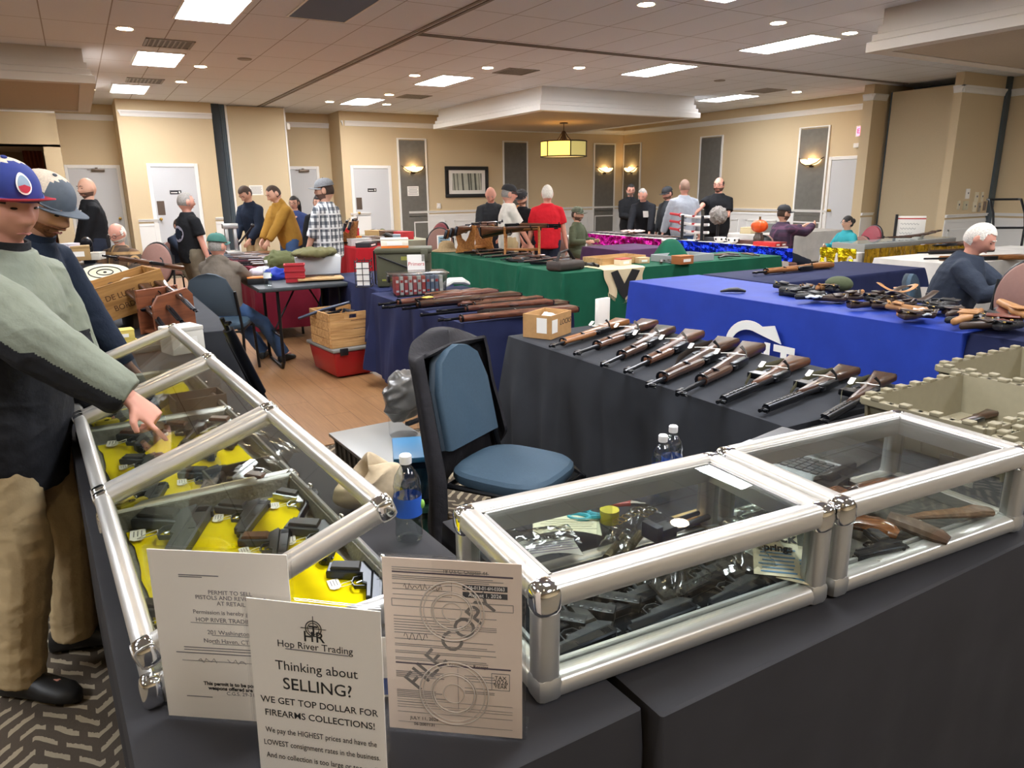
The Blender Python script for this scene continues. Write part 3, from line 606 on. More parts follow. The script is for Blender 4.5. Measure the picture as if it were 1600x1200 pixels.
# cream pennant with a black mark over the green edge
m = M(); Rn = random.Random(3)
P0 = Z(968, 424, .765)
m.grid(lambda u, v: (4.28+.52*u+.02*sin(v*9)*v+(.12*(.5-u))*max(0, v-.35)/.65, (5.95-.345*min(1, v/.35)) if v < .35 else 5.588-.012-.02*sin(u*12)*(v-.35), .764 if v < .35 else .764-.32*(v-.35)/.65*(1-.9*abs(u-.45)**1.5)), 24, 24)
t = tag(m.build('pennant', mat('cream_felt', '#d8c9a4', .9), solid=.003), 'cream cloth pennant with a black mark hanging over the green table edge', 'flag')
m = M(); m.prism([(4.36, .73), (4.44, .75), (4.53, .61), (4.62, .75), (4.72, .73), (4.58, .5), (4.53, .46), (4.47, .52)], .004, Matrix.Translation((0, 5.566, 0)) @ Matrix.Rotation(pi/2, 4, 'X'))
m.build('black_mark', INK, t)
m = M()
for i in range(34):
    u = i/33; x = 4.28+.52*u+.12*(.5-u); z = .764-.32*(1-.9*abs(u-.45)**1.5); m.tube([(x, 5.575, z+.005), (x+.006*sin(i*5), 5.572, z-.03)], .0022, 4)
m.build('fringe', MATS['cream_felt'], t)
# foil fringes
def foil(nm, col, pts, h, drop, label, seed, kind='strip'):
    m_ = mat('foil_'+nm, col, .22, .85, var=.5, scale=26, bump=1.0, bscale=38, stretch=(1, 1, .35)); m = M(); R = random.Random(seed)
    L = sum((V(pts[i+1])-V(pts[i])).length for i in range(len(pts)-1)); n = int(L/.035)
    def at(s):
        s *= L
        for i in range(len(pts)-1):
            a, b = V(pts[i]), V(pts[i+1]); l = (b-a).length
            if s <= l+1e-6: d = (b-a)/l; return a+d*s, V((d.y, -d.x))
            s -= l
    rows = 8; rings = []
    for r in range(rows+1):
        ring = []
        for i in range(n+1):
            p, q = at(min(1, i/n)); v = r/rows; o = .05+.03*noise.noise(V((i*.6, v*2.2, seed)))+.012*(i % 2)
            ring.append((p.x+q.x*o, p.y+q.y*o, h-drop*v*(1+.12*noise.noise(V((i*.4, seed, 1))))))
        rings.append(ring)
    N = n+1; m.add([p for r in rings for p in r], [(i*N+k, i*N+k+1, (i+1)*N+k+1, (i+1)*N+k) for i in range(rows) for k in range(n)])
    return tag(m.build('foil_fringe', m_, smooth=0, solid=.002), label, 'fringe')
foil('magenta', '#b8128e', [(7.5, 10.3), (7.5, 8.3)], .775, .17, 'magenta foil fringe along the table edge near the far corner', 1)
foil('blue', '#1536d6', [(7.55, 8.25), (7.55, 6.0)], .775, .16, 'blue foil fringe along the sword table edge', 2)
foil('yellow_gold', '#e0c21c', [(7.79, 5.79), (7.79, 5.30)], .80, .2, 'bright yellow foil swag right of the blue tinsel', 3)
foil('gold', '#a98524', [(7.8, 5.3), (10.0, 5.3)], .80, .55, 'long gold foil fringe hanging beside the grey-haired writing man', 4)
# ------------------------------------------------------------------ the display cases
GLS = glass('clear_glass', '#f2f5f3', 1.5); GLS2 = glass('lid_glass', '#eef0ea', 1.5); PLEX = glass('clear_acrylic', '#fdfdfd', 1.4); BAGM = glass('clear_poly_bag', '#f0f0ee', 1.5, .12, .06)
BLKFELT = mat('black_felt', '#191a1d', .95, var=.3, scale=60, spec=.1); YFELT = mat('yellow_felt', '#e6cf00', .95, var=.06, scale=14, spec=.1)
QUILT = mat('quilted_lining', '#7d7a70', .85, var=.1, scale=60, bump=.5, bscale=90)
ZT = .757
def bar(m, a, b, w_, h_, up=(0, 0, 1)):     # rounded aluminium profile between two points
    a, b = V(a), V(b); d = (b-a).normalized(); u = V(up); u = (u-d*u.dot(d)).normalized(); s = d.cross(u); pr = []
    for k in range(12):
        t = 2*pi*k/12; c_, s_ = cos(t), sin(t); e = .55
        pr.append((math.copysign(abs(c_)**e, c_)*w_/2, math.copysign(abs(s_)**e, s_)*h_/2))
    m.ring([[p+s*x+u*y for x, y in pr] for p in (a, b)])
def closed_case(X, L, W, Hh, label):
    t = empty('display_case', label, 'display case', X); q = .042; r = q/2
    x0, x1, y0, y1 = r, L-r, r, W-r; zb, zt = .02, Hh-r
    M().bb((.02, .02, .004), (L-.02, W-.02, .014)).build('base', BLKFELT, t, smooth=0)
    for z, n in ((zb, 'bottom_rail'), (zt, 'top_rail')):
        hh = .036 if n == 'bottom_rail' else q
        for a, b in (((x0, y0), (x1, y0)), ((x1, y0), (x1, y1)), ((x1, y1), (x0, y1)), ((x0, y1), (x0, y0))):
            m = M(); bar(m, (*a, z), (*b, z), q, hh); m.build(n, ALU, t, smooth=50)
    lip = M()
    for a, b in (((q, q), (L-q, q)), ((L-q, q), (L-q, W-q)), ((L-q, W-q), (q, W-q)), ((q, W-q), (q, q))):
        for z0, z1, o in ((.0, .04, .0), (Hh-.05, Hh-.008, 0)):
            d = (V(b)-V(a)).normalized(); nn = V((-d.y, d.x)); lip.bb((min(a[0], b[0]+nn.x*.006, a[0]+nn.x*.006, b[0]), min(a[1], b[1], a[1]+nn.y*.006), z0), (max(a[0], b[0], a[0]+nn.x*.006), max(a[1], b[1], a[1]+nn.y*.006), z1))
    lip.build('inner_channel', ALU2, t, smooth=0)
    for x, y in ((x0, y0), (x1, y0), (x1, y1), (x0, y1)):
        m = M(); bar(m, (x, y, .03), (x, y, Hh-.03), q-.002, q-.002, (1, 0, 0)); m.build('corner_post', ALU2, t, smooth=50)
        m = M(); m.box((x, y, Hh-r-.006), (q+.006, q+.006, q+.014)); m.build('corner_cap', CHROME, t, bevel=.017, seg=3)
        m = M(); m.box((x, y, .022), (q+.004, q+.004, .044)); m.build('corner_foot', ALU2, t, bevel=.012)
    M().bb((r, r, Hh-.014), (L-r, W-r, Hh-.010)).build('glass_top', GLS, t, smooth=0)
    for n, a, b in (('glass_front', (q, r-.002, .03), (L-q, r+.002, Hh-.03)), ('glass_side', (L-r-.002, q, .03), (L-r+.002, W-q, Hh-.03)), ('glass_side', (r-.002, q, .03), (r+.002, W-q, Hh-.03))):
        M().bb(a, b).build(n, GLS, t, smooth=0)
    for i in range(2):
        M().bb((q+(L-2*q)*.5*i, W-r-.004+.006*i, .03), (L*.55+(L*.45-q)*i, W-r+.006*i, Hh-.03)).build('glass_sliding_door', GLS, t, smooth=0)
    return t
rz = R_(-3.6)
CA = T(.50, .787, ZT, rz); CB = T(1.137, .747, ZT, rz)
closed_case(CA, .622, .335, .2, 'closed glass display case in front with parts bags and pistols inside')
closed_case(CB, .615, .345, .2, 'closed glass display case at right with wooden pistol stocks inside')
def tray(X, L, W, label, tilt, Hh=.05):                # local x: hinge side -> seller side (width), y: along the row
    t = empty('display_case', label, 'display case', X); 
    M().bb((.01, .01, .0), (W-.01, L-.01, .006)).build('base', QUILT, t, smooth=0)
    f = M(); f.grid(lambda u, v: (.045+(W-.09)*u, .05+(L-.1)*v, .0085+.0012*sin(u*9+v*4)), 10, 14); 
    for i, p in enumerate(f.v):
        e = max(abs(p[0]-W/2)/(W/2-.045), abs(p[1]-L/2)/(L/2-.05))
        if e > .99: f.v[i] = (p[0]+.008*noise.noise(V((p[0]*14, p[1]*14, 3))), p[1]+.012*noise.noise(V((p[0]*11, p[1]*11, 9))), p[2])
    f.build('felt_liner', YFELT, t, solid=.0015)
    for a, b, n in (((0, 0), (W, 0), 'tray_wall'), ((W, 0), (W, L), 'tray_wall'), ((W, L), (0, L), 'tray_wall'), ((0, L), (0, 0), 'tray_wall')):
        a, b = V((*a, 0)), V((*b, 0)); d = (b-a).normalized(); s_ = V((-d.y, d.x, 0))
        m = M(); m.ring([[p+s_*o+V((0, 0, z)) for o, z in ((.0, .006), (.004, 0), (.016, 0), (.016, Hh), (.012, Hh+.004), (.003, Hh), (-.004, Hh*.6))] for p in (a+d*.002, b-d*.002)]); w_ = m.build(n, ALU2, t, smooth=50)
        m = M(); m.ring([[p+s_*o+V((0, 0, z)) for o, z in ((.016, .006), (.024, .006), (.020, Hh-.006), (.016, Hh-.004))] for p in (a+d*.016, b-d*.016)]); m.build('lining', QUILT, w_, smooth=0)
    for x, y in ((.008, .008), (W-.008, .008), (W-.008, L-.008), (.008, L-.008)):
        M().box((x, y, Hh/2), (.034, .034, Hh+.004)).build('corner_cap', CHROME, t, bevel=.012, seg=3)
    # lid hinged along x = 0
    lid = bpy.data.objects.new('lid', None); COL.objects.link(lid); lid.parent = t; lid.matrix_local = T(0, 0, Hh+.016, ry=-tilt)
    q = .034
    for a, b, u in (((0, q/2, q/2), (W, q/2, q/2), 1), ((W-q/2, 0, q/2), (W-q/2, L, q/2), 0), ((W, L-q/2, q/2), (0, L-q/2, q/2), 0), ((q/2, L, q/2), (q/2, 0, q/2), 0)):
        m = M(); bar(m, a, b, q, q*1.15); 
        for k in (-.25, 0, .25): pass
        m.build('lid_bar', ALU, lid, smooth=50)
    for x, y in ((q/2, q/2), (W-q/2, q/2), (W-q/2, L-q/2), (q/2, L-q/2)):
        M().box((x, y, q/2), (q+.006, q+.006, q*1.15+.006)).build('lid_corner', CHROME, lid, bevel=.014, seg=3)
    M().bb((q/2, q/2, q*.5-.002), (W-q/2, L-q/2, q*.5+.002)).build('lid_glass', GLS2, lid, smooth=0)
    for yy in (.18, .5, .8): M().box((W-.004, L*yy, Hh+.008), (.008, .018, .014)).build('latch', CHROME, t, bevel=.003)
    return t
rz2 = R_(3.25); LT, WT = .712, .452
TRAYS = []
for i, l in enumerate(('nearest open display tray with yellow felt, behind the paper signs', 'middle open display tray with yellow felt and five small pistols', 'farthest open display tray, under the pointing hand')):
    d = V((-sin(rz2), cos(rz2), 0)); p = V((-.012, 1.095, ZT))+d*(LT+.003)*i
    X = T(p.x, p.y, p.z, rz2); TRAYS.append(X); tray(X, LT, WT, l, R_(18.5))
# ------------------------------------------------------------------ firearms
GRIPB = mat('dark_grip', '#26231f', .55, var=.15, scale=90); GRIPW = wood('walnut_grip', '#3f2416', '#6b4228', 30, .4); PARK = mat('parkerised_steel', '#3f4144', .45, .55, var=.08, scale=80)
SILV = mat('nickel_steel', '#a9adb2', .22, .9); TAGW = mat('price_tag_card', '#f0ece2', .8); STRING = mat('white_string', '#e8e6e0', .8)
def pistol_shapes(kind):
    if kind == 'auto':   sl = [(-.095, .012), (.1, .012), (.105, .018), (.105, .04), (-.09, .042), (-.1, .034)]; fr = [(-.1, .012), (.085, .012), (.082, .0), (.02, -.002), (.012, -.012), (-.03, -.014), (-.052, -.105), (-.1, -.1), (-.086, -.02), (-.112, .006)]; gp = [(-.04, -.02), (-.058, -.095), (-.093, -.091), (-.08, -.018)]
    elif kind == 'toggle': sl = [(-.11, .014), (-.02, .016), (.0, .022), (.125, .022), (.13, .034), (-.01, .036), (-.03, .052), (-.07, .052), (-.1, .036)]; fr = [(-.115, .014), (.0, .016), (.005, .0), (-.005, -.012), (-.035, -.014), (-.075, -.105), (-.12, -.085), (-.085, -.015), (-.125, .004)]; gp = [(-.045, -.02), (-.08, -.095), (-.112, -.082), (-.08, -.016)]
    elif kind == 'small': sl = [(-.07, .01), (.06, .01), (.064, .016), (.064, .032), (-.066, .034), (-.074, .026)]; fr = [(-.074, .01), (.055, .01), (.05, 0), (.015, -.002), (.008, -.01), (-.02, -.012), (-.034, -.078), (-.074, -.075), (-.064, -.016), (-.084, .004)]; gp = [(-.027, -.016), (-.04, -.07), (-.069, -.067), (-.058, -.014)]
    else: sl = [(-.03, .018), (.12, .022), (.122, .036), (.118, .04), (-.03, .044), (-.06, .03)]; fr = [(-.06, .03), (.03, .018), (.028, -.01), (-.02, -.014), (-.05, -.02), (-.07, -.1), (-.112, -.09), (-.088, -.01), (-.085, .012)]; gp = [(-.05, -.022), (-.07, -.098), (-.11, -.088), (-.086, -.012)]
    return sl, fr, gp
def pistol(kind, X, label, slide_m=PARK, frame_m=PARK, grip_m=GRIPB, group=None, tagat=None, scale=1.0, tagged=True):
    sl, fr, gp = pistol_shapes(kind); t = empty('pistol', label, 'pistol', X @ Matrix.Scale(scale, 4), group)
    M().prism(sl, .026, ch=.004, z0=.001).build('slide' if kind != 'revolver' else 'barrel', slide_m, t)
    M().prism(fr, .022, ch=.003, z0=.003).build('frame', frame_m, t)
    M().prism(gp, .033, ch=.004, z0=-.0005).build('grip', grip_m, t)
    g = M().tube([(-.03, -.012, .014), (-.022, -.034, .014), (0, -.038, .014), (.018, -.03, .014), (.022, -.002, .014)], .0028, 6, flat=2)
    g.build('trigger_guard', frame_m, t); M().tube([(-.008, -.004, .014), (-.004, -.018, .014), (.002, -.026, .014)], .0026, 6).build('trigger', SILV, t)
    if kind == 'revolver': M().lathe([(.012, -.024), (.019, -.02), (.019, .02), (.014, .024)], 14, T(-.008, .018, .016, ry=pi/2)).build('cylinder', slide_m, t)
    else:
        M().lathe([(.0045, 0), (.006, 0), (.006, .01)], 10, T((sl[2][0]-.002), .026, .014, ry=pi/2)).build('muzzle', BLUED, t)
        e = M()
        for k in range(6): e.box((sl[0][0]+.012+.004*k, .027, .0275), (.0015, .022, .0015))
        e.box((.0, .03, .0272), (.028, .012, .0012)); e.build('slide_serrations', BLUED, t)
        M().box((sl[-1][0]-.004, .03, .014), (.012, .016, .008)).build('hammer', frame_m, t, bevel=.002)
        M().box((sl[3][0]-.012, sl[3][1]+.002, .014), (.008, .006, .003)).box((sl[4][0]+.012, sl[4][1]+.002, .014), (.008, .006, .012)).build('sights', BLUED, t)
    if tagged: ptag(t, *(tagat or (.01, -.05)))
    return t
def ptag(t, x, y, ang=.3, s=1.0, sup=(0, -.03, .016)):
    c = M().prism([(-.024, -.014), (.018, -.014), (.026, -.006), (.026, .006), (.018, .014), (-.024, .014)], .0012, T(x-.02, y-.028, .004, ang, s=s)); g = c.build('price_tag', TAGW, t, smooth=0)
    m = M()
    for k in range(3): m.box((-.004, -.007+.007*k, .0016), (.026, .0018, .0006), 0, T(x-.02, y-.028, .004, ang, s=s))
    m.build('tag_writing', GREYINK, g, smooth=0)
    M().tube([(x, y-.022, .006), (x-.008, y-.006, .012), (x-.004, y+.016, .02), (x+.008, y+.02, .018), (x+.004, y-.004, .01), (x, y-.022, .006)], .0011, 4).build('tag_string', STRING, g)
def place_on(px_rear, px_muz, z, flip=False):           # a thing lying flat with its +x axis from rear to muzzle
    a, b = Z(*px_rear, z), Z(*px_muz, z); d = b-a; an = math.atan2(d.y, d.x); c = (a+b)/2
    return T(c.x, c.y, z, an) @ (Matrix.Scale(-1, 4, (0, 1, 0)) if flip else Matrix()), d.length
ZF = ZT+.012
for kind, ra, mu, sm, fm, gm, lab in (
    ('auto', (306, 802), (250, 888), PARK, PARK, GRIPB, 'large black pistol at the left of the nearest tray, beside the permit sign'),
    ('auto', (402, 792), (363, 842), PARK, PARK, GRIPB, 'grey steel pistol in the middle of the nearest tray, tag at its grip'),
    ('toggle', (478, 776), (456, 815), BLUED, SILV, GRIPB, 'pistol with bright trigger guard at the back of the nearest tray'),
    ('auto', (432, 843), (425, 884), BLUED, PARK, GRIPW, 'brown-gripped pistol above the permit sign'),
    ('auto', (517, 822), (490, 884), PARK, PARK, GRIPB, 'dark pistol with ribbed grip right of the brown-gripped one'),
    ('auto', (577, 886), (572, 952), STEEL, STEEL, GRIPB, 'slate-grey pistol nearest the top of the selling sign'),
    ('auto', (290, 948), (262, 1010), BLUED, PARK, GRIPB, 'dark pistol mostly hidden behind the permit sign'),
    ('small', (237, 684), (206, 711), BLUED, PARK, GRIPW, 'brown-gripped small pistol at the back left of the middle tray'),
    ('auto', (240, 717), (216, 748), PARK, PARK, GRIPB, 'black pistol at the left of the middle tray, tag below it'),
    ('toggle', (308, 665), (274, 700), BLUED, PARK, GRIPW, 'long-barrelled pistol at the back of the middle tray'),
    ('small', (372, 662), (350, 690), SILV, SILV, GRIPW, 'silver-slided pistol at the back right of the middle tray'),
    ('auto', (327, 694), (318, 722), PARK, PARK, GRIPB, 'dark pistol under the bar in the centre of the middle tray'),
    ('small', (366, 684), (350, 704), BLUED, PARK, GRIPB, 'small dark pistol half hidden by the lid bar of the middle tray'),
    ('auto', (338, 738), (311, 777), PARK, PARK, GRIPB, 'pistol left of the boxed pistol in the middle tray'),
    ('auto', (244, 765), (222, 800), PARK, PARK, GRIPB, 'pistol with a yellow lock near the front left of the middle tray'),
    ('small', (259, 624), (222, 652), STEEL, STEEL, GRIPB, 'pistol under the pointing hand in the farthest tray'),
    ('auto', (200, 648), (165, 668), PARK, PARK, GRIPB, 'pistol with a yellow lock in the farthest tray')):
    X, L = place_on(ra, mu, ZT+.011, False); nat = {'auto': .2, 'toggle': .24, 'small': .135}[kind]
    pistol(kind, X, lab, sm, fm, gm, 'pistols on yellow felt', tagat=(.0, -.055), scale=max(.75, min(1.15, L/nat)))
YLOCK = mat('yellow_plastic', '#e5d02a', .45)
for px, an, l in (((208, 792), .5, 'yellow trigger lock on the pistol in the middle tray'), ((168, 664), .3, 'yellow trigger lock in the farthest tray')):
    p = Z(*px, ZF+.03); t = empty('trigger_lock', l, 'lock', T(p.x, p.y, ZF+.036, an)); M().box((0, 0, 0), (.07, .022, .016)).box((0, .03, .0), (.05, .02, .016), .5).build('lock_body', YLOCK, t, bevel=.004); M().lathe([(.006, .008), (.008, .011), (.003, .011)], 10).build('key_hole', CHROME, t)
def obox(X, dx, dy, dz, m_, nm, label, cat='box', th=.006, fl=0, group=None, rim=0):
    t = empty(nm, label, cat, X, group); m = M(); m.bb((-dx/2, -dy/2, 0), (dx/2, dy/2, th))
    for a, b in (((-dx/2, -dy/2), (dx/2, -dy/2+th)), ((-dx/2, dy/2-th), (dx/2, dy/2)), ((-dx/2, -dy/2+th), (-dx/2+th, dy/2-th)), ((dx/2-th, -dy/2+th), (dx/2, dy/2-th))): m.bb((*a, th), (*b, dz))
    m.build('body', m_, t, smooth=0, bevel=.001)
    if rim:
        r_ = M()
        for a, b in (((-dx/2-rim, -dy/2-rim), (dx/2+rim, -dy/2)), ((-dx/2-rim, dy/2), (dx/2+rim, dy/2+rim)), ((-dx/2-rim, -dy/2), (-dx/2, dy/2)), ((dx/2, -dy/2), (dx/2+rim, dy/2))): r_.bb((*a, dz-.010), (*b, dz+.002))
        r_.build('rim', m_, t, bevel=.001)
    if fl:
        for s, n in ((-1, 'flap'), (1, 'flap')):
            M().box((0, s*(dy/2+fl*.35), dz-.01), (dx*.98, fl, th*.6), 0, None).build(n, m_, t)
    return t
# boxed pistols and plastic sleeves in the trays
p = Z(385, 742, ZF+.02); X = T(p.x, p.y, ZF, .12)
obox(X, .19, .14, .035, mat('grey_card', '#57534b', .8), 'pistol_box', 'open grey box holding a bright pistol in the middle tray', fl=0)
pistol('small', T(p.x+.01, p.y, ZF+.012, .9), 'bright pistol lying in the open grey box', SILV, SILV, GRIPW, None, scale=1.0)
m = M(); m.grid(lambda u, v: (-.09+.18*u, -.02+.05*v+.06*v*v, .03+.10*v+.008*sin(u*11+v*5)), 12, 10); o = m.build('plastic_sleeve', BAGM, solid=.0008); o.matrix_world = T(p.x+.10, p.y+.03, ZF, .9); tag(o, 'clear plastic sleeve standing up by the boxed pistol', 'sleeve')
p = Z(310, 632, ZF+.02); X = T(p.x, p.y, ZF, .1); obox(X, .17, .12, .06, mat('brown_card', '#5a4a3a', .8), 'pistol_box', 'brown bagged box in the farthest tray')
m = M(); m.grid(lambda u, v: (-.10+.2*u, .065+.01*sin(u*9), .0+.16*v+.012*sin(u*7)*v), 12, 8); o = m.build('plastic_sleeve', BAGM, solid=.0008); o.matrix_world = X; tag(o, 'clear plastic bag standing over the brown bagged box', 'sleeve')
# ---- contents of the front case
def lc(X, x, y, z=.016, rz=0, **k): return X @ T(x, y, z, rz, **k)
HOLB = mat('black_leather', '#1b1b1d', .5, var=.2, scale=40, bump=.3, bscale=60)
for i, (x, y, a, l) in enumerate(((.115, .088, 3.25, 'black pistol nearest the front corner post in the front case'), (.285, .085, 3.2, 'black pistol with two tags in the middle of the front case'), (.455, .082, 3.28, 'black pistol by the front glass at the right of the front case'),
    (.12, .150, 3.3, 'black pistol behind the nearest one at left of the front case'), (.275, .150, 3.22, 'black pistol in the second row of the front case'), (.44, .145, 3.3, 'black pistol under the clear parts bags in the front case'), (.25, .205, 3.2, 'black pistol in the third row of the front case'))):
    pistol('auto', lc(CA, x, y, .018, a), l, BLUED, PARK, GRIPB, 'black pistols in the front case', tagat=(-.05, .045) if i != 2 else (.0, .05), scale=.74)
LEATH = mat('dark_magazine', '#18191b', .4, .4)
for i, (q, l) in enumerate((((880, 955), 'left black magazine box in the front case'), ((925, 940), 'middle black magazine box in the front case'), ((965, 925), 'right black magazine box in the front case'))):
    p = Z(*q, ZT+.05); t = empty('magazine', l, 'magazine', T(p.x, p.y, ZT+.02, 2.3)); M().box((0, 0, .012), (.085, .03, .022)).build('body', LEATH, t, bevel=.003); m = M()
    for k in range(5): m.box((-.034+.017*k, .01, .0235), (.006, .004, .0012))
    m.build('witness_holes', SILV, t)
def at(px, py, dz, rz=0, **k): p = Z(px, py, ZT+dz); return T(p.x, p.y, p.z, rz-.06, **k)
def bag(X, wd, hh, dz, label, seed, content=None):
    m = M(); s = seed
    def f(u, v, k): 
        e = min(1, 5*min(u, 1-u, v, 1-v)); return (-wd/2+wd*u, -hh/2+hh*v, max(.001, k*dz*e*(.6+.7*noise.noise(V((u*4, v*4, s))))+.006+.008*noise.noise(V((u*9, v*9, s+3)))))
    m.grid(lambda u, v: f(u, v, 1), 16, 16); o = m.build('plastic_bag', BAGM, solid=.0006); o.matrix_world = X; tag(o, label, 'bag'); 
    return o
def card(X, wd, hh, label, m_, cat='card', lines=6, ink=GREYINK, words=None, curl=.0):
    t = empty('printed_card', label, cat, X); M().grid(lambda u, v: (-wd/2+wd*u, -hh/2+hh*v, curl*sin(u*pi)), 8, 2).build('card', m_, t, solid=.0008); m = M()
    for k in range(lines): m.box((wd*(.04-.02*(k % 3)), -hh*.42+hh*.62*k/lines, .0012+curl), (wd*(.78-.1*(k % 2)), hh*.03, .0006))
    if lines: m.build('print', ink, t, smooth=0)
    for j, (s, sz, x, y) in enumerate(words or ()): text(s, sz, T(x, y, .0016+curl), INK, t, bold=sz*.03)
    return t
PAPY = mat('pale_yellow_paper', '#efeacb', .8); KRAFT = mat('kraft_label', '#c9a870', .8)
card(at(885, 822, .035, -.5), .15, .09, 'pale yellow folded paper at the back of the front case', PAPY, 'paper', 5, mat('faint_ink', '#c9c7ae', .8), curl=.012)
card(at(855, 860, .06, -.25), .13, .075, 'white printed card reading Springs at the left of the front case', WHITEP, 'card', 5, mat('violet_ink', '#8f7f9c', .8), [('Springs', .026, 0, .028)], .014)
card(at(1082, 808, .05, .05), .075, .055, 'kraft header card of the spring bag in the front case', KRAFT, 'card', 4, mat('red_print', '#c77a5c', .8))
bag(at(845, 845, .066, -.2), .15, .09, .018, 'clear bag lying over the Springs card', 4)
bag(at(970, 850, .05, .7), .11, .07, .03, 'clear bag of brass-coloured tubes in the front case', 5)
for k, (x, y) in enumerate(((.255, .222), (.285, .215))): 
    tag(M().tube([(0, 0, 0), (.075, .045, .01)], .009, 10).build('metal_tube', mat('olive_brass', '#8a8368', .35, .7)), ('left', 'right')[k]+' olive metal tube inside the clear bag', 'tube').matrix_world = at(948+26*k, 872-4*k, .05)
bag(at(1005, 812, .045, .05), .09, .055, .03, 'bag of small springs beside the kraft card', 6)
m = M()
for k in range(9): m.tube([(.01*cos(a)+.012*k, .012*sin(a), .004+.0035*k % .02) for a in [j*.9 for j in range(8)]], .0012, 4)
tag(m.build('loose_springs', BRASS), 'heap of small brass springs in a clear bag', 'springs').matrix_world = at(965, 818, .045)
bag(at(1055, 905, .05, .3), .12, .09, .045, 'crumpled clear bag in front of the black gripframe parts', 7); bag(at(1150, 875, .055, -.2), .12, .1, .05, 'crumpled clear bag left of the Lock Springs card', 8)
bag(at(1180, 815, .03, .8), .10, .08, .02, 'clear bag with a dark part behind the Lock Springs card', 9)
card(at(1212, 866, .07, -.7, rx=.45), .085, .10, 'blue and cream card reading Lock Springs behind the front glass', mat('cream_card', '#ece0c0', .7), 'card', 7, mat('blue_print', '#6f9cc4', .7), [('Lock', .032, .008, .04), ('Springs', .022, .0, .014)])
card(at(1244, 880, .06, -.95, rx=.4), .06, .09, 'second blue card tucked behind the Lock Springs card', MATS['cream_card'], 'card', 6, MATS['blue_print'])
tag(M().box((0, 0, .012), (.05, .035, .024)).box((-.03, .0, .02), (.018, .045, .034)).tube([(.02, .008, .02), (.12, .012, .016)], .006, 8).tube([(.02, -.01, .012), (.13, -.008, .012)], .007, 8).build('gas_block_part', mat('anodised_black', '#3b3d44', .45, .3), bevel=.002), 'dark machined gun part with two prongs on the clear bags', 'gun part').matrix_world = at(1035, 838, .065, .12)
t = empty('scissors', 'turquoise-handled scissors at the back of the front case', 'scissors', at(925, 808, .04, 2.5)); TQ = mat('turquoise_plastic', '#35b3c6', .4)
for s in (-1, 1): M().tube([(.028+.024*cos(a), s*.016+.014*sin(a), .004+s*.002) for a in [j*pi/8 for j in range(16)]], .0045, 6, closed=True).tube([(.006, s*.012, .004), (-.03, 0, .004)], .005, 6).build('handle', TQ, t)
M().prism([(-.03, -.006), (-.03, .006), (-.085, .001)], .003, z0=.002).build('blade', SILV, t)
t = empty('tape_roll', 'yellow plastic clip beside the scissors in the front case', 'clip', at(952, 815, .03, .3)); M().lathe([(.012, 0), (.022, 0), (.022, .03), (.012, .03)], 18).build('body', YLOCK, t)
t = empty('pliers', 'red-handled pliers at the back of the front case', 'pliers', at(985, 790, .045, 2.4)); RH = mat('red_rubber', '#b3453c', .5)
for s in (-1, 1): M().tube([(0, s*.004, .006), (.03, s*.016, .006), (.075, s*.014, .006)], .0055, 8).build('handle', RH, t)
M().prism([(0, -.008), (0, .008), (-.035, .002), (-.035, -.002)], .008, z0=.002).build('jaws', SILV, t)
# ---- contents of the right case
HOLW = wood('walnut_stock_gloss', '#4a2714', '#8d5429', 22, .25, coat=.4); LEA2 = mat('brown_leather', '#57402e', .55, var=.2, scale=30)
WEB = mat('zebra_cloth', '#3d3a35', .9, var=.55, scale=14, stretch=(1, 5, 1))
m = M(); m.grid(lambda u, v: (.05+.515*u, .05+.245*v, .0165+.004*noise.noise(V((u*7, v*5, 1)))), 20, 12); o = m.build('camouflage_liner', WEB, solid=.001); o.matrix_world = CB; tag(o, 'dark streaked camouflage cloth lining the right case', 'cloth')
def blob(X, pts, rs, m_, nm, label, cat, flat=.6, n=10): return tag(M().tube(pts, rs, n, flat=flat, upv=(0, 0, 1)).build(nm, m_), label, cat).__setattr__('matrix_world', X)
blob(at(1362, 822, .045, -.75), [(-.05, 0, 0), (-.03, .01, .002), (.01, .004, .0), (.035, -.008, -.004), (.05, -.014, -.008)], [.016, .026, .03, .03, .018], HOLW, 'pistol_stock', 'glossy brown wooden pistol stock by the front glass of the right case', 'pistol stock')
blob(at(1426, 826, .045, -1.25), [(-.05, 0, .01), (0, .004, .004), (.05, 0, 0), (.07, 0, -.004)], [.022, .027, .025, .015], LEA2, 'leather_holster', 'tan-brown leather flap holster with a snap in the right case', 'holster')
blob(at(1490, 806, .05, -.22), [(-.12, .02, .0), (-.06, .01, .005), (.03, 0, .004), (.06, 0, .004), (.095, -.004, 0)], [.006, .013, .018, .022, .016], mat('reptile_grip', '#6a4a30', .5, var=.35, scale=60), 'flintlock_pistol', 'long brown flintlock pistol across the right case', 'antique pistol')
blob(at(1345, 772, .05, .1), [(-.08, 0, 0), (.0, .01, .006), (.1, .0, .0), (.17, -.01, 0)], [.012, .022, .028, .014], HOLW, 'pistol_stock', 'dark wooden stock under the top rail of the right case', 'pistol stock')
pistol('revolver', at(1310, 765, .05, .2), 'revolver with a dark grip at the back of the right case', BLUED, BLUED, HOLW, None, scale=1.1)
pistol('auto', at(1366, 862, .03, 3.0), 'black holstered pistol at the front left of the right case', BLUED, BLUED, HOLB, None, scale=.62, tagat=(.05, .06))
g = empty('price_tag', 'white string tag lying in front of the leather holster', 'tag', at(1462, 838, .024, .3)); ptag(g, .02, .03, .2, 1.1)
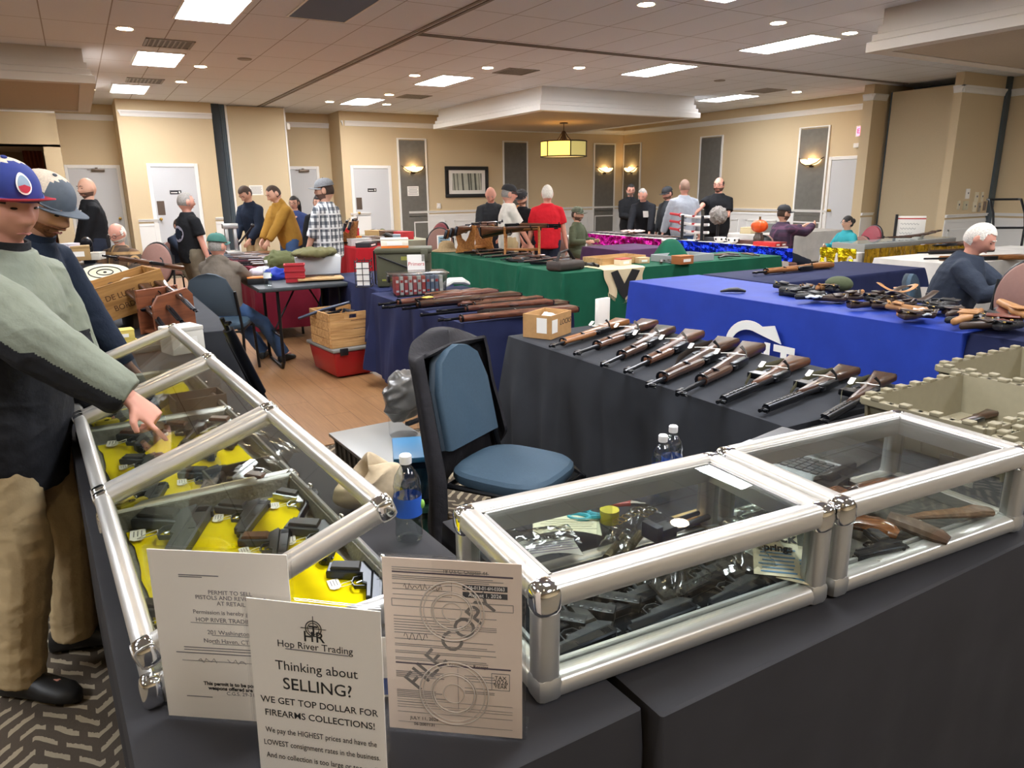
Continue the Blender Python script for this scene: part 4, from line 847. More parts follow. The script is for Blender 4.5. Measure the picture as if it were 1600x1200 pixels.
# dealer notice on the back glass
t = empty('dealer_placard', 'small dark and white placard on the end of the right case', 'placard', CB @ T(.55, .13, .10, rz=pi/2+.12)); M().box((0, 0, .03), (.08, .003, .026)).build('dark_header', mat('slate_card', '#5b5b5b', .6), t); M().box((0, 0, 0), (.08, .003, .034)).build('white_field', mat('pale_card', '#b9b9b7', .7), t)
text('DEALER', .012, T(0, -.002, .026, rx=pi/2), WHITEP, t)
text('PRESENTED BY', .009, T(0, -.002, .037, rx=pi/2), WHITEP, t)
# ------------------------------------------------------------------ paper signs in acrylic holders
def holder(bl, br, h, tilt, label, back=.10, nm='sign_holder'):
    a, b = V(bl), V(br); d = b-a; w_ = d.length; X = Matrix.Translation((a+b)/2) @ Matrix.Rotation(math.atan2(d.y, d.x), 4, 'Z') @ Matrix.Rotation(-tilt, 4, 'X')
    t = empty(nm, label, 'sign', X); e = .005
    M().bb((-w_/2-e, -.0015, 0), (w_/2+e, .0, h+e)).build('acrylic_front', PLEX, t, smooth=0)
    M().bb((-w_/2-e, .0025, 0), (w_/2+e, .004, h+e)).build('acrylic_back', PLEX, t, smooth=0)
    ca, sa = cos(tilt), sin(tilt); n_ = M()
    n_.add([(x, y*ca+z*sa*-1 if 0 else y, z) for x in (-w_/2-e, w_/2+e) for y, z in ((.003, 0), (back*ca, -back*sa*-1*-1+0), (back*ca, -back*sa+.0025), (.003, .003))], [(0, 1, 2, 3), (7, 6, 5, 4), (0, 4, 5, 1), (1, 5, 6, 2), (2, 6, 7, 3), (3, 7, 4, 0)])
    n_.build('acrylic_foot', PLEX, t, smooth=0)
    M().bb((-w_/2, .0006, .004), (w_/2, .0022, h)).build('paper_sheet', mat('cream_printed_sheet', '#f6efe4', .75), t, smooth=0)
    return t, w_, h
def P_(x, z): return T(x, .0004, z, rx=pi/2)      # print sits on the sheet
def lines_(t, rows, ink=GREYINK, nm='fine_print'):
    m = M()
    for x0, x1, z, hh in rows: m.bb((x0, .0002, z-hh/2), (x1, .0005, z+hh/2))
    return m.build(nm, ink, t, smooth=0)
t, w_, h = holder((.105, .855, ZT), (.238, .737, ZT), .272, .05, 'white acrylic sign asking Thinking about SELLING, in front of the nearest tray')
def tx(s, sz, fx, fz, b=0, ink=INK, sx=1.0, al='CENTER'): text(s, sz, P_((fx-.5)*w_, h*(1-fz)), ink, t, bold=b*sz, sx=sx, align=al, depth=.0001)
m = M(); cx, cz, r_ = .0, h*.88, .0105
for q in (1.0,): m.tube([(cx+r_*cos(a), .0003, cz+r_*sin(a)) for a in [k*pi/14 for k in range(28)]], .0007, 4, closed=True); m.tube([(cx+r_*.72*cos(a), .0003, cz+r_*.72*sin(a)) for a in [k*pi/12 for k in range(24)]], .0005, 4, closed=True)
m.bb((cx-.0004, .0001, cz-.004), (cx+.0004, .0006, cz+.017)); m.bb((cx-.017, .0001, cz-.0004), (cx+.017, .0006, cz+.0004)); m.build('crosshair_emblem', INK, t, smooth=0)
tx('H', .020, .46, .165, .01); tx('T', .020, .5, .135, .01); tx('R', .020, .545, .165, .01)
tx('Hop River Trading', .0135, .5, .215, 0); lines_(t, [(-.04, .045, h*.762, .0012)])
tx('Thinking about', .0185, .5, .33, 0); tx('SELLING?', .0235, .5, .425, .005); tx('WE GET TOP DOLLAR FOR', .0132, .5, .52, .006); tx('FIREARMS COLLECTIONS!', .0132, .5, .59, .006)
tx('We pay the HIGHEST prices and have the', .0112, .5, .685, 0, sx=.80); tx('LOWEST consignment rates in the business.', .0112, .5, .755, 0, sx=.80); tx('And no collection is too large or too small.', .0112, .5, .825, 0, sx=.80)
t, w_, h = holder((.012, 1.058, ZT), (.178, .935, ZT), .276, .03, 'white acrylic sign with the permit to sell pistols, left of the selling sign')
lines_(t, [(-.06, .0, h*.865, .0014), (-.06, -.025, h*.855, .0012)])
for s, sz, fz, b in (('PERMIT TO SELL', .0092, .23, 0), ('PISTOLS AND REVOLVERS', .0092, .26, 0), ('AT RETAIL', .0092, .292, 0), ('Permission is hereby granted to', .0092, .345, 0), ('HOP RIVER TRADING, LLC', .0096, .39, 0), ('201 Washington Ave', .0096, .462, 0), ('North Haven, CT 06473', .0096, .512, 0), ('This permit is to be posted in the', .0082, .77, .03), ('weapons offered are exposed', .0082, .797, .03), ('C.G.S. 29-31', .0085, .825, 0)):
    tx(s, sz, .57, fz, b, GREYINK if not b else INK)
lines_(t, [(-.05, .07, h*.592, .0007), (-.02, .05, h*.522, .0007), (-.02, .05, h*.472, .0007), (-.065, .08, h*.445, .0012), (-.065, .08, h*.43, .0012), (-.078, .08, h*.412, .0014), (-.07, .07, h*.365, .0006), (-.07, -.03, h*.147, .0012)])
m = M()
for k in range(3): x0 = -.045+.045*k; m.tube([(x0+.004*j, .0003, h*.37+.004*sin(j*2.4+k)) for j in range(8)], .0004, 4)
for k in range(2): m.tube([(.045+.004*j, .0003, h*(.335-.055*k)+.006*sin(j*1.7)) for j in range(8)], .0004, 4)
m.build('signature', GREYINK, t)
t, w_, h = holder((.288, .862, ZT), (.442, .742, ZT), .274, .045, 'tan federal licence sheet stamped FILE COPY in an acrylic stand')
for o in t.children:
    if o.name.startswith('paper_sheet'): o.data.materials.clear(); o.data.materials.append(mat('tan_printed_sheet', '#e2cfbe', .75))
PI_ = mat('soft_grey_print', '#8b8580', .8); SEAL = mat('pale_seal_print', '#c2b6aa', .8)
rows = [(-.43, .44, .925, .0022), (-.43, .42, .41, .0022)]; fine = []
Rn = random.Random(5)
for fz in (.95, .938, .905, .895, .885): fine.append((-.43, -.1+.5*Rn.random(), fz, .0011))
for fz in (.86, .83, .80): fine.append((-.43, .0, fz, .0009))
for fz in (.68, .66, .645, .63, .615, .6, .585): fine.append((-.43, -.02+.05*Rn.random(), fz, .0011)); 
for fz in (.69, .64, .63, .62): fine.append((.05, .32, fz, .001))
for fz in (.55, .52, .51, .48, .47, .44, .43): fine.append((-.43, .2+.2*Rn.random(), fz, .001))
for fz in (.36, .35, .34, .33, .25, .24, .23, .22, .21, .18): fine.append((-.43, -.15+.1*Rn.random(), fz, .0012))
for fz in (.36, .345, .33, .29, .27, .26): fine.append((.08, .3, fz, .001))
for fz in (.195, .165, .15, .12, .06): fine.append((-.43, .43, fz, .0006))
lines_(t, [(a*w_, b*w_, f*h, q) for a, b, f, q in rows], mat('purple_rule', '#574c58', .8), 'rules'); lines_(t, [(a*w_, b*w_, f*h, q) for a, b, f, q in fine], PI_)
m = M()
for z0, z1, x0, x1 in ((.735, .775, -.44, .44), (.29, .385, .28, .41)):
    for q in ((x0, x1, z0, z0), (x0, x1, z1, z1)): m.bb((q[0]*w_, .0002, q[2]*h-.0005), (q[1]*w_, .0005, q[2]*h+.0005))
    for x in (x0, x1): m.bb((x*w_-.0005, .0002, z0*h), (x*w_+.0005, .0005, z1*h))
m.bb((.03*w_, .0002, .16*h), (.03*w_+.0006, .0005, .4*h)); m.bb((.0, .0002, .81*h), (.0006, .0005, .88*h)); m.build('form_boxes', PI_, t, smooth=0)
m = M()
for cz, R0 in ((.72, .045), (.25, .05)):
    for q in (1, .9, .66, .6, .3): m.tube([(R0*q*cos(a), .00025, cz*h+R0*q*sin(a)) for a in [k*pi/20 for k in range(40)]], .0011 if q in (1, .6) else .0007, 4, closed=True)
m.build('seal_watermark', SEAL, t)
o = M().bb((.08*w_, .0002, .845*h), (.40*w_, .0006, .875*h)).bb((.08*w_, .0002, .805*h), (.40*w_, .0006, .835*h)).build('black_bars', mat('dark_bar', '#3d3d40', .8), t, smooth=0)
for s, fz in (('6-06-013-01-6H-03063', .14), ('August 1, 2026', .18)): text(s, .0076, T(.24*w_, .0000, (1-fz)*h, rx=pi/2), WHITEP, t, depth=.0001, sx=.78 if fz < .15 else 1)
for s, sz, fx, fz in (('18 U.S.C. Chapter 44', .0072, .6, .06), ('TAX', .0085, .845, .64), ('2026', .0105, .845, .665), ('YEAR', .0078, .845, .69), ('JULY 11, 2026', .0072, .27, .915), ('06-2007131', .0066, .27, .95), ('2026 Special Tax Receipt', .0072, .57, .585)): tx(s, sz, fx, fz, 0, INK)
m = M(); m.tube([(-.35*w_+.0022*j, .0003, .845*h+.004*sin(j*1.9)*(1+.5*sin(j*.6))) for j in range(26)], .0004, 4); m.tube([(-.36*w_+.002*j, .0003, .565*h+.006*sin(j*1.3)) for j in range(18)], .00035, 4); m.build('signature', INK, t)
text('FILE COPY', .044, P_(-.01*w_, .54*h) @ Matrix.Rotation(.88, 4, 'Z'), mat('stamp_grey', '#77706b', .8), t, bold=.0003, depth=.0001, sx=.92)
# white and blue leaflet box between the signs
t = empty('leaflet', 'white and blue folded leaflet between the two right acrylic signs', 'leaflet', T(.318, .93, ZT, -.5)); M().prism([(-.05, 0), (.05, 0), (.03, .09), (-.03, .09)], .004, T(0, 0, 0, rx=pi/2-.35)).build('card', WHITEP, t); M().prism([(-.043, .03), (.043, .03), (.05, .005), (-.05, .005)], .001, T(0, -.0045, .0, rx=pi/2-.35)).build('blue_band', mat('leaflet_blue', '#1f4fa0', .6), t)
# ------------------------------------------------------------------ drinks bottle, cloth bag
LBL = mat('bottle_label_blue', '#2b5fc4', .5); PETM = glass('pet_plastic', '#e9efef', 1.45, .03, .10); WATER = glass('water', '#e2eef2', 1.33); CAPW = mat('bottle_cap_white', '#efefef', .5)
def bottle(X, label, s=1.0, lab=LBL):
    t = empty('water_bottle', label, 'bottle', X @ Matrix.Scale(s, 4))
    M().lathe([(.02, 0), (.031, .004), (.033, .02), (.031, .05), (.033, .06), (.033, .12), (.031, .13), (.033, .14), (.028, .165), (.016, .185), (.0125, .19), (.0125, .2)], 20, caps=False).build('body', PETM, t)
    M().lathe([(.0335, .068), (.0335, .115)], 20, caps=False).build('label', lab, t); M().ell((.028, -.018, .092), (.008, .006, .012), 10, 6).build('green_spot', mat('label_green', '#8fc95a', .5), t)
    M().lathe([(.014, .195), (.0145, .2), (.0145, .214), (.012, .217)], 20).build('cap', CAPW, t); return t
p = Z(640, 842, ZT); bottle(T(p.x, p.y, ZT), 'clear water bottle with white cap and blue label beside the nearest tray', .94)
p = Z(1108, 790, ZT); bottle(T(1.17, 1.27, ZT), 'water bottle behind the front case, left of the pair', .8); bottle(T(1.24, 1.31, ZT), 'water bottle behind the front case, right of the pair', .8)
CANV = mat('tan_canvas', '#b6a488', .9, var=.1, scale=50, bump=.3, bscale=20)
m = M(); m.grid(lambda u, v: ((.085+.02*noise.noise(V((u*6, v*3, 2))))*cos(u*2*pi)*(sin(v*pi)**.6)*(1+.35*cos(u*4*pi+1)*v), (.055+.02*noise.noise(V((u*5, v*4, 8))))*sin(u*2*pi)*(sin(v*pi)**.6), .05*(1-cos(v*pi))*(.9+.5*noise.noise(V((u*3, v*3, 5))))+.012*sin(u*14)*v), 40, 18)
o = m.build('canvas_pouch', CANV, smooth=60); o.matrix_world = T(.53, 1.62, ZT+.004, .2); tag(o, 'crumpled tan canvas pouch behind the nearest tray lid', 'pouch')
# ------------------------------------------------------------------ people
def skin(nm, c): return mat(nm, c, .5, var=.05, scale=14, spec=.35)
SKA = skin('skin_fair', '#d3a48c'); SKB = skin('skin_rosy', '#d59a86'); SKC = skin('skin_tan', '#c08f72')
EYE = mat('eye_dark', '#2a211d', .2); LIP = mat('lip', '#a5645a', .5); BRC = {}
HAIR = {k: mat('hair_'+k, c, .75, var=.25, scale=90, bump=.4, bscale=120) for k, c in dict(black='#1d1a19', brown='#3c2c22', grey='#8f8a84', white='#d9d3c8', stub='#8d7060', dkstub='#6a4f42', auburn='#5a3a2a', ginger='#8a5a3c').items()}
def ik(a, t, l1, l2, hint):
    a, t = V(a), V(t); d = t-a; L = min(d.length, (l1+l2)*.999); d.normalize(); t = a+d*L
    x = (l1*l1-l2*l2+L*L)/(2*L); h = math.sqrt(max(0, l1*l1-x*x)); hv = V(hint); hv = hv-d*hv.dot(d)
    return a+d*x+hv.normalized()*h, t
def head_pt(th, ph, s=1.0):                  # th: 0 forward, ph: -90..90
    x, y, z = cos(ph)*cos(th), cos(ph)*sin(th), sin(ph)
    rx, ry, rz = .097, .077, .117
    if x < 0: rx = .105
    if z < 0: ry *= 1-.30*(-z)**1.6; rx *= 1-.14*(-z)**2
    p = V((rx*x, ry*y, rz*z))
    if x > 0:
        g = lambda y0, z0, sy, sz: math.exp(-((p.y-y0)/sy)**2-((p.z-z0)/sz)**2)
        p.x += .031*g(0, -.020, .013, .019)+.015*g(0, .004, .011, .022)+.006*g(.014, -.026, .008, .009)+.006*g(-.014, -.026, .008, .009)+.006*g(0, .036, .045, .012)+.007*g(0, -.062, .024, .012)+.012*g(0, -.098, .026, .02)
        p.x -= .008*g(.031, .014, .014, .012)+.008*g(-.031, .014, .014, .012)+.004*g(0, -.047, .03, .006)
        p.y += .004*(g(.05, -.03, .02, .03)-g(-.05, -.03, .02, .03))
    return p*s
def head_mesh(m, X, n=30, r=22):
    m.ring([[head_pt(2*pi*k/n, -pi/2+pi*(i+.5)/r) for k in range(n)] for i in range(r)], True, X)
    for s in (-1, 1): m.ell((-.008, s*.078, -.004), (.019, .010, .032), 8, 6, X)
def shell(X, fn, s=1.06, n=36, r=26, th=.004):         # the part of a head shell where fn(point) > 0
    m = M(); idx = {}
    P = [[head_pt(2*pi*k/n, -pi/2+pi*(i+.5)/r) for k in range(n)] for i in range(r)]
    for i in range(r-1):
        for k in range(n):
            q = [P[i][k], P[i][(k+1) % n], P[i+1][(k+1) % n], P[i+1][k]]; c = sum(q, V())/4
            if fn(c) > 0:
                ids = []
                for a in ((i, k), (i, (k+1) % n), (i+1, (k+1) % n), (i+1, k)):
                    if a not in idx: idx[a] = len(m.v); p = P[a[0]][a[1]]; m.v.append(V((p.x, p.y, p.z))*s)
                    ids.append(idx[a])
                m.f.append(tuple(ids)); m.mi.append(0)
    if fn(V((-.001, 0, .117))) > 0: 
        top = [idx[(r-1, k)] for k in range(n) if (r-1, k) in idx]
        if len(top) == n: m.f.append(tuple(top)); m.mi.append(0)
    m.v = [X @ p for p in m.v]; return m
def remeshed(m, name, mats, parent, vox, it=2, noise_amp=0, nsc=9, seed=0, drape=0):
    me = m.mesh(name+'_src', mats, smooth=0); o = bpy.data.objects.new('tmp', me); COL.objects.link(o)
    r = o.modifiers.new('r', 'REMESH'); r.mode = 'VOXEL'; r.voxel_size = vox; r.use_smooth_shade = True
    if it: s_ = o.modifiers.new('s', 'SMOOTH'); s_.factor = .5; s_.iterations = it
    dg = bpy.context.evaluated_depsgraph_get(); out = bpy.data.meshes.new_from_object(o.evaluated_get(dg))
    bpy.data.objects.remove(o, do_unlink=True); bpy.data.meshes.remove(me)
    if noise_amp:
        nv = [v.normal.copy() for v in out.vertices]
        for v, n_ in zip(out.vertices, nv):
            c = v.co; f = noise.noise(V((c.x*nsc, c.y*nsc, c.z*nsc*.8+seed)))+.6*(1-2*abs(noise.noise(V((c.x*nsc*1.3+9, c.y*nsc*1.3, c.z*nsc*2.2+seed)))))
            v.co = c+n_*(noise_amp*f)
    out.name = name; out.materials.clear()
    for q in (mats if isinstance(mats, (list, tuple)) else [mats]): out.materials.append(q)
    out.polygons.foreach_set('use_smooth', [True]*len(out.polygons))
    ob = bpy.data.objects.new(name, out); COL.objects.link(ob)
    if parent: ob.parent = parent
    return ob
def hand(m, W, d, n_, side, k=1.0, curl=.5, point=False, spread=.1):      # W wrist, d along the hand, n_ palm normal
    W, d, n_ = V(W), V(d).normalized(), V(n_); n_ = (n_-d*n_.dot(d)).normalized(); s = d.cross(n_)*side
    m.tube([W-d*.02*k, W+d*.03*k, W+d*.065*k, W+d*.092*k], [(.025*k, .019*k), (.034*k, .016*k), (.040*k, .015*k), (.038*k, .012*k)], 10, upv=n_)
    for i, (o, l) in enumerate(((.029, .072), (.010, .080), (-.010, .075), (-.028, .058))):
        b = W+d*.085*k+s*o*k; c = curl if not (point and i == 0) else .05
        if point and i > 0: c = 1.15
        pts = [b]; a = c*.5; dd = d+s*(o*spread*8)
        for j, f in enumerate((.45, .32, .23)):
            a += c*.55; pts.append(pts[-1]+(dd.normalized()*cos(a)+n_*sin(a))*l*f*k)
        m.tube(pts, [.0092*k, .0088*k, .0082*k, .0062*k], 8)
    b = W+d*.03*k+s*.026*k; m.tube([b, b+(d*.6+s*.7+n_*.25).normalized()*.038*k, b+(d*.6+s*.7+n_*.25).normalized()*.038*k+(d*.85+s*.25+n_*.4).normalized()*.032*k], [.0135*k, .011*k, .008*k], 8)
def person(label, px, py, dist, heading, ztop=None, lean=0, nod=10, hyaw=0, L=None, R=None, sit=None, skinm=SKA, top=None, topm=None, sleeve='long', bottom='long', botm=None, shoe=None, hair='short', hairc='brown',
           cap=None, beard=None, glasses=False, vox=.013, fat=1.0, fleece=.012, feet=None, hood=False, lip=True, tilt=0, dx=0, hL={}, hR={}, baggy=1.0, stance=.1, extra=None, capm2=None, capk=None, elbow=None, pz=None, paint=None, collar=None, hs=1.07, hemz=None):
    tp = Dm(px, py, dist); zt = ztop or tp.z
    if cap: zt -= .018
    hd, ln, nd = R_(heading), R_(lean), R_(nod)
    def skel(k, pelv):
        P = V((0, 0, pelv)); sp = V((sin(ln), 0, cos(ln))); N = P+sp*.51*k; nk = V((sin(ln*.9+nd*.35), 0, cos(ln*.9+nd*.35))); Hc = N+nk*.142*k
        top_ = Hc+V((sin(ln*.3+nd), 0, cos(ln*.3+nd)))*.118*k; return P, sp, N, nk, Hc, top_
    k = 1.0; pel = pz or (sit and .575) or .95
    for _ in range(8):
        pl = pel if sit or pz else .95*k
        z_ = skel(k, pl)[5].z; base = pl if sit or pz else 0
        k *= (zt-base)/(z_-base)
    k = max(.7, min(1.25, k)); pl = pel if sit or pz else .95*k
    P, sp, N, nk, Hc, top_ = skel(k, pl); fw = V((cos(ln), 0, -sin(ln)))
    off = Matrix.Rotation(hd, 3, 'Z') @ V((top_.x, 0, 0))
    X = Matrix.Translation((tp.x-off.x, tp.y-off.y, 0)) @ Matrix.Rotation(hd, 4, 'Z')
    S = {s: P+sp*.425*k+V((0, s*.172*k*(.94+.06*fat), 0)) for s in (1, -1)}
    Hp = {s: P+V((0, s*.088*k, -.03*k)) for s in (1, -1)}
    W = {}; E = {}; ld = {}
    for s, t in ((1, L), (-1, R)):
        if t and t[0] == 'w': tw = X.inverted() @ V(t[1:]); t = tuple(q/k for q in tw) if not (sit or pz) else tuple(tw)
        tgt = V(t)*k if t else V((.06, s*.27, .80))*k if not sit else V((.28, s*.2, (pl+.16)/k))*k
        if t and (sit or pz): tgt = V((t[0], t[1], t[2]))
        hint = (-.55, s*.5, -.5) if elbow is None else elbow
        E[s], W[s] = ik(S[s], tgt, .285*k, .255*k, hint)
    A = {}; K = {}
    for s in (1, -1):
        if sit:
            f = feet[0 if s > 0 else 1] if feet else (.42, s*.14)
            A[s] = V((f[0], f[1], .09)); K[s], _ = ik(Hp[s], A[s], .43*k, .42*k, (1, s*.15, .6))
        else:
            A[s] = V((-.02+.02*s, s*stance*k, .09*k)); K[s], _ = ik(Hp[s], A[s], .425*k, .415*k, (1, 0, 0))
    hm = Matrix.Translation(Hc) @ Matrix.Rotation(R_(hyaw), 4, 'Z') @ Matrix.Rotation(ln*.3+nd, 4, 'Y') @ Matrix.Rotation(R_(tilt), 4, 'X') @ Matrix.Scale(k*hs, 4)
    # ---- body: one continuous surface
    m = M(); head_mesh(m, hm)
    m.tube([N-sp*.06*k, N+nk*.02*k, Hc-nk*.05*k+V((-.012*k, 0, 0))], [(.068*k, .06*k), .056*k, .052*k], 14, upv=fw)
    tz = ((-.10, .135, .10), (0, .155, .108), (.13, .138, .10), (.28, .158, .112), (.39, .155, .10), (.45, .105, .075), (.50, .06, .055))
    m.tube([P+sp*z*k for z, a, b in tz], [(a*k*fat**.5, b*k*fat) for z, a, b in tz], 18, upv=fw)
    for s in (1, -1):
        hk = hL if s > 0 else hR; fd = (W[s]-E[s]).normalized()
        m.tube([S[s]-V((0, s*.05*k, 0)), S[s], (S[s]+E[s])/2, E[s], E[s]+fd*.08*k, W[s]], [.05*k, .052*k, .046*k, .039*k, .038*k, .025*k], 12)
        hand(m, W[s], hk.get('d', fd), hk.get('n', (-.25, -s, -.2)), s*hk.get('flip', 1), k, hk.get('curl', .45), hk.get('point', False))
        m.tube([Hp[s]+V((0, 0, .06*k)), Hp[s], (Hp[s]*.55+K[s]*.45), K[s], K[s]*.65+A[s]*.35, A[s]], [.08*k, .085*k, .072*k, .052*k, .05*k, .036*k], 12)
        m.tube([A[s]+V((-.03*k, 0, -.03*k)), A[s]+V((.13*k, s*.02*k, -.045*k))], [.036*k, .028*k], 8)
    body = remeshed(m, 'person', skinm, None, vox, 1); body.matrix_world = X; tag(body, label, 'person', None)
    # ---- clothes
    g = fleece
    if topm:
        m = M(); hem = hemz or (-.13 if not hood else -.15)
        tz = [(hem, .158, .125), (-.03, .172, .132), (.10, .168, .13), (.25, .174, .132), (.35, .172, .124), (.41, .148, .108), (.455, .108, .09), (.495, .078, .076), (.522, .064, .064)]
        m.tube([P+sp*z*k*(1 if not sit or z > 0 else .6) for z, a, b in tz], [((a*fat**.4*(.5+.5*baggy)+g)*k, (b*(.3+.7*fat)*(.5+.5*baggy)+g)*k) for z, a, b in tz], 20, upv=fw)
        for s in (1, -1):
            e = (E[s]-S[s])
            if sleeve == 'long':
                fd = (W[s]-E[s]); b_ = baggy
                m.tube([S[s]-V((0, s*.07*k, .0)), S[s]-V((0, s*.0, .012)), S[s]+e*.5, E[s], E[s]+fd*.45, E[s]+fd*.88, E[s]+fd*.97], [(.058+g)*k, (.058*b_+g)*k, (.060*b_+g)*k, (.053*b_+g)*k, (.046*b_+g)*k, (.038*b_+g)*k, (.030*b_+g)*k], 14)
            elif sleeve == 'rolled':
                fd = (W[s]-E[s]); m.tube([S[s]-V((0, s*.07*k, .005)), S[s], S[s]+e*.5, E[s], E[s]+fd*.15], [(.07+g)*k, (.066+g)*k, (.06+g)*k, (.055+g)*k, (.05+g)*k], 12)
            else: m.tube([S[s]-V((0, s*.07*k, .0)), S[s]-V((0, 0, .012)), S[s]+e*.45, S[s]+e*.72], [(.058+g)*k, (.060+g)*k, (.064+g)*k, (.066+g)*k], 12)
        if hood:
            m.tube([N-fw*.03*k+V((0, y*k, -abs(y)*.25*k+.01)) for y in (-.13, -.08, 0, .08, .13)], [.03*k, .045*k, .055*k, .045*k, .03*k], 10)
        sh = remeshed(m, top or 'shirt', topm, body, vox, 2, .006*k, 9, len(label) % 50)
        if paint:
            for pg in sh.data.polygons: pg.material_index = paint(pg.center, pg.normal, P, sp, S, E, W)
    if collar:
        m = M().tube([N-sp*.03*k, N+nk*.012*k, N+nk*.04*k], [(.082*k, .075*k), (.078*k, .072*k), (.074*k, .07*k)], 20, upv=fw, caps=False); m.build('collar', collar, body, solid=.008, smooth=60)
    if botm:
        m = M()
        for s in (1, -1):
            q = [Hp[s]+V((0, 0, .09*k)), Hp[s], Hp[s]*.55+K[s]*.45, K[s], K[s]*.5+A[s]*.5, A[s]+V((0, 0, -.015))]
            rr = [.1, .108, .092, .072, .068, .068]
            if bottom == 'short': q = q[:4]; q[3] = Hp[s]*.1+K[s]*.9; rr = [.1, .11, .105, .1]
            m.tube(q, [r*k*(.85+.15*fat)+.004 for r in rr], 14)
        m.tube([P+sp*z*k for z in (-.14, -.04, .05, .10)], [(.14*k*fat**.5, .11*k*fat), (.168*k*fat**.5, .125*k*fat), (.162*k*fat**.5, .12*k*fat), (.155*k*fat**.5, .116*k*fat)], 18, upv=fw)
        remeshed(m, 'shorts' if bottom == 'short' else 'trousers', botm, body, vox, 2, .007*k, 8, 3)
        if not (cap == 'x'):
            for s in (1, -1):
                a = A[s]; dr = V((1, s*.22, 0)).normalized()
                m = M(); b0 = V((a.x, a.y, 0)); sd = V((-dr.y, dr.x, 0))
                def sec(t, w_, h_, z0=.004): c = b0+dr*t*k; return [c+sd*(w_*cos(q))*k+V((0, 0, z0+max(0, h_*k*(.5+.5*sin(q))))) for q in [2*pi*i/14 for i in range(14)]]
                m.ring([sec(-.085, .02, .05), sec(-.075, .036, .085), sec(-.02, .042, .12), sec(.04, .043, .10), (sec(.10, .05, .075)), sec(.16, .048, .06), sec(.195, .03, .045), sec(.205, .012, .03)])
                m.build('shoe', shoe or mat('black_shoe', '#1a1a1b', .5), body, smooth=60)
    # ---- face and hair
    for s in (1, -1): M().ell((.0840, s*.031, .012), (.007, .0115, .0038), 10, 6, hm).build('eye', EYE, body)
    pass
    for s in (1, -1): M().tube([(.096, s*.016, .034), (.094, s*.032, .040), (.082, s*.05, .034)], [.003, .0042, .002], 6, X=hm).build('eyebrow', HAIR['brown' if 'stub' in hairc else hairc], body)
    m = M().tube([(.084, -.022, -.064), (.096, -.008, -.060), (.098, 0, -.062), (.096, .008, -.060), (.084, .022, -.064)], [.0015, .0042, .0046, .0042, .0015], 6, X=hm, flat=.8); m.build('lips', LIP, body)
    nh = {'short': lambda p: 1 if (p.z > .055-.5*max(0, p.x) and p.x < .075) or (p.x < -.01 and p.z > -.055) or (p.x < .02 and p.z > .0 and p.z > -.03) or p.z > .088 else -1,
          'buzz': lambda p: 1 if (p.x < .02 and p.z > -.045 and abs(p.y) < 1) or (p.z > .075 and p.x < .06) else -1,
          'fringe': lambda p: 1 if (p.x < .0 and -.055 < p.z < .055) or (p.x < .03 and abs(p.y) > .06 and -.01 < p.z < .05) else -1,
          'full': lambda p: 1 if p.z > .056+.32*max(0, p.x-.01) or (p.x < -.012 and p.z > -.062) or (p.x < .028 and p.z > .004) else -1,
          'long': lambda p: 1 if (p.z > .06) or (p.x < .03 and p.z > -.11) else -1}.get(hair)
    if nh: 
        if cap: nh0 = nh; nh = lambda p: nh0(p) if p.z < .05 else -1
        if not hair == 'none':
            mm = shell(hm, nh, 1.05 if hair != 'buzz' else 1.02)
            if len(mm.f) > 4: mm.build('hair', HAIR[hairc], body, solid=.006*k, smooth=60)
    if hair == 'long':
        m = M(); m.tube([hm @ V(p) for p in ((-.05, 0, .06), (-.095, 0, -.0), (-.10, 0, -.09), (-.09, 0, -.19), (-.08, 0, -.26))], [(.07*k, .04*k), (.082*k, .045*k), (.085*k, .04*k), (.08*k, .035*k), (.05*k, .02*k)], 14, upv=(0, 1, 0) if 0 else None); m.build('hair_length', HAIR[hairc], body)
    if hair == 'bun':
        shell(hm, lambda p: 1 if p.z > .05-.45*p.x*(p.x > 0) and p.x < .08 or (p.x < 0 and p.z > -.06) else -1, 1.07).build('hair', HAIR[hairc], body, solid=.006*k, smooth=60); M().ell((-.115, 0, .02), (.035, .045, .045), 12, 10, hm).build('hair_bun', HAIR[hairc], body)
    if beard:
        shell(hm, lambda p: 1 if p.x > -.01 and (p.z < -.070 or (abs(p.y) > .034 and p.z < -.028) or (-.052 < p.z < -.036 and abs(p.y) < .03)) else -1, 1.03).build('beard', HAIR[beard], body, solid=.004*k, smooth=60)
    if glasses:
        m = M()
        for s in (1, -1):
            m.tube([(.103, s*.031+.022*cos(a), .010+.016*sin(a)) for a in [j*pi/8 for j in range(16)]], .0022, 5, closed=True, X=hm); m.tube([(.1, s*.053, .014), (.05, s*.079, .016), (-.015, s*.082, .01)], .002, 5, X=hm)
        m.tube([(.104, -.01, .014), (.108, 0, .016), (.104, .01, .014)], .002, 5, X=hm); m.build('glasses', BLACKP, body)
    if cap:
        back = capk == 'back'; rim = .046
        dome = lambda p: 1 if p.z > .034-.10*p.x else -1
        m = M(); n = 28; rings = []
        for i in range(11):
            ph = pi/2*i/10; z = rim+.086*sin(ph)*(1.02 if i < 10 else 1); r_ = cos(ph)**.72 if i < 10 else .03
            rings.append([hm @ V((-.004+.108*r_*cos(2*pi*j/n), .088*r_*sin(2*pi*j/n), z-.10*(0.108*r_*cos(2*pi*j/n))*(1-i/10)*.6)) for j in range(n)])
        m.ring(rings, True)
        if capm2:                                        # trucker cap: front panels in one colour, mesh in another
            m.mi = []
            for f in m.f: c = hm.inverted() @ (sum((m.v[i] for i in f), V())/len(f)); m.mi.append(0 if c.x > .028 else 1)
            cp = m.build('cap', [cap, capm2], body, smooth=60)
        else: cp = m.build('cap', cap, body, smooth=60)
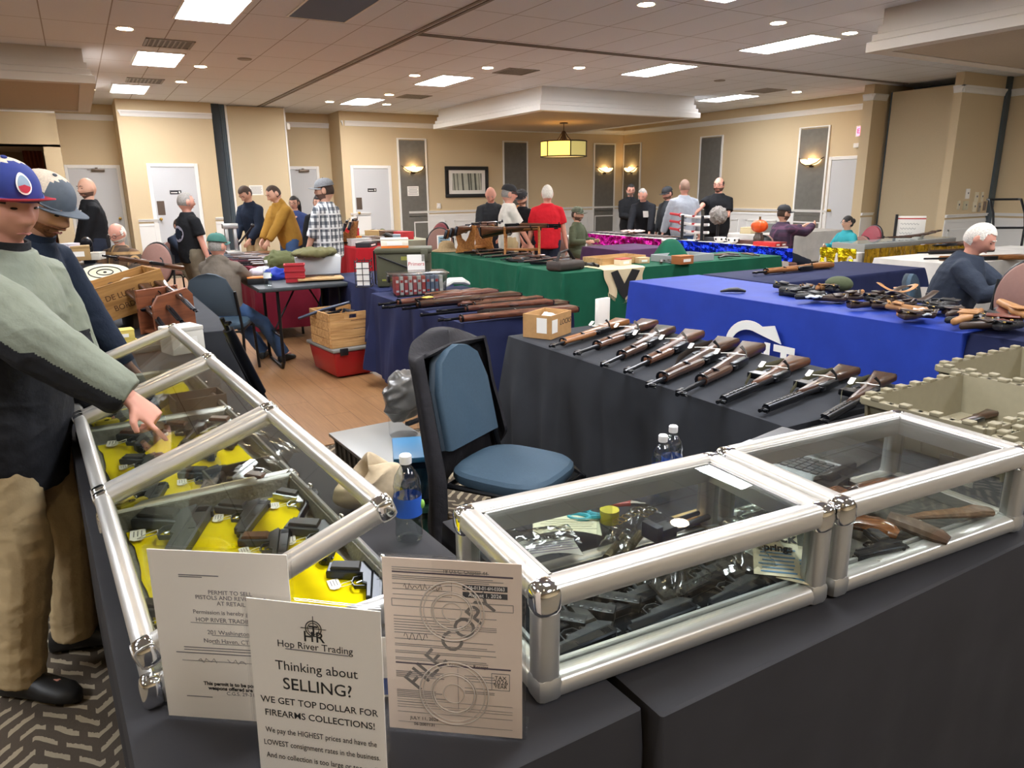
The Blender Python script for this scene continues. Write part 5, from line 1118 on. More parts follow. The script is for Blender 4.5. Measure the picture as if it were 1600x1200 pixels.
        M().ell((-.004, 0, .136), (.009, .009, .005), 8, 5, hm).build('cap_button', cap, cp)
        m = M(); sg = -1 if back else 1
        def brim(u, v):
            a = (u-.5)*pi*.92; r0, r1 = .104, .178; r_ = r0+(r1-r0)*v*cos(a)**.55
            return hm @ V((sg*r_*cos(a)*(1 if v == 0 else 1), (.086+.004*v)*sin(a)*(1+.0*v), .040+(.006+(extra or {}).get('up', 0))*v-.05*sin(a)**2*(.25+.45*v)-(.012*v if back else 0)))
        m.grid(brim, 18, 6); m.build('cap_brim', (extra or {}).get('brim', cap), cp, solid=.004)
        m = M().tube([hm @ V((-.004+.110*cos(2*pi*j/26), .090*sin(2*pi*j/26), .045-.008*cos(2*pi*j/26))) for j in range(26)], .004*k, 5, closed=True); m.build('cap_band', cap, cp)
    return dict(body=body, hm=hm, X=X, k=k, S=S, W=W, E=E, P=P, sp=sp, N=N, fw=fw)
def fab(nm, c, rough=.85, **k): return mat('fabric_'+nm, c, rough, var=.10, scale=9, bump=.25, bscale=60, spec=.2, **k)
KHAKI = fab('khaki', '#b8a27c'); JEANS = fab('denim', '#46618a'); DKJ = fab('dark_denim', '#262c3a'); NAVYF = fab('navy', '#1f2838'); BLKF = fab('black', '#191a1d'); GREYH = fab('grey_hoodie', '#6f665c'); CHAR = fab('charcoal', '#33363a')
MUST = fab('mustard', '#a37a33'); REDF = fab('red', '#c8202c'); LGREY = fab('heather_grey', '#9a9fa8'); WHTF = fab('white_tee', '#d6d2c8'); TEALF = fab('teal', '#2f8a92'); OLIVE = fab('olive', '#565d49'); CARGO = fab('cargo', '#6e6656')
TEALC = mat('teal_cap', '#3f7268', .8, var=.05); BLKC = mat('black_cap', '#222327', .8); CAMO = mat('camo_cap', '#5b6150', .85, var=.5, scale=26); GREYC = mat('grey_cap', '#77787a', .8, var=.15, scale=60); SLATEC = mat('slate_cap', '#545d68', .8, var=.08); MESHW = mat('white_cap_mesh', '#cdbfae', .85, var=.15, scale=160); BLUECAP = mat('blue_cap', '#25357f', .8, var=.06); REDBR = mat('red_brim', '#b3263a', .7)
PLAIDB = plaid('plaid_blue_white', '#e4e6e6', '#1b2a3c', '#e8e8e8', 13); PLAIDW = plaid('plaid_brown', '#6b5038', '#3a3128', '#b08a58', 9); PLAIDP = plaid('plaid_plum', '#43283f', '#2a1c33', '#57324c', 9)
# foreground man pointing into the tray: two-tone softshell jacket
SAGE = fab('sage_softshell', '#7f8577', .7); BLKS = fab('black_softshell', '#25262a', .7)

from mathutils.bvhtree import BVHTree
def badge(g, h, y, m_, nm, out, side=1, lift=.004):      # a printed mark lying on the shirt front or back
    sh = next(o for o in g['body'].children if o.name.split('.')[0] in ('shirt', 'jacket', 'sweatshirt', 'hoodie'))
    bv = BVHTree.FromPolygons([v.co for v in sh.data.vertices], [tuple(p.vertices) for p in sh.data.polygons]); k = g['k']
    m = M(); n = len(out); pts = []
    for a, b in [(sum(p[0] for p in out)/n, sum(p[1] for p in out)/n)]+list(out):
        o = g['P']+g['sp']*(h+b)*k+V((0, (y+a)*k, 0))+g['fw']*side*.6; hit = bv.ray_cast(o, -g['fw']*side)[0]
        pts.append((hit or o-g['fw']*side*.45)+g['fw']*side*lift)
    m.add(pts, [(0, 1+i, 1+(i+1) % n) for i in range(n)]); return m.build(nm, m_, sh, smooth=0)
def two_tone(c, n, P, sp, S, E, W):          # sage yoke and upper sleeves, black body panels
    h = (c-P).dot(sp)
    def rel(a, b):
        d = b-a; t = max(0, min(1, (c-a).dot(d)/d.dot(d))); q = c-(a+d*t); return q.length, q.z
    q = min((rel(S[s], E[s]) for s in (1, -1)), key=lambda r: r[0]); q2 = min((rel(E[s], W[s]) for s in (1, -1)), key=lambda r: r[0])
    u = min(q, q2, key=lambda r: r[0])
    if u[0] < .115 and min((c-S[s]).length for s in (1, -1)) > .15 and (abs(c.y) > .19 or c.x > .3): return 1 if u[1] < .004 else 0
    return 0 if h > .24 else 1
g1 = person('person in a blue and red trucker cap and sage-black jacket pointing into the farthest tray', 14, 256, 2.48, -26, ztop=1.62, lean=9, nod=14, hyaw=-26, skinm=SKB, topm=[SAGE, BLKS], top='jacket', botm=KHAKI, hair='short', hairc='brown', cap=BLUECAP, capm2=MESHW, extra={'brim': REDBR, 'up': .022},
       vox=.005, R=('w', *Z(203, 622, .985)), L=(.16, .28, .85), baggy=1.36, fleece=.014, hR=dict(d=(.6, .1, -.7), n=(-.6, .3, -.6), point=True, curl=.7), stance=.13, paint=two_tone, hs=1.0, hemz=-.22, collar=BLKS, elbow=(-.1, -1, .25))
# round patch on the front panel of the cap
cp = [o for o in g1['body'].children if o.name.startswith('cap') and 'cap_' not in o.name][0]
def patch(r, dz, m_, nm, par, half=None):
    hm = g1['hm']; m = M(); R0 = V((.004, 0, .045)); n = 24; ring = []
    def pt(u, v):
        a = -.15+u/.1; z = .088+v; rr = max(.1, 1-((z-.046)/.088)**2)**.36; return hm @ V((-.004+(.109+dz)*rr*cos(a), (.089+dz)*rr*sin(a), z-.1*(.108*rr*cos(a))*.3))
    m.add([pt(0, 0)]+[pt(r*cos(2*pi*k/n), r*1.15*sin(2*pi*k/n)) for k in range(n)], [(0, 1+k, 1+(k+1) % n) for k in range(n) if half is None or (sin(2*pi*(k+.5)/n)*half > .25)])
    return m.build(nm, m_, par, smooth=60)
pt_ = patch(.024, .004, WHITEP, 'cap_patch', g1['body']); patch(.019, .0048, mat('patch_sky', '#8fa6b8', .8), 'patch_field', pt_); patch(.019, .0054, REDBR, 'patch_lower', pt_, -1)
person('person in a grey mesh-backed cap and navy top bent over beside the pointing person', 88, 278, 3.25, -30, ztop=1.59, lean=22, nod=26, hyaw=-12, skinm=SKC, topm=NAVYF, top='sweatshirt', botm=BLKF, hair='short', hairc='ginger', cap=SLATEC, capm2=MESHW, vox=.008, L=(.35, .25, .85), R=(.3, -.22, .78), beard='ginger', hood=True, collar=NAVYF, hs=1.0, extra={'up': .01})
g3 = person('bald bearded person in a black sweatshirt standing before the far left door', 131, 279, 10.4, 190, nod=8, hyaw=25, topm=BLKF, top='sweatshirt', botm=DKJ, hair='none', beard='dkstub', L=(.2, .1, .85), R=(.22, -.1, .82), hairc='black', fat=1.15)
person('grey-bearded person in a brown plaid shirt and jeans sitting amid the gun parts', 177, 351, 8.3, 232, nod=22, skinm=SKB, topm=PLAIDW, botm=JEANS, hair='fringe', hairc='white', beard='white', glasses=True, sit=1, L=(.34, .12, .78), R=(.34, -.1, .78), fat=1.1)
g5 = person('person in a black tee with round back patch and cargo trousers, turned right', 290, 301, 9.4, 20, nod=6, topm=BLKF, sleeve='short', botm=CARGO, hair='buzz', hairc='grey', skinm=SKB, L=(.2, .18, .85), R=(.1, -.26, .82), fat=1.1)
person('person in a navy jacket sitting behind the man with the back patch, hand on knee', 280, 342, 11.2, 300, nod=10, topm=NAVYF, top='jacket', botm=CARGO, hair='short', hairc='brown', sit=1, L=(.4, .2, .62), R=(.42, -.16, .62), baggy=1.2)
person('person in a teal cap and grey-brown hoodie sitting by the bare table', 338, 364, 6.75, 52, nod=4, hyaw=-10, skinm=SKB, topm=GREYH, top='hoodie', botm=JEANS, hair='buzz', hairc='grey', cap=TEALC, sit=1, hood=True, R=(.42, -.12, .66), L=(.44, .12, .74), fat=1.2, baggy=1.15, vox=.009, feet=[(.42, -.10), (.30, -.36)])
person('brown-haired teenager in a navy jacket looking down beside the left partition', 376, 294, 11.5, 215, lean=10, nod=42, topm=NAVYF, top='jacket', botm=KHAKI, hair='full', hairc='brown', L=(.3, .15, .9), R=(.3, -.12, .9))
person('person in a mustard hoodie bending over the burgundy gun table', 420, 292, 10.9, 195, lean=16, nod=28, topm=MUST, top='hoodie', botm=JEANS, hair='buzz', hairc='brown', hood=True, L=(.42, .1, .88), R=(.42, -.06, .9), fat=1.1, baggy=1.15)
person('person with glasses in a blue jacket holding a hand to the mouth', 458, 307, 11.9, 235, nod=10, topm=fab('blue_jacket', '#3a4a78'), top='jacket', botm=DKJ, hair='long', hairc='black', glasses=True, R=(.12, -.02, 1.28), L=(.2, .0, 1.05), elbow=(.1, 0, -1))
person('dark-haired person in black half hidden behind the plaid-shirted man', 497, 305, 10.5, 250, nod=8, topm=BLKF, top='sweatshirt', botm=BLKF, hair='long', hairc='black')
person('person in a blue and white plaid shirt and grey cap looking left', 504, 279, 8.7, 135, nod=6, hyaw=15, topm=PLAIDB, sleeve='rolled', botm=fab('grey_trouser', '#6b6a6e'), hair='buzz', hairc='brown', cap=GREYC, beard='dkstub', L=(.2, .2, .86), R=(.05, -.24, .8), fat=1.15, baggy=1.12)
person('bald person in a dark zip jacket bending beside the white tee', 766, 295, 11.0, 238, lean=14, nod=34, skinm=SKB, topm=CHAR, top='jacket', botm=DKJ, hair='none', hairc='grey', L=(.35, .15, .92), R=(.35, -.15, .9))
person('white-haired person in a white tee and dark cap turned right', 797, 288, 9.8, 345, nod=8, skinm=SKB, topm=WHTF, sleeve='short', botm=KHAKI, hair='buzz', hairc='grey', cap=BLKC, L=(.25, .15, .9), R=(.28, -.15, .88), fat=1.15)
person('bearded person in a black sweatshirt beside the man in the white tee', 813, 297, 10.6, 210, nod=22, topm=BLKF, top='sweatshirt', botm=BLKF, hair='full', hairc='black', beard='dkstub', cap=BLKC)
person('white-haired person in a red tee and dark shorts seen from behind', 855, 290, 9.9, 62, nod=6, skinm=SKB, topm=REDF, sleeve='short', botm=fab('navy_shorts', '#262a3a'), hair='full', hairc='white', fat=1.12, L=(.1, .28, .82), R=(.05, -.3, .8), baggy=1.08)
person('person in a camouflage cap and olive top sitting behind the far table', 903, 323, 11.4, 300, nod=4, topm=OLIVE, botm=OLIVE, hair='buzz', hairc='brown', cap=CAMO, beard='dkstub', sit=1)
person('dark-haired person in a black jacket looking at a phone by the far corner', 986, 288, 14.0, 240, nod=14, skinm=SKB, topm=BLKF, top='jacket', botm=BLKF, hair='full', hairc='black', beard='grey', glasses=True, L=(.3, .03, 1.08), R=(.3, -.03, 1.08), fat=1.2)
g19 = person('person in black with a white name tag leaning over the tinsel table', 1003, 296, 12.8, 215, lean=20, nod=26, topm=fab('black_knit', '#1c1d22'), top='sweatshirt', botm=BLKF, hair='buzz', hairc='grey', skinm=SKB, L=(.42, .2, .85), R=(.45, -.18, .85), fat=1.25)
M().box((0, 0, 0), (.004, .09, .11)).build('name_tag', WHITEP, g19['body']).matrix_local = Matrix.Translation(g19['P']+g19['sp']*.34*g19['k']+g19['fw']*.175+V((0, .08, 0))) @ Matrix.Rotation(R_(20), 4, 'Y')
person('person in a black cap and dark vest behind the grey sweatshirt', 1041, 292, 13.2, 175, nod=18, topm=CHAR, top='jacket', botm=BLKF, hair='buzz', hairc='brown', cap=BLKC, beard='dkstub', skinm=SKB)
person('person with cropped hair in a heather grey sweatshirt seen from behind at the swords', 1070, 281, 12.05, 64, nod=4, topm=LGREY, top='sweatshirt', botm=JEANS, hair='buzz', hairc='stub', skinm=SKB, fat=1.2, L=(.1, .32, .82), R=(.1, -.32, .82), baggy=1.15)
person('bald person with glasses in a black tee holding out an arm', 1124, 278, 12.4, 215, nod=4, hyaw=-10, topm=BLKF, sleeve='short', botm=BLKF, hair='fringe', hairc='brown', glasses=True, skinm=SKB, fat=1.25, beard='dkstub', R=(.5, -.25, 1.18), L=(.32, .05, 1.12), hL=dict(d=(.8, -.3, .1), n=(0, 0, 1), curl=.2), baggy=1.15)
person('person in a black cap and plum plaid shirt sitting with hands raised', 1227, 320, 11.1, 345, nod=6, topm=PLAIDP, botm=DKJ, hair='buzz', hairc='brown', cap=BLKC, sit=1, L=(.42, .12, .95), R=(.42, -.1, .98), fat=1.25, baggy=1.15, beard='dkstub')
person('person with dark pinned-up hair in a teal top sitting in profile', 1325, 338, 10.7, 165, nod=4, topm=TEALF, botm=DKJ, hair='bun', hairc='black', glasses=True, sit=1, skinm=SKA, fat=1.2)
person('grey-haired person in a navy sweatshirt sitting and writing at the right', 1548, 353, 6.25, -72, lean=14, nod=26, skinm=SKB, topm=fab('slate_navy', '#333a47'), top='sweatshirt', botm=KHAKI, hair='full', hairc='white', sit=1, R=(.46, -.12, .82), L=(.50, .05, .82), fat=1.3, baggy=1.2, vox=.008, hR=dict(curl=.8, n=(0, 0, -1)), hL=dict(curl=.3, n=(0, 0, -1)))

badge(g3, .38, .07, WHITEP, 'chest_logo', [(-.03, -.02), (.03, -.02), (.012, .022), (0, .012), (-.012, .022)])
badge(g5, .25, 0, mat('patch_ring', '#a9a6b8', .8), 'back_patch', [(.105*cos(a), .105*sin(a)) for a in [k*pi/12 for k in range(24)]], -1); badge(g5, .25, 0, NAVYF, 'back_patch_field', [(.075*cos(a), .075*sin(a)) for a in [k*pi/12 for k in range(24)]], -1, .007)
g22 = [o for o in COL.objects if o.get('label', '').startswith('bald person with glasses')][0]
# ------------------------------------------------------------------ chairs
TEALV = mat('teal_upholstery', '#33495a', .75, var=.05, scale=90, bump=.1, bscale=300); BROWNV = mat('dusty_rose_vinyl', '#8c675c', .6, var=.04); FRM = mat('black_chair_frame', '#16171a', .35, .4)
def chair(X, label, up=TEALV, oval=False, group=None, h=.93, seat=True):
    t = empty('banquet_chair', label, 'chair', X, group)
    m = M(); n = 28; rings = []
    def so(a, s): c_, s_ = cos(a), sin(a); return (.215*s*math.copysign(abs(c_)**.6, c_)+.0, .205*s*math.copysign(abs(s_)**.6, s_))
    for z, s in ((.425, .9), (.43, .97), (.445, 1), (.465, .99), (.478, .93), (.485, .7), (.487, .3)): rings.append([(*so(2*pi*k/n, s), z) for k in range(n)])
    if seat: m.ring(rings); m.build('seat', up, t)
    xb = lambda z: -.20-.10*(z-.45)/.5
    def outl(s):
        if oval: return [(.20*s*cos(a), h-.25+.25*s*sin(a)) for a in [2*pi*k/32 for k in range(32)]]
        return [(-.19*s, .55+.0*s), (.19*s, .55), (.185*s, h-.16), (.14*s, h-.05), (.07*s, h-.012), (0, h), (-.07*s, h-.012), (-.14*s, h-.05), (-.185*s, h-.16)]
    for nm, s, x0, x1, m_ in (('backrest', .93, .0, .045, up), ('backrest_shell', 1.0, -.012, .018, mat('chair_back_cloth', '#27333d', .8) if up is TEALV else FRM)):
        rings = []
        for q, ss in ((x0, s*.93), (x0+.01, s), (x1-.012, s), (x1, s*.94)): rings.append([(xb(z)+q, y, z) for y, z in outl(ss)])
        M().ring(rings).build(nm, m_, t, smooth=50)
    for s in (1, -1):
        M().tube([(-.27, s*.21, 0), (-.19, s*.205, .42), (xb(.55)-.0, s*.2, .56), (xb(h-.15), s*.19, h-.15)], .012, 8).build('back_leg', FRM, t)
        M().tube([(.235, s*.205, 0), (.21, s*.195, .40), (.17, s*.185, .425), (-.19, s*.195, .415)], .012, 8).build('front_leg', FRM, t)
    M().tube([(.20, -.195, .40), (.20, .195, .40)], .010, 8).tube([(-.19, -.2, .41), (-.19, .2, .41)], .010, 8).build('seat_rail', FRM, t); return t
chair(T(1.345, 2.30, 0, R_(-61)), 'teal banquet chair with a dark jacket over its back, behind the cases')
p = V((1.345, 2.30, 0)); XC = T(1.345, 2.30, 0, R_(-61))
JKM = mat('charcoal_jacket', '#1e1c21', .85, var=.15, scale=12, bump=.3, bscale=40)
def jf(u, v):                                 # u sweeps round the backrest from its front right edge (viewer's left) behind to the far edge
    a = R_(-118+236*u); z = .985-.07*abs(sin(a))**2.2-(.80-.40*u)*max(0, v-.22)/.78
    wv = .016*noise.noise(V((u*9, v*2.5, 4)))+.010*sin(u*26)*max(0, v-.3)
    spread = min(1, v/.22)**.45
    rx = (.06+.035*v+wv)*spread; ry = (.235+.06*v*(1-u)+wv)*spread
    bx = -.20-.10*(min(.95, z)-.45)/.5*(1 if z > .45 else .0)
    return (bx+.004-rx*cos(a)*1.15+.03*(v > .3)*0, -ry*sin(a)*-1 if False else ry*sin(a), z)
m = M(); m.grid(jf, 48, 30); o = m.build('draped_jacket', JKM, solid=.012, smooth=70); o.matrix_world = XC; tag(o, 'charcoal jacket draped over the back of the teal chair', 'jacket')
b = Dm(350, 450, 6.3)
q = Dm(348, 500, 6.5); chair(T(q.x, q.y, 0, R_(66)), 'teal banquet chair under the man in the grey-brown hoodie', h=.9)
q = Dm(222, 386, 9.1); chair(T(q.x, q.y, 0, R_(235)), 'brown oval-backed chair beside the plaid-shirted bearded man', BROWNV, True, h=.98)
q = Dm(1562, 455, 5.45); chair(T(q.x, q.y-.1, 0, R_(190)), 'brown oval-backed chair at the right edge beyond the holsters', BROWNV, True, h=1.06)
q = Dm(690, 372, 10.4); chair(T(q.x, q.y, 0, R_(250)), 'brown oval-backed chair behind the straw hat', BROWNV, True, h=1.0)
q = Dm(668, 366, 11.1); chair(T(q.x, q.y, 0, R_(200)), 'dark red chair behind the blue sign card', mat('red_vinyl', '#7a2430', .6), True, h=1.05)
q = Dm(1340, 372, 11.4); chair(T(q.x, q.y, 0, R_(170)), 'dark red chair behind the person in teal', MATS['red_vinyl'], True, h=.98)
# ------------------------------------------------------------------ long guns
W1 = wood('rifle_walnut', '#3a2215', '#6a4128', 14, .35, coat=.3); W2 = wood('rifle_honey', '#6a3f1e', '#a06a38', 14, .4, coat=.2); W4 = wood('rifle_reddish', '#43241a', '#774432', 14, .35, coat=.3); W3 = wood('rifle_dark', '#2e1c13', '#4d3020', 14, .3, coat=.4); SLING = mat('olive_web_sling', '#5a573f', .9); LSL = mat('dark_leather_sling', '#33281f', .6)
def longgun(X, L, label, kind='military', wd=W1, group=None, full=True, sling=None, tagged=False):
    t = empty('rifle' if kind != 'shotgun' else 'shotgun', label, 'rifle' if kind != 'shotgun' else 'shotgun', X, group); k = L
    fo = {'military': .34, 'garand': .25, 'carbine': .14, 'shotgun': .05}[kind]
    st = [(-.50, .005), (-.505, -.055), (-.497, -.118), (-.34, -.085), (-.24, -.062), (-.205, -.072), (-.175, -.05), (-.06, -.036), (.02, -.028), (fo-.02, -.012), (fo, -.004), (fo, .012), (.0, .016), (-.12, .018), (-.19, .012), (-.235, -.008), (-.30, .002)]
    M().prism([(x*k, z*k) for x, z in st], .045*k, T(0, .0225*k, 0, rx=pi/2), ch=.012*k).build('stock', wd, t, smooth=50)
    M().prism([(x*k, z*k) for x, z in ((-.497, .003), (-.51, -.004), (-.512, -.112), (-.499, -.118))], .038*k, T(0, .019*k, 0, rx=pi/2), ch=.003*k).build('butt_plate', BLUED, t, smooth=50)
    M().tube([(-.09*k, 0, .022*k), (.1*k, 0, .022*k), (.49*k, 0, .021*k)], [.013*k, .011*k, .0085*k], 10).build('barrel', BLUED, t)
    M().box((-.12*k, 0, .022*k), (.16*k, .034*k, .030*k)).box((-.135*k, 0, -.0*k), (.09*k, .036*k, .03*k)).build('receiver', STEEL, t, bevel=.005*k)
    if full:
        M().tube([(-.20*k, 0, -.045*k), (-.185*k, 0, -.075*k), (-.145*k, 0, -.078*k), (-.125*k, 0, -.05*k)], .004*k, 6, flat=2).build('trigger_guard', BLUED, t)
        M().tube([(-.19*k, 0, .03*k), (-.19*k, -.04*k, .022*k), (-.185*k, -.062*k, .0*k)], [.006*k, .005*k, .008*k], 6).build('bolt_handle', SILV if kind == 'garand' else STEEL, t)
        M().box((.47*k, 0, .036*k), (.014*k, .006*k, .024*k)).box((.47*k, .007*k, .04*k), (.01*k, .003*k, .022*k)).box((.47*k, -.007*k, .04*k), (.01*k, .003*k, .022*k)).build('front_sight', BLUED, t, bevel=.001*k)
        M().box((-.04*k, 0, .036*k), (.04*k, .018*k, .012*k)).build('rear_sight', BLUED, t, bevel=.002*k)
        if kind in ('military', 'garand'):
            M().tube([(-.01*k, 0, .022*k), (.02*k, 0, .025*k), ((fo-.0)*k, 0, .022*k)], [.016*k, .019*k, .015*k], 10).build('handguard', wd, t)
            for x in (.12, fo-.01): M().tube([(x*k-.006*k, 0, .008*k), (x*k+.006*k, 0, .008*k)], .027*k, 12, flat=1.05, upv=(0, 0, 1)).build('barrel_band', BLUED, t)
            M().tube([(.12*k+.0*k, 0, -.022*k), (.11*k, .0, -.04*k), (.135*k, 0, -.046*k), (.14*k, 0, -.024*k)], .003*k, 6).build('sling_swivel', BLUED, t)
            M().box((.43*k, 0, .003*k), (.05*k, .012*k, .014*k)).build('bayonet_lug', BLUED, t, bevel=.002*k)
        if kind == 'carbine':
            m = M().tube([(.14*k, 0, .022*k), (.44*k, 0, .022*k)], .020*k, 12); 
            for i in range(8): m.box((.17*k+.03*k*i, -.0202*k, .022*k), (.016*k, .002*k, .007*k))
            m.build('barrel_shroud', BLUED, t); M().tube([(.1*k, 0, -.012*k), (.40*k, 0, -.006*k)], .009*k, 8).build('gas_tube', STEEL, t)
            M().prism([(-.1*k, -.03*k), (-.02*k, -.03*k), (-.03*k, -.11*k), (-.085*k, -.1*k)], .03*k, T(0, .015*k, 0, rx=pi/2), ch=.004*k).build('magazine', BLUED, t)
        if sling:
            M().tube([(-.42*k, 0, -.105*k), (-.25*k, .0, -.125*k), (-.02*k, 0, -.09*k), (.13*k, 0, -.035*k)], (.016*k), 6, flat=.15, upv=(0, 0, 1)).build('sling', sling, t)
        if tagged:
            g = M().prism([(-.02, -.010), (.014, -.010), (.02, 0), (.014, .010), (-.02, .010)], .0012, T(-.16*k, -.03*k, -.10*k, .5, rx=pi/2)).build('price_tag', TAGW, t, smooth=0); M().tube([(-.16*k, -.026*k, -.08*k), (-.15*k, -.036*k, -.02*k), (-.17*k, -.03*k, .03*k), (-.16*k, -.028*k, -.07*k)], .0018, 4).build('tag_string', STRING, g)
    return t
def lay(butt, muz, z, top=1, roll=0):         # lying on its side: muzzle along +x, sights towards the given side
    a, b = V(butt), V(muz); d = (b-a); L = d.length; X = d.normalized(); h_ = V((-X.y, X.x, 0)).normalized()*top; Yv = h_.cross(X); return Matrix.Translation((a+b)/2) @ Matrix((X, Yv, h_)).transposed().to_4x4() @ Matrix.Rotation(roll, 4, 'X'), L
BUT = ((983, 503), (1028, 505), (1055, 515), (1100, 522), (1155, 535), (1195, 543), (1265, 565), (1343, 580), (1400, 590)); MUZ = ((853, 541), (890, 553), (932, 571), (968, 581), (1001, 603), (1048, 616), (1112, 628), (1178, 641), (1272, 658))
KIND = ['military', 'garand', 'garand', 'garand', 'military', 'garand', 'carbine', 'carbine', 'carbine']; WD = [W2, W1, W3, W1, W3, W3, W1, W3, W3]
ORD = ('blond-stocked rifle, farthest of the nine on the black cloth, beside the cardboard box', 'second rifle from the cardboard box on the black cloth', 'third rifle from the cardboard box, with a very dark stock', 'fourth rifle from the cardboard box, with a reddish butt', 'fifth rifle from the cardboard box, with a thin dark sling',
       'sixth rifle from the cardboard box, just before the three carbines', 'first of three carbines with slings on the black cloth', 'middle carbine of three with slings on the black cloth', 'carbine nearest the tan totes on the black cloth')
for i in range(9):
    a, b = Z(*BUT[i], .785), Z(*MUZ[i], .782); X, L = lay(a, b, 0, 1); longgun(X @ T(0, 0, .0), L, ORD[i], KIND[i], WD[i], 'service rifles on the black cloth', sling=(LSL if i == 4 else SLING if i > 5 else None), tagged=True)
T3G = (((621, 465), (713, 454)), ((592, 477), (763, 454)), ((597, 482), (799, 459)), ((628, 484), (812, 465)), ((720, 478), (839, 464)), ((682, 487), (853, 470)), ((656, 494), (873, 472)), ((684, 502), (889, 480)), ((650, 468), (740, 452)), ((672, 462), (756, 455)))
T3L = ('short gun at the far left of the long-gun pile on navy', 'long gun with a yellow tag on the navy table', 'long gun below the yellow-tagged one on the navy table', 'fourth long gun down the pile on the navy table', 'reddish stocked gun in the middle of the navy table', 'gun with a dark barrel below the reddish stocked one', 'long grey-barrelled gun second from the front edge of the navy pile', 'long gun at the very front edge of the navy table', 'gun under the clear tote end of the navy pile', 'farthest gun at the back of the navy pile')
for i, (mu, bu) in enumerate(T3G):
    z = .775+.012*(i % 3); a, b = Z(*bu, z), Z(*mu, z); X, L = lay(a, b, 0, -1); longgun(X, L, T3L[i], ('shotgun', 'military', 'garand')[i % 3], (W1, W4, W3, W4)[i % 4], 'long guns piled on the navy cloth', full=True, sling=(LSL if i in (4, 6) else None), tagged=i in (1, 5, 7))
p = Z(668, 462, .82); tag(M().box((p.x, p.y, .81), (.07, .05, .003), .4).build('yellow_tag', YLOCK), 'bright yellow tag on the navy pile of long guns', 'tag')
# rifle on the navy table, rifle leaning by the trays, rifles at the far right
a, b = Z(1303, 414, .79), Z(1172, 426, .785); X, L = lay(a, b, 0, 1); longgun(X, L, 'single rifle with a brown stock lying on the navy table', 'military', W2, None)
a, b = V((.80, 3.28, .06)), Z(338, 493, 1.05); d = (b-a); X, L = lay(a, b, 0, 1); longgun(X, L*1.0, 'rifle leaning against the tray table, muzzle up beside the man in the hoodie', 'carbine', W3, None, sling=LSL)
for i, (m0, b0) in enumerate((((1420, 385), (1600, 376)), ((1430, 395), (1610, 388)), ((1440, 404), (1600, 402)))):
    z = .78; a, b = Z(*b0, z), Z(*m0, z); d = (b-a); L = 1.1; a = b-d.normalized()*L; X, L = lay(a, b, 0, 1); longgun(X, L, ('far', 'middle', 'near')[i]+' long gun lying on the table at the far right edge', 'military', (W1, W3, W2)[i], 'long guns at the far right', full=False)
# burgundy table: rows of guns lying side by side
for i in range(13):
    y = 7.85+.14*i; X, L = lay(V((2.1+.05*rnd.random(), y, .785)), V((1.36+.1*rnd.random(), y+.12*rnd.random(), .785)), 0, 1 if i % 2 else -1)
    longgun(X, L, 'dark long gun lying in the row on the burgundy table', ('military', 'shotgun')[i % 2], (W3, W1, W3, W2)[i % 4], 'long guns on the burgundy table', full=False)
for i in range(5):
    y = 6.5+.35*i; X, L = lay(V((4.5, y+.1, .785)), V((3.85, y, .785)), 0, 1); longgun(X, L, 'dark long gun lying on the left green run', 'military', (W3, W1)[i % 2], 'long guns on the left green run', full=False)
# wooden gun racks with guns across them
RACK = wood('rack_pine', '#8a5526', '#b67a3c', 8, .5)
def rack(p, rz, label, n=3, gl='long gun resting across the wooden rack'):
    t = empty('gun_rack', label, 'rack', T(p.x, p.y, p.z, rz))
    for s in (-1, 1):
        pr = [(-.16, 0), (.16, 0), (.12, .10), (.17, .30), (.10, .30), (.06, .18), (.0, .14), (-.04, .2), (-.10, .34), (-.16, .33), (-.12, .12)]
        M().prism(pr, .022, T(s*.2, 0, 0, pi/2, rx=pi/2), ch=.003).build('end_board', RACK, t)
    M().bb((-.2, -.05, .05), (.2, .05, .075)).build('rack_shelf', RACK, t, bevel=.004)
    for i in range(n):
        o = V((.0, -.1+.1*i, .335-.02*i)); X = T(p.x, p.y, p.z, rz) @ T(o.x, o.y, o.z, .05*(i-1), 0, pi/2*.2); longgun(X, .95, gl+(', upper', ', middle', ', lower')[i], ('military', 'shotgun', 'garand')[i], (W1, W3, W2)[i], None, full=True)
q = Z(742, 394, .76); rack(q, .5, 'pine gun rack left of the person in red, by the straw hat', 3, 'long gun across the pine rack by the straw hat')
q = Z(815, 398, .76); rack(q, -.6, 'pine gun rack in front of the person in red', 3, 'long gun across the pine rack in front of the red tee')
q = Dm(600, 372, 11.0); rack(V((3.4, 10.6, .757)), 1.2, 'dark gun rack on the scarlet table before the white door', 3, 'gun across the rack on the scarlet table')
t = empty('rifle_stand', 'reddish-brown board stand holding three slanted muzzles by the wine crate', 'rack', T(.37, 4.50, .757, .62, s=.82)); RB = wood('reddish_board', '#6b3a22', '#8c5233', 5, .5)
M().prism([(-.17, 0), (.17, 0), (.17, .24), (.12, .29), (-.12, .26), (-.17, .2)], .02, T(0, -.04, 0, rx=pi/2), ch=.003).build('front_board', RB, t); M().prism([(-.17, 0), (.17, 0), (.17, .30), (-.17, .30)], .02, T(0, .1, 0, rx=pi/2), ch=.003).build('back_board', RB, t); M().bb((-.15, -.04, .01), (.15, .1, .03)).build('foot_board', RB, t)
for i, (b0, m0, l) in enumerate((((208, 452), (262, 522), 'left'), ((232, 444), (284, 507), 'middle'), ((258, 440), (304, 488), 'right'))):
    a, b = Dm(*b0, 4.72), Dm(*m0, 4.25); X, L = lay(a, b, 0, 1); longgun(X, L, l+' of three rifle muzzles slanting out of the reddish-brown stand', 'carbine', W3, 'rifles in the reddish stand')

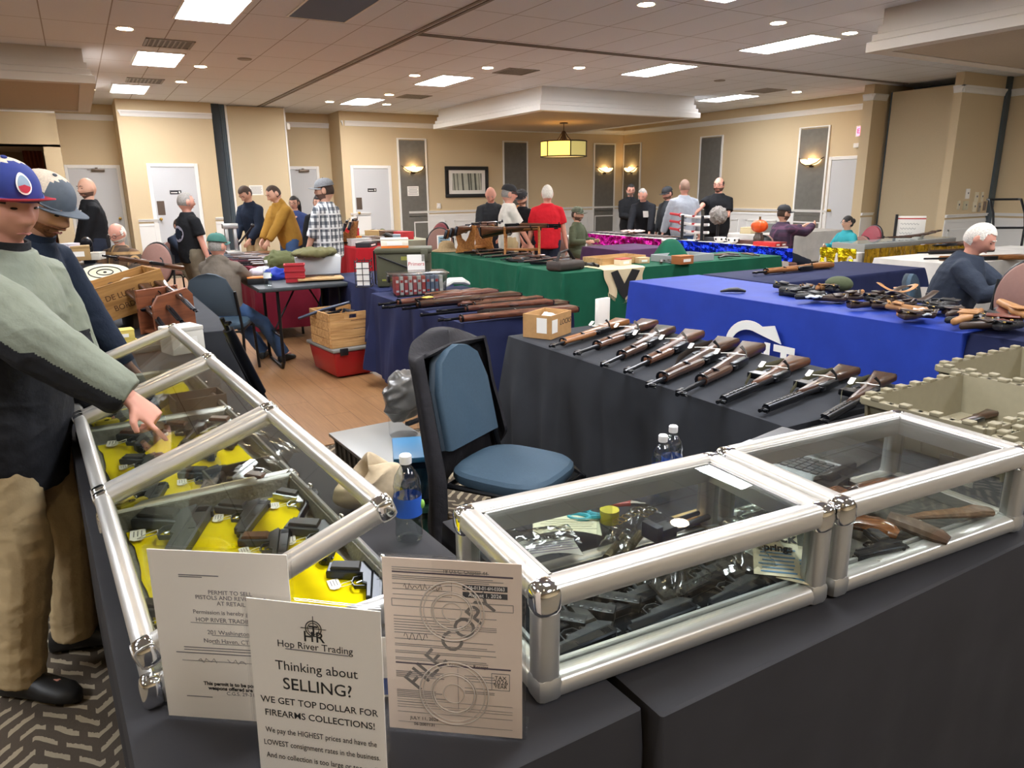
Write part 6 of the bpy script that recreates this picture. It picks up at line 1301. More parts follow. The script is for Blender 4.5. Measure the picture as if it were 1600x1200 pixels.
for nm, k_, m_ in (('plaid-shirted bearded person', 'brown plaid', BROWNV), ('person in a navy jacket behind the back patch', 'navy jacket sitting', BROWNV), ('person in olive', 'olive top', BROWNV), ('person in the plum plaid shirt', 'plum plaid', BROWNV), ('person in the teal top', 'teal top', BROWNV), ('writing grey-haired person', 'writing at', TEALV)):
    o = next(o for o in COL.objects if o.get('category') == 'person' and k_ in o['label'])
    c = o.matrix_world.translation; chair(T(c.x, c.y, 0, o.matrix_world.to_euler().z), 'banquet chair under the seated '+nm, m_, h=.86)
# ------------------------------------------------------------------ goods and clutter
def pos(px, py, z): p = Z(px, py, z); return V((p.x, p.y, z))
PRN = mat('plain_print_grey', '#8a8a88', .8)
def carton(p, d, rz, m_, label, nm='box', cat='box', strip=None, lab=True, group=None):
    t = empty(nm, label, cat, T(p.x, p.y, p.z, rz), group); x, y, z = d
    M().box((0, 0, z*.42), (x, y, z*.84)).build('body', m_, t, bevel=min(d)*.03); M().box((0, 0, z*.92), (x*1.02, y*1.02, z*.16)).build('lid', strip or m_, t, bevel=min(d)*.03)
    if lab: M().box((0, -y/2-.0012, z*.45), (x*.55, .002, z*.35)).box((0, -y/2-.0022, z*.5), (x*.4, .001, z*.05)).build('printed_label', WHITEP, t, smooth=0)
    return t
TB = .757
# floor goods by the navy table
RBIN = mat('red_plastic', '#a81f22', .4); GBIN = mat('grey_tote_plastic', '#6d6c66', .5); CRW = wood('pine_crate', '#a97a45', '#d3a770', 7, .6)
t = empty('storage_bin', 'red plastic bin with grey lid under the pine crate on the parquet', 'bin', T(1.82, 6.02, .006, R_(6)))
M().box((0, 0, .12), (.40, .56, .22), taper=.86).build('body', RBIN, t, bevel=.02, seg=3); M().box((0, 0, .245), (.43, .59, .03)).build('lid', mat('grey_lid', '#83817c', .4), t, bevel=.01)
for s in (-1, 1): M().box((s*.12, -.30, .235), (.07, .02, .06)).build('latch', BLACKP, t, bevel=.006)
def slat_crate(X, dx, dy, dz, n, m_, label, nm='wooden_crate', hole=True):
    t = empty(nm, label, 'crate', X); hgt = dz/n
    M().bb((-dx/2, -dy/2, 0), (dx/2, dy/2, .012)).build('base', m_, t, smooth=0)
    for i in range(n):
        z0, z1 = i*hgt+.003, (i+1)*hgt-.002; m = M(); top = i == n-1 and hole
        for s in (-1, 1):
            m.bb((-dx/2, s*dy/2-.007, z0), (dx/2, s*dy/2+.007, z1)) if not top else None
            if top:
                y0, y1 = s*dy/2-.007, s*dy/2+.007; m.bb((-dx/2, y0, z0), (-.055, y1, z1)); m.bb((.055, y0, z0), (dx/2, y1, z1)); m.bb((-.055, y0, z0), (.055, y1, z0+.018)); m.bb((-.055, y0, z1-.018), (.055, y1, z1))
            m.bb((s*dx/2-.007, -dy/2+.007, z0), (s*dx/2+.007, dy/2-.007, z1))
        m.build('slat_row', m_, t, smooth=0, bevel=.002)
    return t
slat_crate(T(1.80, 5.98, .267, R_(6)), .36, .42, .29, 4, CRW, 'pine slatted crate with handle holes on the red bin')
blob(T(1.66, 5.98, .54, 2.5, .15), [(-.25, 0, .05), (0, 0, .02), (.22, 0, -.02)], [.02, .024, .02], mat('blue_steel_tool', '#3d4456', .4, .4), 'sheathed_tool', 'dark blue-grey handle lying across the pine crate', 'tool')
for i in range(6): blob(T(1.72+.035*i, 5.95+.03*(i % 3), .53, .4*i), [(-.07, 0, 0), (.07, 0, .006)], [.014, .012], BLUED, 'metal_part', 'dark metal part inside the pine crate', 'part')
for o in COL.objects:
    if o.get('label') == 'dark metal part inside the pine crate': o['group'] = 'parts in the pine crate'
# grey lidded tote, vinyl bag and blue bins behind the chair
t = empty('storage_tote', 'grey lidded tote on the carpet left of the draped jacket', 'tote', T(1.17, 3.22, 0, R_(3)))
M().box((0, 0, .15), (.36, .62, .30), taper=.88).build('body', GBIN, t, bevel=.012)
m = M()
for k in range(9): m.box((-.178, -.26+.065*k, .15), (.014, .02, .26))
for k in range(5): m.box((-.14+.07*k, -.305, .15), (.02, .014, .26))
m.build('ribs', GBIN, t, smooth=0); M().box((0, 0, .305), (.39, .65, .018)).build('lid', mat('grey_lid_pale', '#9d9d99', .35), t, bevel=.004)
VIN = mat('grey_vinyl', '#5d5b58', .28, bump=.4, bscale=9, var=.05)
m = M(); m.ell((0, 0, .12), (.105, .085, .125), 18, 14)
q = V((1.28, 3.30, .315)); bg = remeshed(m, 'vinyl_bag', VIN, None, .009, 2, .034, 9, 77); bg.matrix_world = T(q.x, q.y, q.z+.09, .4); tag(bg, 'shiny grey vinyl bag with a black buckle standing on the grey tote', 'bag')
M().box((-.02, -.09, -.0), (.09, .03, .02)).build('buckle', BLACKP, bg, bevel=.006)
t = empty('clear_jar', 'clear plastic jar under the vinyl bag on the grey tote', 'jar', T(1.28, 3.30, .314)); M().lathe([(.07, 0), (.075, .01), (.075, .10), (.07, .105)], 20).build('body', PLEX, t)
BLUT = glass('blue_tinted_plastic', '#8fc0dc', 1.45, .1, .04); GRT = glass('green_tinted_plastic', '#9fd0c0', 1.45, .1, .04)
for z, m_, l in ((.0, GRT, 'green-tinted clear bin on the carpet beside the draped jacket'), (.23, BLUT, 'blue-lidded clear bin stacked on the green-tinted one')):
    t = empty('clear_bin', l, 'bin', T(1.12, 2.74, z+.001, R_(-20))); M().box((0, 0, .1), (.20, .26, .2), taper=.9).build('body', m_, t, bevel=.01); M().box((0, 0, .212), (.21, .27, .025)).build('lid', mat('lid_'+m_.name, '#3f86b8' if m_ is BLUT else '#4f8f80', .4), t, bevel=.006)
    M().box((0, 0, .09), (.15, .2, .14)).build('contents', mat('mixed_contents', '#6c7a80', .8, var=.4, scale=18), t)
# tan attached-lid totes at right
TANP = mat('tan_tote_plastic', '#8a826a', .55, var=.04)
def tote(x0, y0, x1, y1, zb, zt, label):
    cx, cy, dx, dy, h_ = (x0+x1)/2, (y0+y1)/2, x1-x0, y1-y0, zt-zb; t = empty('open_tote', label, 'tote', T(cx, cy, zb)); th = .006
    M().bb((-dx/2+.03, -dy/2+.03, 0), (dx/2-.03, dy/2-.03, .008)).build('base', TANP, t, smooth=0)
    for a, b in (((-1, -1), (1, -1)), ((1, -1), (1, 1)), ((1, 1), (-1, 1)), ((-1, 1), (-1, -1))):
        pa, pb = V((a[0]*dx/2, a[1]*dy/2, 0)), V((b[0]*dx/2, b[1]*dy/2, 0)); d = (pb-pa).normalized(); nn = V((d.y, -d.x, 0)); L = (pb-pa).length; m = M()
        def q(s, o, z): return pa+d*s-nn*o+V((0, 0, z))
        m.add([q(.03*0+.0, .028, 0), q(L, .028, 0), q(L, .006, h_), q(0, .006, h_), q(0, .034, 0), q(L, .034, 0), q(L, .012, h_), q(0, .012, h_)], [(0, 1, 2, 3), (7, 6, 5, 4), (0, 4, 5, 1), (3, 2, 6, 7), (1, 5, 6, 2), (0, 3, 7, 4)])
        w_ = m.build('side_wall', TANP, t, smooth=0); m = M(); n = max(3, int(L/.075))
        for i in range(1, n): s = L*i/n; m.add([q(s-.006, .03, .01), q(s+.006, .03, .01), q(s+.006, .006, h_), q(s-.006, .006, h_), q(s-.006, .018, .01), q(s+.006, .018, .01), q(s+.006, -.008, h_), q(s-.006, -.008, h_)], [(0, 1, 2, 3), (7, 6, 5, 4), (0, 4, 5, 1), (3, 2, 6, 7), (1, 5, 6, 2), (0, 3, 7, 4)])
        m.build('ribs', TANP, w_, smooth=0); m = M(); e = nn*.02
        m.add([q(0, -.012, h_-.022), q(L, -.012, h_-.022), q(L, .012, h_-.022), q(0, .012, h_-.022), q(0, -.012, h_), q(L, -.012, h_), q(L, .012, h_), q(0, .012, h_)], [(3, 2, 1, 0), (4, 5, 6, 7), (0, 1, 5, 4), (1, 2, 6, 5), (2, 3, 7, 6), (3, 0, 4, 7)])
        for i in range(n): s = L*(i+.5)/n; m.box(tuple(q(s, 0, h_+.004)), (.03 if abs(d.x) > .5 else .026, .026 if abs(d.x) > .5 else .03, .012))
        m.build('rim', TANP, t, bevel=.003, smooth=0)
    return t
tote(2.01, .94, 2.55, 1.30, TB, .89, 'tan ribbed open tote nearest the right glass case'); tote(2.60, 1.03, 3.17, 1.41, TB, .89, 'second tan ribbed open tote behind the nearest one')
tote(2.01, .70, 2.55, .915, TB, .875, 'tan tote corner at the right frame edge by the glass case')
for i, (x, y, a) in enumerate(((2.3, 1.05, .2), (2.35, 1.15, -.3), (2.9, 1.2, .1))): X, L = lay(V((x+.2, y, TB+.03)), V((x-.2, y+.03*i, TB+.03)), 0, 1); longgun(X, .4, ('dark gun part in the nearest tan tote, in front', 'dark gun part in the nearest tan tote, behind', 'dark barrel lying in the second tan tote')[i], 'carbine', W3, None, full=False)
# laptop behind the right case
t = empty('laptop', 'silver laptop with black keys behind the right glass case', 'laptop', T(1.60, 1.265, TB, R_(-80))); SILP = mat('silver_plastic', '#b9bcbf', .4, .3)
M().bb((-.16, -.11, 0), (.16, .11, .016)).build('base', SILP, t, bevel=.005); m = M()
for r in range(5):
    for k in range(13): m.box((-.132+.022*k, .075-.021*r, .0175), (.018, .017, .004))
m.build('keys', mat('key_black', '#3a3c40', .5), t, smooth=0); M().bb((-.045, -.10, .016), (.045, -.045, .0168)).build('trackpad', mat('trackpad', '#a5a8ac', .3), t)
M().bb((-.16, .112, .004), (.16, .30, .012)).build('screen', BLACKP, t, smooth=0)
# cardboard box marked LOCKS, white panel
t = obox(T(2.10, 3.22, TB, R_(28)), .23, .17, .125, CARD, 'cardboard_box', 'cardboard box with LOCKS written on it at the end of the black cloth', fl=0)
text('LOCKS', .04, T(.045, -.0862, .075, rx=pi/2), INK, t, shear=.2); M().bb((-.105, -.0868, .03), (-.045, -.0852, .10)).build('shipping_label', WHITEP, t, smooth=0)
M().bb((-.1165, -.06, .03), (-.1148, .0, .11)).build('shipping_label', WHITEP, t, smooth=0)
m = M(); m.grid(lambda u, v: (-.09+.18*u, -.06+.12*v, .10+.02*noise.noise(V((u*5, v*5, 2)))), 10, 8); o = m.build('packing_paper', WHITEP, solid=.002); o.matrix_world = T(2.10, 3.22, TB+.0, R_(28)); tag(o, 'crumpled white paper inside the cardboard box', 'paper')
q = pos(897, 506, TB); t = empty('white_panel', 'narrow white card panel standing behind the cardboard box', 'panel', T(2.50, 3.26, TB-.0, R_(10))); M().bb((-.05, -.012, -.0), (.05, .012, .16)).build('panel', WHITEP, t, bevel=.003); M().bb((-.055, -.03, 0), (.055, .03, .006)).build('foot', WHITEP, t, bevel=.002)
# blue cloth: small black holster, black cube, holster heap
blob(T(*pos(1145, 455, TB+.012), 2.6), [(-.09, 0, 0), (-.03, .01, .012), (.03, 0, .01), (.09, -.01, -.002)], [.016, .03, .026, .012], HOLB, 'small_holster', 'small black holster lying alone on the blue cloth', 'holster')
q = pos(1224, 461, TB); carton(q, (.05, .05, .045), .3, BLACKP, 'small black cube box on the blue cloth', lab=False)
def holster(X, L, m_, label, seed, group=None):
    R = random.Random(seed); t = empty('holster', label, 'holster', X, group); w_ = .30*L
    M().prism([(-.5*L, -.10*L), (-.42*L, .16*L), (-.1*L, .17*L), (.1*L, .09*L), (.46*L, .06*L), (.5*L, 0), (.46*L, -.06*L), (.05*L, -.09*L), (-.2*L, -.16*L)], .036, ch=.010).build('pouch', m_, t, smooth=60)
    M().prism([(-.36*L, -.19*L), (-.12*L, -.20*L), (-.10*L, .20*L), (-.33*L, .21*L)], .008, T(0, 0, .034, 0, .1), ch=.003).build('belt_loop', m_, t, smooth=60)
    M().tube([(-.40*L, .15*L, .03), (-.46*L, .02*L, .05), (-.40*L, -.1*L, .035)], .012, 6, flat=.3).build('strap', m_, t); M().ell((-.41*L, -.09*L, .044), (.008, .008, .004), 8, 5).build('snap', BRASS, t); return t
TANL = mat('tan_leather', '#a9794a', .5, var=.15, scale=20); BRL = mat('brown_leather_dark', '#3a2a21', .45, var=.2, scale=20); REDL = mat('oxblood_leather', '#6b3529', .4, var=.1, scale=20); GRN = mat('green_canvas', '#4a5238', .9, var=.1)
HC_ = ['black', 'dark brown', 'tan', 'black', 'oxblood', 'black', 'dark brown']; HM_ = [HOLB, BRL, TANL, HOLB, REDL, HOLB, BRL]
R8 = random.Random(21)
for i in range(46):
    u = i/45; px = 1245+340*u+R8.uniform(-12, 12); py = 466+62*u*(.8+.2*u)-R8.uniform(0, 1)*(20+16*u); lift = .006+.022*R8.random()*(1+u); p = Z(px, py, TB+lift); k = R8.randrange(7)
    if not (3.99 < p.x < 4.74): p.x = min(4.70, max(4.02, p.x))
    holster(T(p.x, p.y, TB+lift, R8.uniform(0, 6.28), R8.uniform(-.07, .07), R8.uniform(-.07, .07)), R8.uniform(.17, .27), HM_[k], HC_[k]+' leather holster in the heap along the blue cloth', i, HC_[k]+' holsters in the heap')
holster(T(*pos(1565, 500, TB+.05), .5, -.1), .38, REDL, 'large oxblood flap holster at the right end of the heap', 90); holster(T(*pos(1588, 488, TB+.09), 1.0, -.1), .34, TANL, 'large tan holster with cartridge loops at the right frame edge', 91)
m = M(); m.tube([(.19*cos(a), .13*sin(a), .02+.02*sin(3*a)) for a in [k*pi/16 for k in range(30)]], .022, 6, flat=.25); o = m.build('gun_belt', BRL, smooth=60); o.matrix_world = T(*pos(1425, 462, TB+.05), .4); tag(o, 'curled brown gun belt across the back of the holster heap', 'belt')
m = M(); m.tube([(.12*cos(a), .10*sin(a), .03+.02*sin(2*a)) for a in [k*pi/12 for k in range(22)]], .018, 6, flat=.25); o = m.build('leather_strap', TANL, smooth=60); o.matrix_world = T(*pos(1400, 455, TB+.06), 1.4); tag(o, 'curled tan leather strap on top of the holster heap', 'strap')
for px, py, l in ((1440, 491, 'crumpled white plastic packet at the front of the holster heap'), (1275, 463, 'grey plastic packet at the left end of the holster heap')):
    m = M(); m.grid(lambda u, v: (-.11+.22*u, -.05+.1*v, .012+.014*noise.noise(V((u*6, v*4, px)))), 12, 8); o = m.build('packet', mat('white_poly', '#c9d0d2', .35, var=.3, scale=30), solid=.006); o.matrix_world = T(*pos(px, py, TB+.04), .5); tag(o, l, 'packet')
o = M().ell((0, 0, .04), (.11, .10, .06), 14, 10).build('flat_canvas_hat', GRN, smooth=60); o.matrix_world = T(*pos(1310, 452, TB), .3); tag(o, 'green canvas cap in the holster heap', 'cap')
# man at right: papers on his table
for i, (px, py, l) in enumerate(((1500, 433, 'sheet of paper under the writing hand'), (1560, 425, 'second sheet of paper at the right frame edge'))): card(T(6.15+.5*i, 2.42-.1*i, TB+.004, .3*i), .3, .22, l, WHITEP, 'paper', 4)
# hand truck by the right wall
t = empty('hand_truck', 'black hand truck leaning near the right wall behind the writing person', 'hand truck', T(*Dm(1572, 380, 12.4).to_2d(), 0, R_(50)))
for s in (-.2, .2): M().tube([(0, s, .1), (0, s, .95), (.06, s, 1.12), (.22, s, 1.30), (.30, s, 1.30)], .016, 8).build('upright', FRM, t)
[M().tube([(x_, -.2, z_), (x_, .2, z_)], .015, 8).build('crossbar', FRM, t) for x_, z_ in ((.30, 1.3), (0, .92), (0, .5))]; M().bb((.0, -.22, .0), (.2, .22, .012)).build('toe_plate', FRM, t)
for s in (-.24, .24): M().lathe([(.02, -.025), (.12, -.025), (.12, .025), (.02, .025)], 20, T(-.06, s, .12, rx=pi/2)).build('wheel', BLACKP, t)
# gold-table display: low glass case, whiteboard, white stuff, black guns
t = empty('flat_display_case', 'low grey-rimmed glass case on the gold-fringed table', 'display case', T(8.85, 5.54, TB+.0, 0)); M().bb((-.95, -.22, 0), (.95, .22, .09)).build('body', mat('grey_case', '#8b8a86', .5), t, bevel=.006); M().bb((-.93, -.2, .09), (.93, .2, .094)).build('glass_top', GLS, t, smooth=0)
M().bb((-.9, -.19, .0905), (.9, .19, .0915)).build('felt', mat('pale_felt', '#b9bfc0', .9), t, smooth=0)
q = Dm(1420, 374, 11.0); t = empty('whiteboard', 'white handwritten board with a red top strip standing by the right partition', 'sign', T(q.x, q.y, .82, R_(-52))); M().bb((-.17, -.01, 0), (.17, .01, .30)).build('board', WHITEP, t, bevel=.004); M().bb((-.17, -.013, .26), (.17, -.009, .275)).build('red_strip', REDINK, t); M().bb((-.19, -.03, -.05), (-.16, .03, .32)).build('easel_post', BLACKP, t)
m = M()
for k in range(3): m.tube([(-.12+.012*j, -.012, .2-.06*k+.012*sin(j*2.1+k)) for j in range(19-3*k)], .0022, 4)
m.build('handwriting', GREYINK, t); M().tube([(0, .02, -.8), (0, .02, 0)], .012, 6).build('stand', BLACKP, t)
for i in range(9): X, L = lay(V((9.0+.1*i, 5.45+.02*i, .88+.004*i)), V((8.6+.12*i, 5.65-.01*i, .88)), 0, 1 if i % 2 else -1); longgun(X, .42, 'black pistol-sized gun heaped at the back of the grey-rimmed case', 'carbine', W3, 'guns on the grey-rimmed case', full=False)
# sword stand, pumpkin, bowls, red case
t = empty('sword_stand', 'black stand holding three white and red swords', 'stand', T(7.76, 8.02, TB, R_(86))); 
for s in (-.22, .22): M().bb((s-.012, -.02, 0), (s+.012, .02, .36)).build('upright', BLACKP, t, bevel=.003); M().bb((s-.015, -.10, 0), (s+.015, .1, .02)).build('foot', BLACKP, t)
for k in range(3):
    for s in (-.22, .22): M().tube([(s, -.02, .1+.11*k), (s, -.06, .09+.11*k), (s, -.07, .12+.11*k)], .007, 6).build('hook', BLACKP, t)
KW = mat('white_lacquer', '#e9e6e4', .25); KR = mat('red_wrap', '#b8202c', .6)
for k in range(3):
    s = empty('katana', ('lowest', 'middle', 'topmost')[k]+' white-sheathed red-handled sword on the black stand', 'sword', T(7.76, 8.02, TB, R_(86)) @ T(.0, -.055, .115+.11*k), 'swords on the stand')
    M().tube([(-.30+.09*j, 0, .02*((j-3)/4)**2) for j in range(8)], .016, 10, flat=1.3).build('scabbard', KW, s); M().tube([(.34, 0, .02), (.58, 0, .035)], .016, 10, flat=1.2).build('handle', KR, s); M().lathe([(.032, 0), (.034, .006), (.002, .007)], 14, T(.335, 0, .02, ry=pi/2)).build('guard', KR, s); M().bb((.0, -.02, .0), (.05, .02, .024)).build('cord', KR, s)
q = pos(1170, 362, TB); q = V((7.85, 6.85, TB)); t = empty('glass_jar', 'dark glass jar under the orange pumpkin pot', 'jar', T(q.x, q.y, q.z)); M().lathe([(.06, 0), (.07, .02), (.07, .1), (.05, .14), (.05, .16)], 18).build('body', mat('smoky_glass', '#4a4038', .2), t)
p_ = M(); p_.ring([[((.105*sin(t_)*(1+.06*cos(8*a)))*cos(a), (.105*sin(t_)*(1+.06*cos(8*a)))*sin(a), .09-.085*cos(t_)) for a in [k*2*pi/40 for k in range(40)]] for t_ in [.15+i*(pi-.3)/10 for i in range(11)]])
o = p_.build('pumpkin', mat('orange_glaze', '#d9561c', .35)); o.matrix_world = T(q.x, q.y, q.z+.155); tag(o, 'orange pumpkin pot standing on a dark jar by the swords', 'pumpkin'); M().lathe([(.015, 0), (.012, .04), (.02, .045)], 8, T(0, 0, .17)).build('stem', mat('pumpkin_stem', '#6b5a2c', .7), o)
for i, (dx_, l) in enumerate(((-.12, 'left'), (.12, 'right'))):
    t = empty('patterned_bowl', l+' black and white patterned bowl beside the sword stand', 'bowl', T(7.72, 7.3+dx_, TB)); M().lathe([(.03, 0), (.07, .03), (.085, .08), (.08, .08), (.065, .035), (.02, .012)], 18).build('bowl', WHITEP, t); m = M()
    for k in range(6): m.ell((.078*cos(k*1.05), .078*sin(k*1.05), .055), (.014, .014, .016), 6, 5)
    m.build('black_spots', INK, t)
for i, (x, y, c, l) in enumerate(((7.75, 6.62, '#c22a2a', 'red flat case near the plum plaid shirt'), (7.86, 6.62, '#7d2a2a', 'dark red flat case behind the red one'), (7.85, 7.07, '#5b3b33', 'brown wooden box between the bowls and the red case'), (7.86, 7.62, '#3a3a3c', 'black case behind the sword stand'))): carton(V((x, y, TB)), (.12, .34, .055), .1, mat('case_'+c[1:], c, .45), l, 'flat_case', 'case')
for i in range(14): 
    y = 8.45+.135*i; X, L = lay(V((7.9, y, .785)), V((7.5, y+.07, .785)), 0, -1); longgun(X, .45, 'dark short gun lying on the magenta-fringed table', 'carbine', W3, 'guns on the magenta-fringed table', full=False)
for i in range(8): card(T(7.65+.08*(i % 3), 6.6+.2*i, TB+.003, .3*i), .2, .12, 'flat white card lying on the blue-fringed table', WHITEP, 'card', 3).__setitem__('group', 'cards on the blue-fringed table')
m = M(); m.ell((0, 0, .12), (.13, .12, .13), 16, 12); o = remeshed(m, 'fur_hat', mat('grey_fur', '#8b8580', .95, var=.3, scale=60, bump=.8, bscale=90), None, .012, 1, .02, 30); o.matrix_world = T(*Dm(1122, 346, 11.6).to_2d(), .98); tag(o, 'grey fur hat on a stand behind the white swords', 'hat'); M().tube([(0, 0, -.22), (0, 0, .1)], .02, 8).build('hat_stand', BLACKP, o)
# green tables
STRAW = mat('straw', '#a88f68', .9, var=.15, scale=60, bump=.3, bscale=90)
o = M().lathe([(.0, .13), (.05, .127), (.09, .10), (.105, .05), (.11, .03), (.17, .012), (.19, .0), (.17, .006), (.105, .02), (.1, .02)], 26).build('straw_hat', STRAW, smooth=60); o.matrix_world = T(*pos(698, 392, TB+.004)); tag(o, 'tan straw hat on the left green run', 'hat')
X, L = lay(V((4.35, 8.5, .80)), V((3.9, 7.4, .78)), 0, 1); longgun(X, 1.1, 'long dark wooden gun beside the straw hat', 'shotgun', W3)
m = M(); m.grid(lambda u, v: ((.20*(1-v)+.03)*cos(u*2*pi)*(1+.1*sin(u*25)*(1-v)), (.16*(1-v)+.02)*sin(u*2*pi)*(1+.1*sin(u*25)*(1-v)), .21*sin(v*pi/2)), 40, 8); o = m.build('green_cover', GREENC, smooth=60, solid=.003); o.matrix_world = T(5.62, 6.12, TB); tag(o, 'dark green cloth peaked over something at the back of the green table', 'cloth')
WTR = wood('tray_pine', '#a98250', '#caa674', 6, .6)
obox(T(*pos(960, 411, TB), .1), .62, .3, .075, WTR, 'wooden_tray', 'long pine tray on the front green table', th=.014); obox(T(*pos(1066, 407, TB), .05), .58, .36, .07, mat('pale_grey_plastic', '#a3a8aa', .5), 'plastic_tray', 'pale grey open plastic tray on the green table', th=.012)
carton(pos(973, 415, TB), (.15, .1, .075), .1, mat('cream_box', '#d9cbb0', .8), 'cream and red carton in front of the pine tray', strip=mat('red_stripe_box', '#b5564a', .8)); carton(pos(1003, 411, TB), (.13, .09, .06), -.1, mat('pale_tan_box', '#d3b48c', .8), 'small tan carton right of the cream and red one'); carton(pos(1066, 412, TB), (.19, .13, .085), .05, mat('orange_card_box', '#a9683a', .8), 'orange-brown cardboard box in front of the grey tray')
p = pos(882, 424, TB); t = empty('leather_bag', 'dark brown bag with a looped handle at the green table corner', 'bag', T(p.x+.08, p.y+.1, TB, .2)); M().box((0, 0, .045), (.36, .2, .09)).build('body', mat('dark_brown_bag', '#3b322d', .7, var=.15, scale=12), t, bevel=.03, seg=3); M().tube([(-.12, 0, .08), (-.08, 0, .17), (.05, .02, .19), (.16, .04, .09)], .018, 8, flat=.6).build('handle', mat('bag_strap', '#2f2b2a', .7), t)
for i in range(16):
    x, y = 4.0+.55*rnd.random(), 5.75+2.4*rnd.random(); pistol(('auto', 'revolver', 'toggle')[i % 3], T(x, y, TB+.006, rnd.uniform(0, 6.28)), 'dark handgun lying on the left green run', BLUED, PARK, GRIPW if i % 2 else GRIPB, 'handguns on the left green run', tagged=i % 3 == 0, scale=1.1)
for i in range(14):
    x = 4.9+1.8*rnd.random(); y = 5.7+.25*rnd.random(); blob(T(x, y, TB+.02, rnd.uniform(0, 3.1)), [(-.12, 0, 0), (0, .01, .01), (.13, 0, 0)], [.014, .022, .012], (HOLB, BRL, LEA2)[i % 3], 'knife_sheath', 'dark sheathed knife lying on the front green table', 'sheath'); 
for o in COL.objects:
    if o.get('label') == 'dark sheathed knife lying on the front green table': o['group'] = 'knives on the front green table'
# ammunition can and its neighbours
OLV = mat('olive_paint', '#4a4a38', .5, var=.1, scale=8); OD2 = mat('olive_mark', '#8a8a3c', .6)
t = empty('ammunition_can', 'large olive drab ammunition can with a handwritten sheet on its side', 'can', T(2.28, 5.66, TB, R_(-25)))
M().bb((-.22, -.13, 0), (.22, .13, .27)).build('body', OLV, t, bevel=.012, seg=3); M().bb((-.23, -.14, .27), (.23, .14, .31)).build('lid', OLV, t, bevel=.008)
M().tube([(-.2, -.135, .25), (.12, -.135, .12)], .007, 6).build('wire_bail', STEEL, t); M().tube([(-.224, -.1, .02), (-.236, -.1, .03), (-.236, -.1, .29), (-.236, .1, .29), (-.236, .1, .03), (-.224, .1, .02)], .008, 6).build('side_handle', STEEL, t); M().bb((.14, -.15, .2), (.2, -.13, .3)).build('latch', OLV, t, bevel=.006)
M().bb((-.02, -.1325, .215), (.05, -.130, .245)).bb((-.18, -.1325, .05), (-.1, -.130, .065)).build('stencil_mark', OD2, t)
s_ = M().bb((.03, -.150, .08), (.17, -.147, .26)).build('sign_sheet', WHITEP, t); text('Primers', .042, T(.10, -.1505, .185, rx=pi/2), REDINK, s_, shear=.1)
carton(V((2.2, 5.66, TB+.312)), (.22, .15, .075), R_(-20), mat('cream_pack', '#e3dccb', .7), 'white box with an orange base on the ammunition can', strip=None); M().bb((-.11, -.076, 0), (.11, .076, .018)).build('orange_band', mat('orange_pack', '#d9762a', .6), COL.objects[-1] if False else [o for o in COL.objects if o.get('label') == 'white box with an orange base on the ammunition can'][0])
t = empty('wire_basket', 'small wire basket hanging papers left of the ammunition can', 'basket', T(1.98, 5.82, TB, R_(-25))); m = M()
for k in range(5): m.tube([(-.06, -.1, .05*k), (.06, -.1, .05*k), (.06, .1, .05*k), (-.06, .1, .05*k)], .0035, 5, closed=True)
for s in (-.06, 0, .06): m.tube([(s, -.1, 0), (s, -.1, .22)], .0035, 5); m.tube([(s, .1, 0), (s, .1, .22)], .0035, 5)
m.build('wires', BLACKP, t); M().bb((-.05, -.08, .01), (.05, -.07, .2)).build('papers', WHITEP, t)
t = empty('clear_tote', 'clear plastic tote packed with upright books on the navy cloth', 'tote', T(2.16, 5.12, TB, R_(-14))); CPL = glass('frosted_tote', '#e6e9ea', 1.45, .15, .08)
M().box((0, 0, .075), (.42, .25, .15), taper=.92).build('body', CPL, t, bevel=.008); M().box((0, 0, .158), (.45, .28, .016)).build('lid', CPL, t, bevel=.005); M().box((-.22, 0, .12), (.02, .09, .05)).build('handle', BLACKP, t, bevel=.006)
XT = T(2.16, 5.12, TB, R_(-14))
for i in range(11):
    c = ('#c9504a', '#e3ddd3', '#c9504a', '#e3ddd3', '#c9605a', '#d8d2c8', '#c9504a', '#78859c', '#6c7a92', '#8490a5', '#ded8cc')[i]; b_ = empty('book', ('red-striped', 'white', 'red', 'cream', 'pale red', 'off-white', 'crimson', 'blue-grey', 'slate-blue', 'light blue-grey', 'ivory')[i]+' book spine standing in the clear tote', 'book', XT @ T(-.165+.033*i, 0, .006), 'books in the clear tote')
    M().bb((-.013, -.09, 0), (.013, .09, .135)).build('cover', mat('book_'+c[1:], c, .7), b_, bevel=.001); M().bb((-.010, -.091, .02), (.010, -.0895, .035)).bb((-.010, -.091, .09), (.010, -.0895, .11)).build('spine_label', WHITEP if i % 2 == 0 else REDINK, b_, smooth=0)
blob(T(2.52, 5.2, TB+.03, .2), [(-.12, 0, 0), (-.03, .03, .03), (.05, -.02, .03), (.12, 0, 0)], [.03, .045, .045, .03], mat('white_cable', '#c9c9c4', .6), 'cable_bundle', 'white bundle of cables right of the clear tote', 'cable')
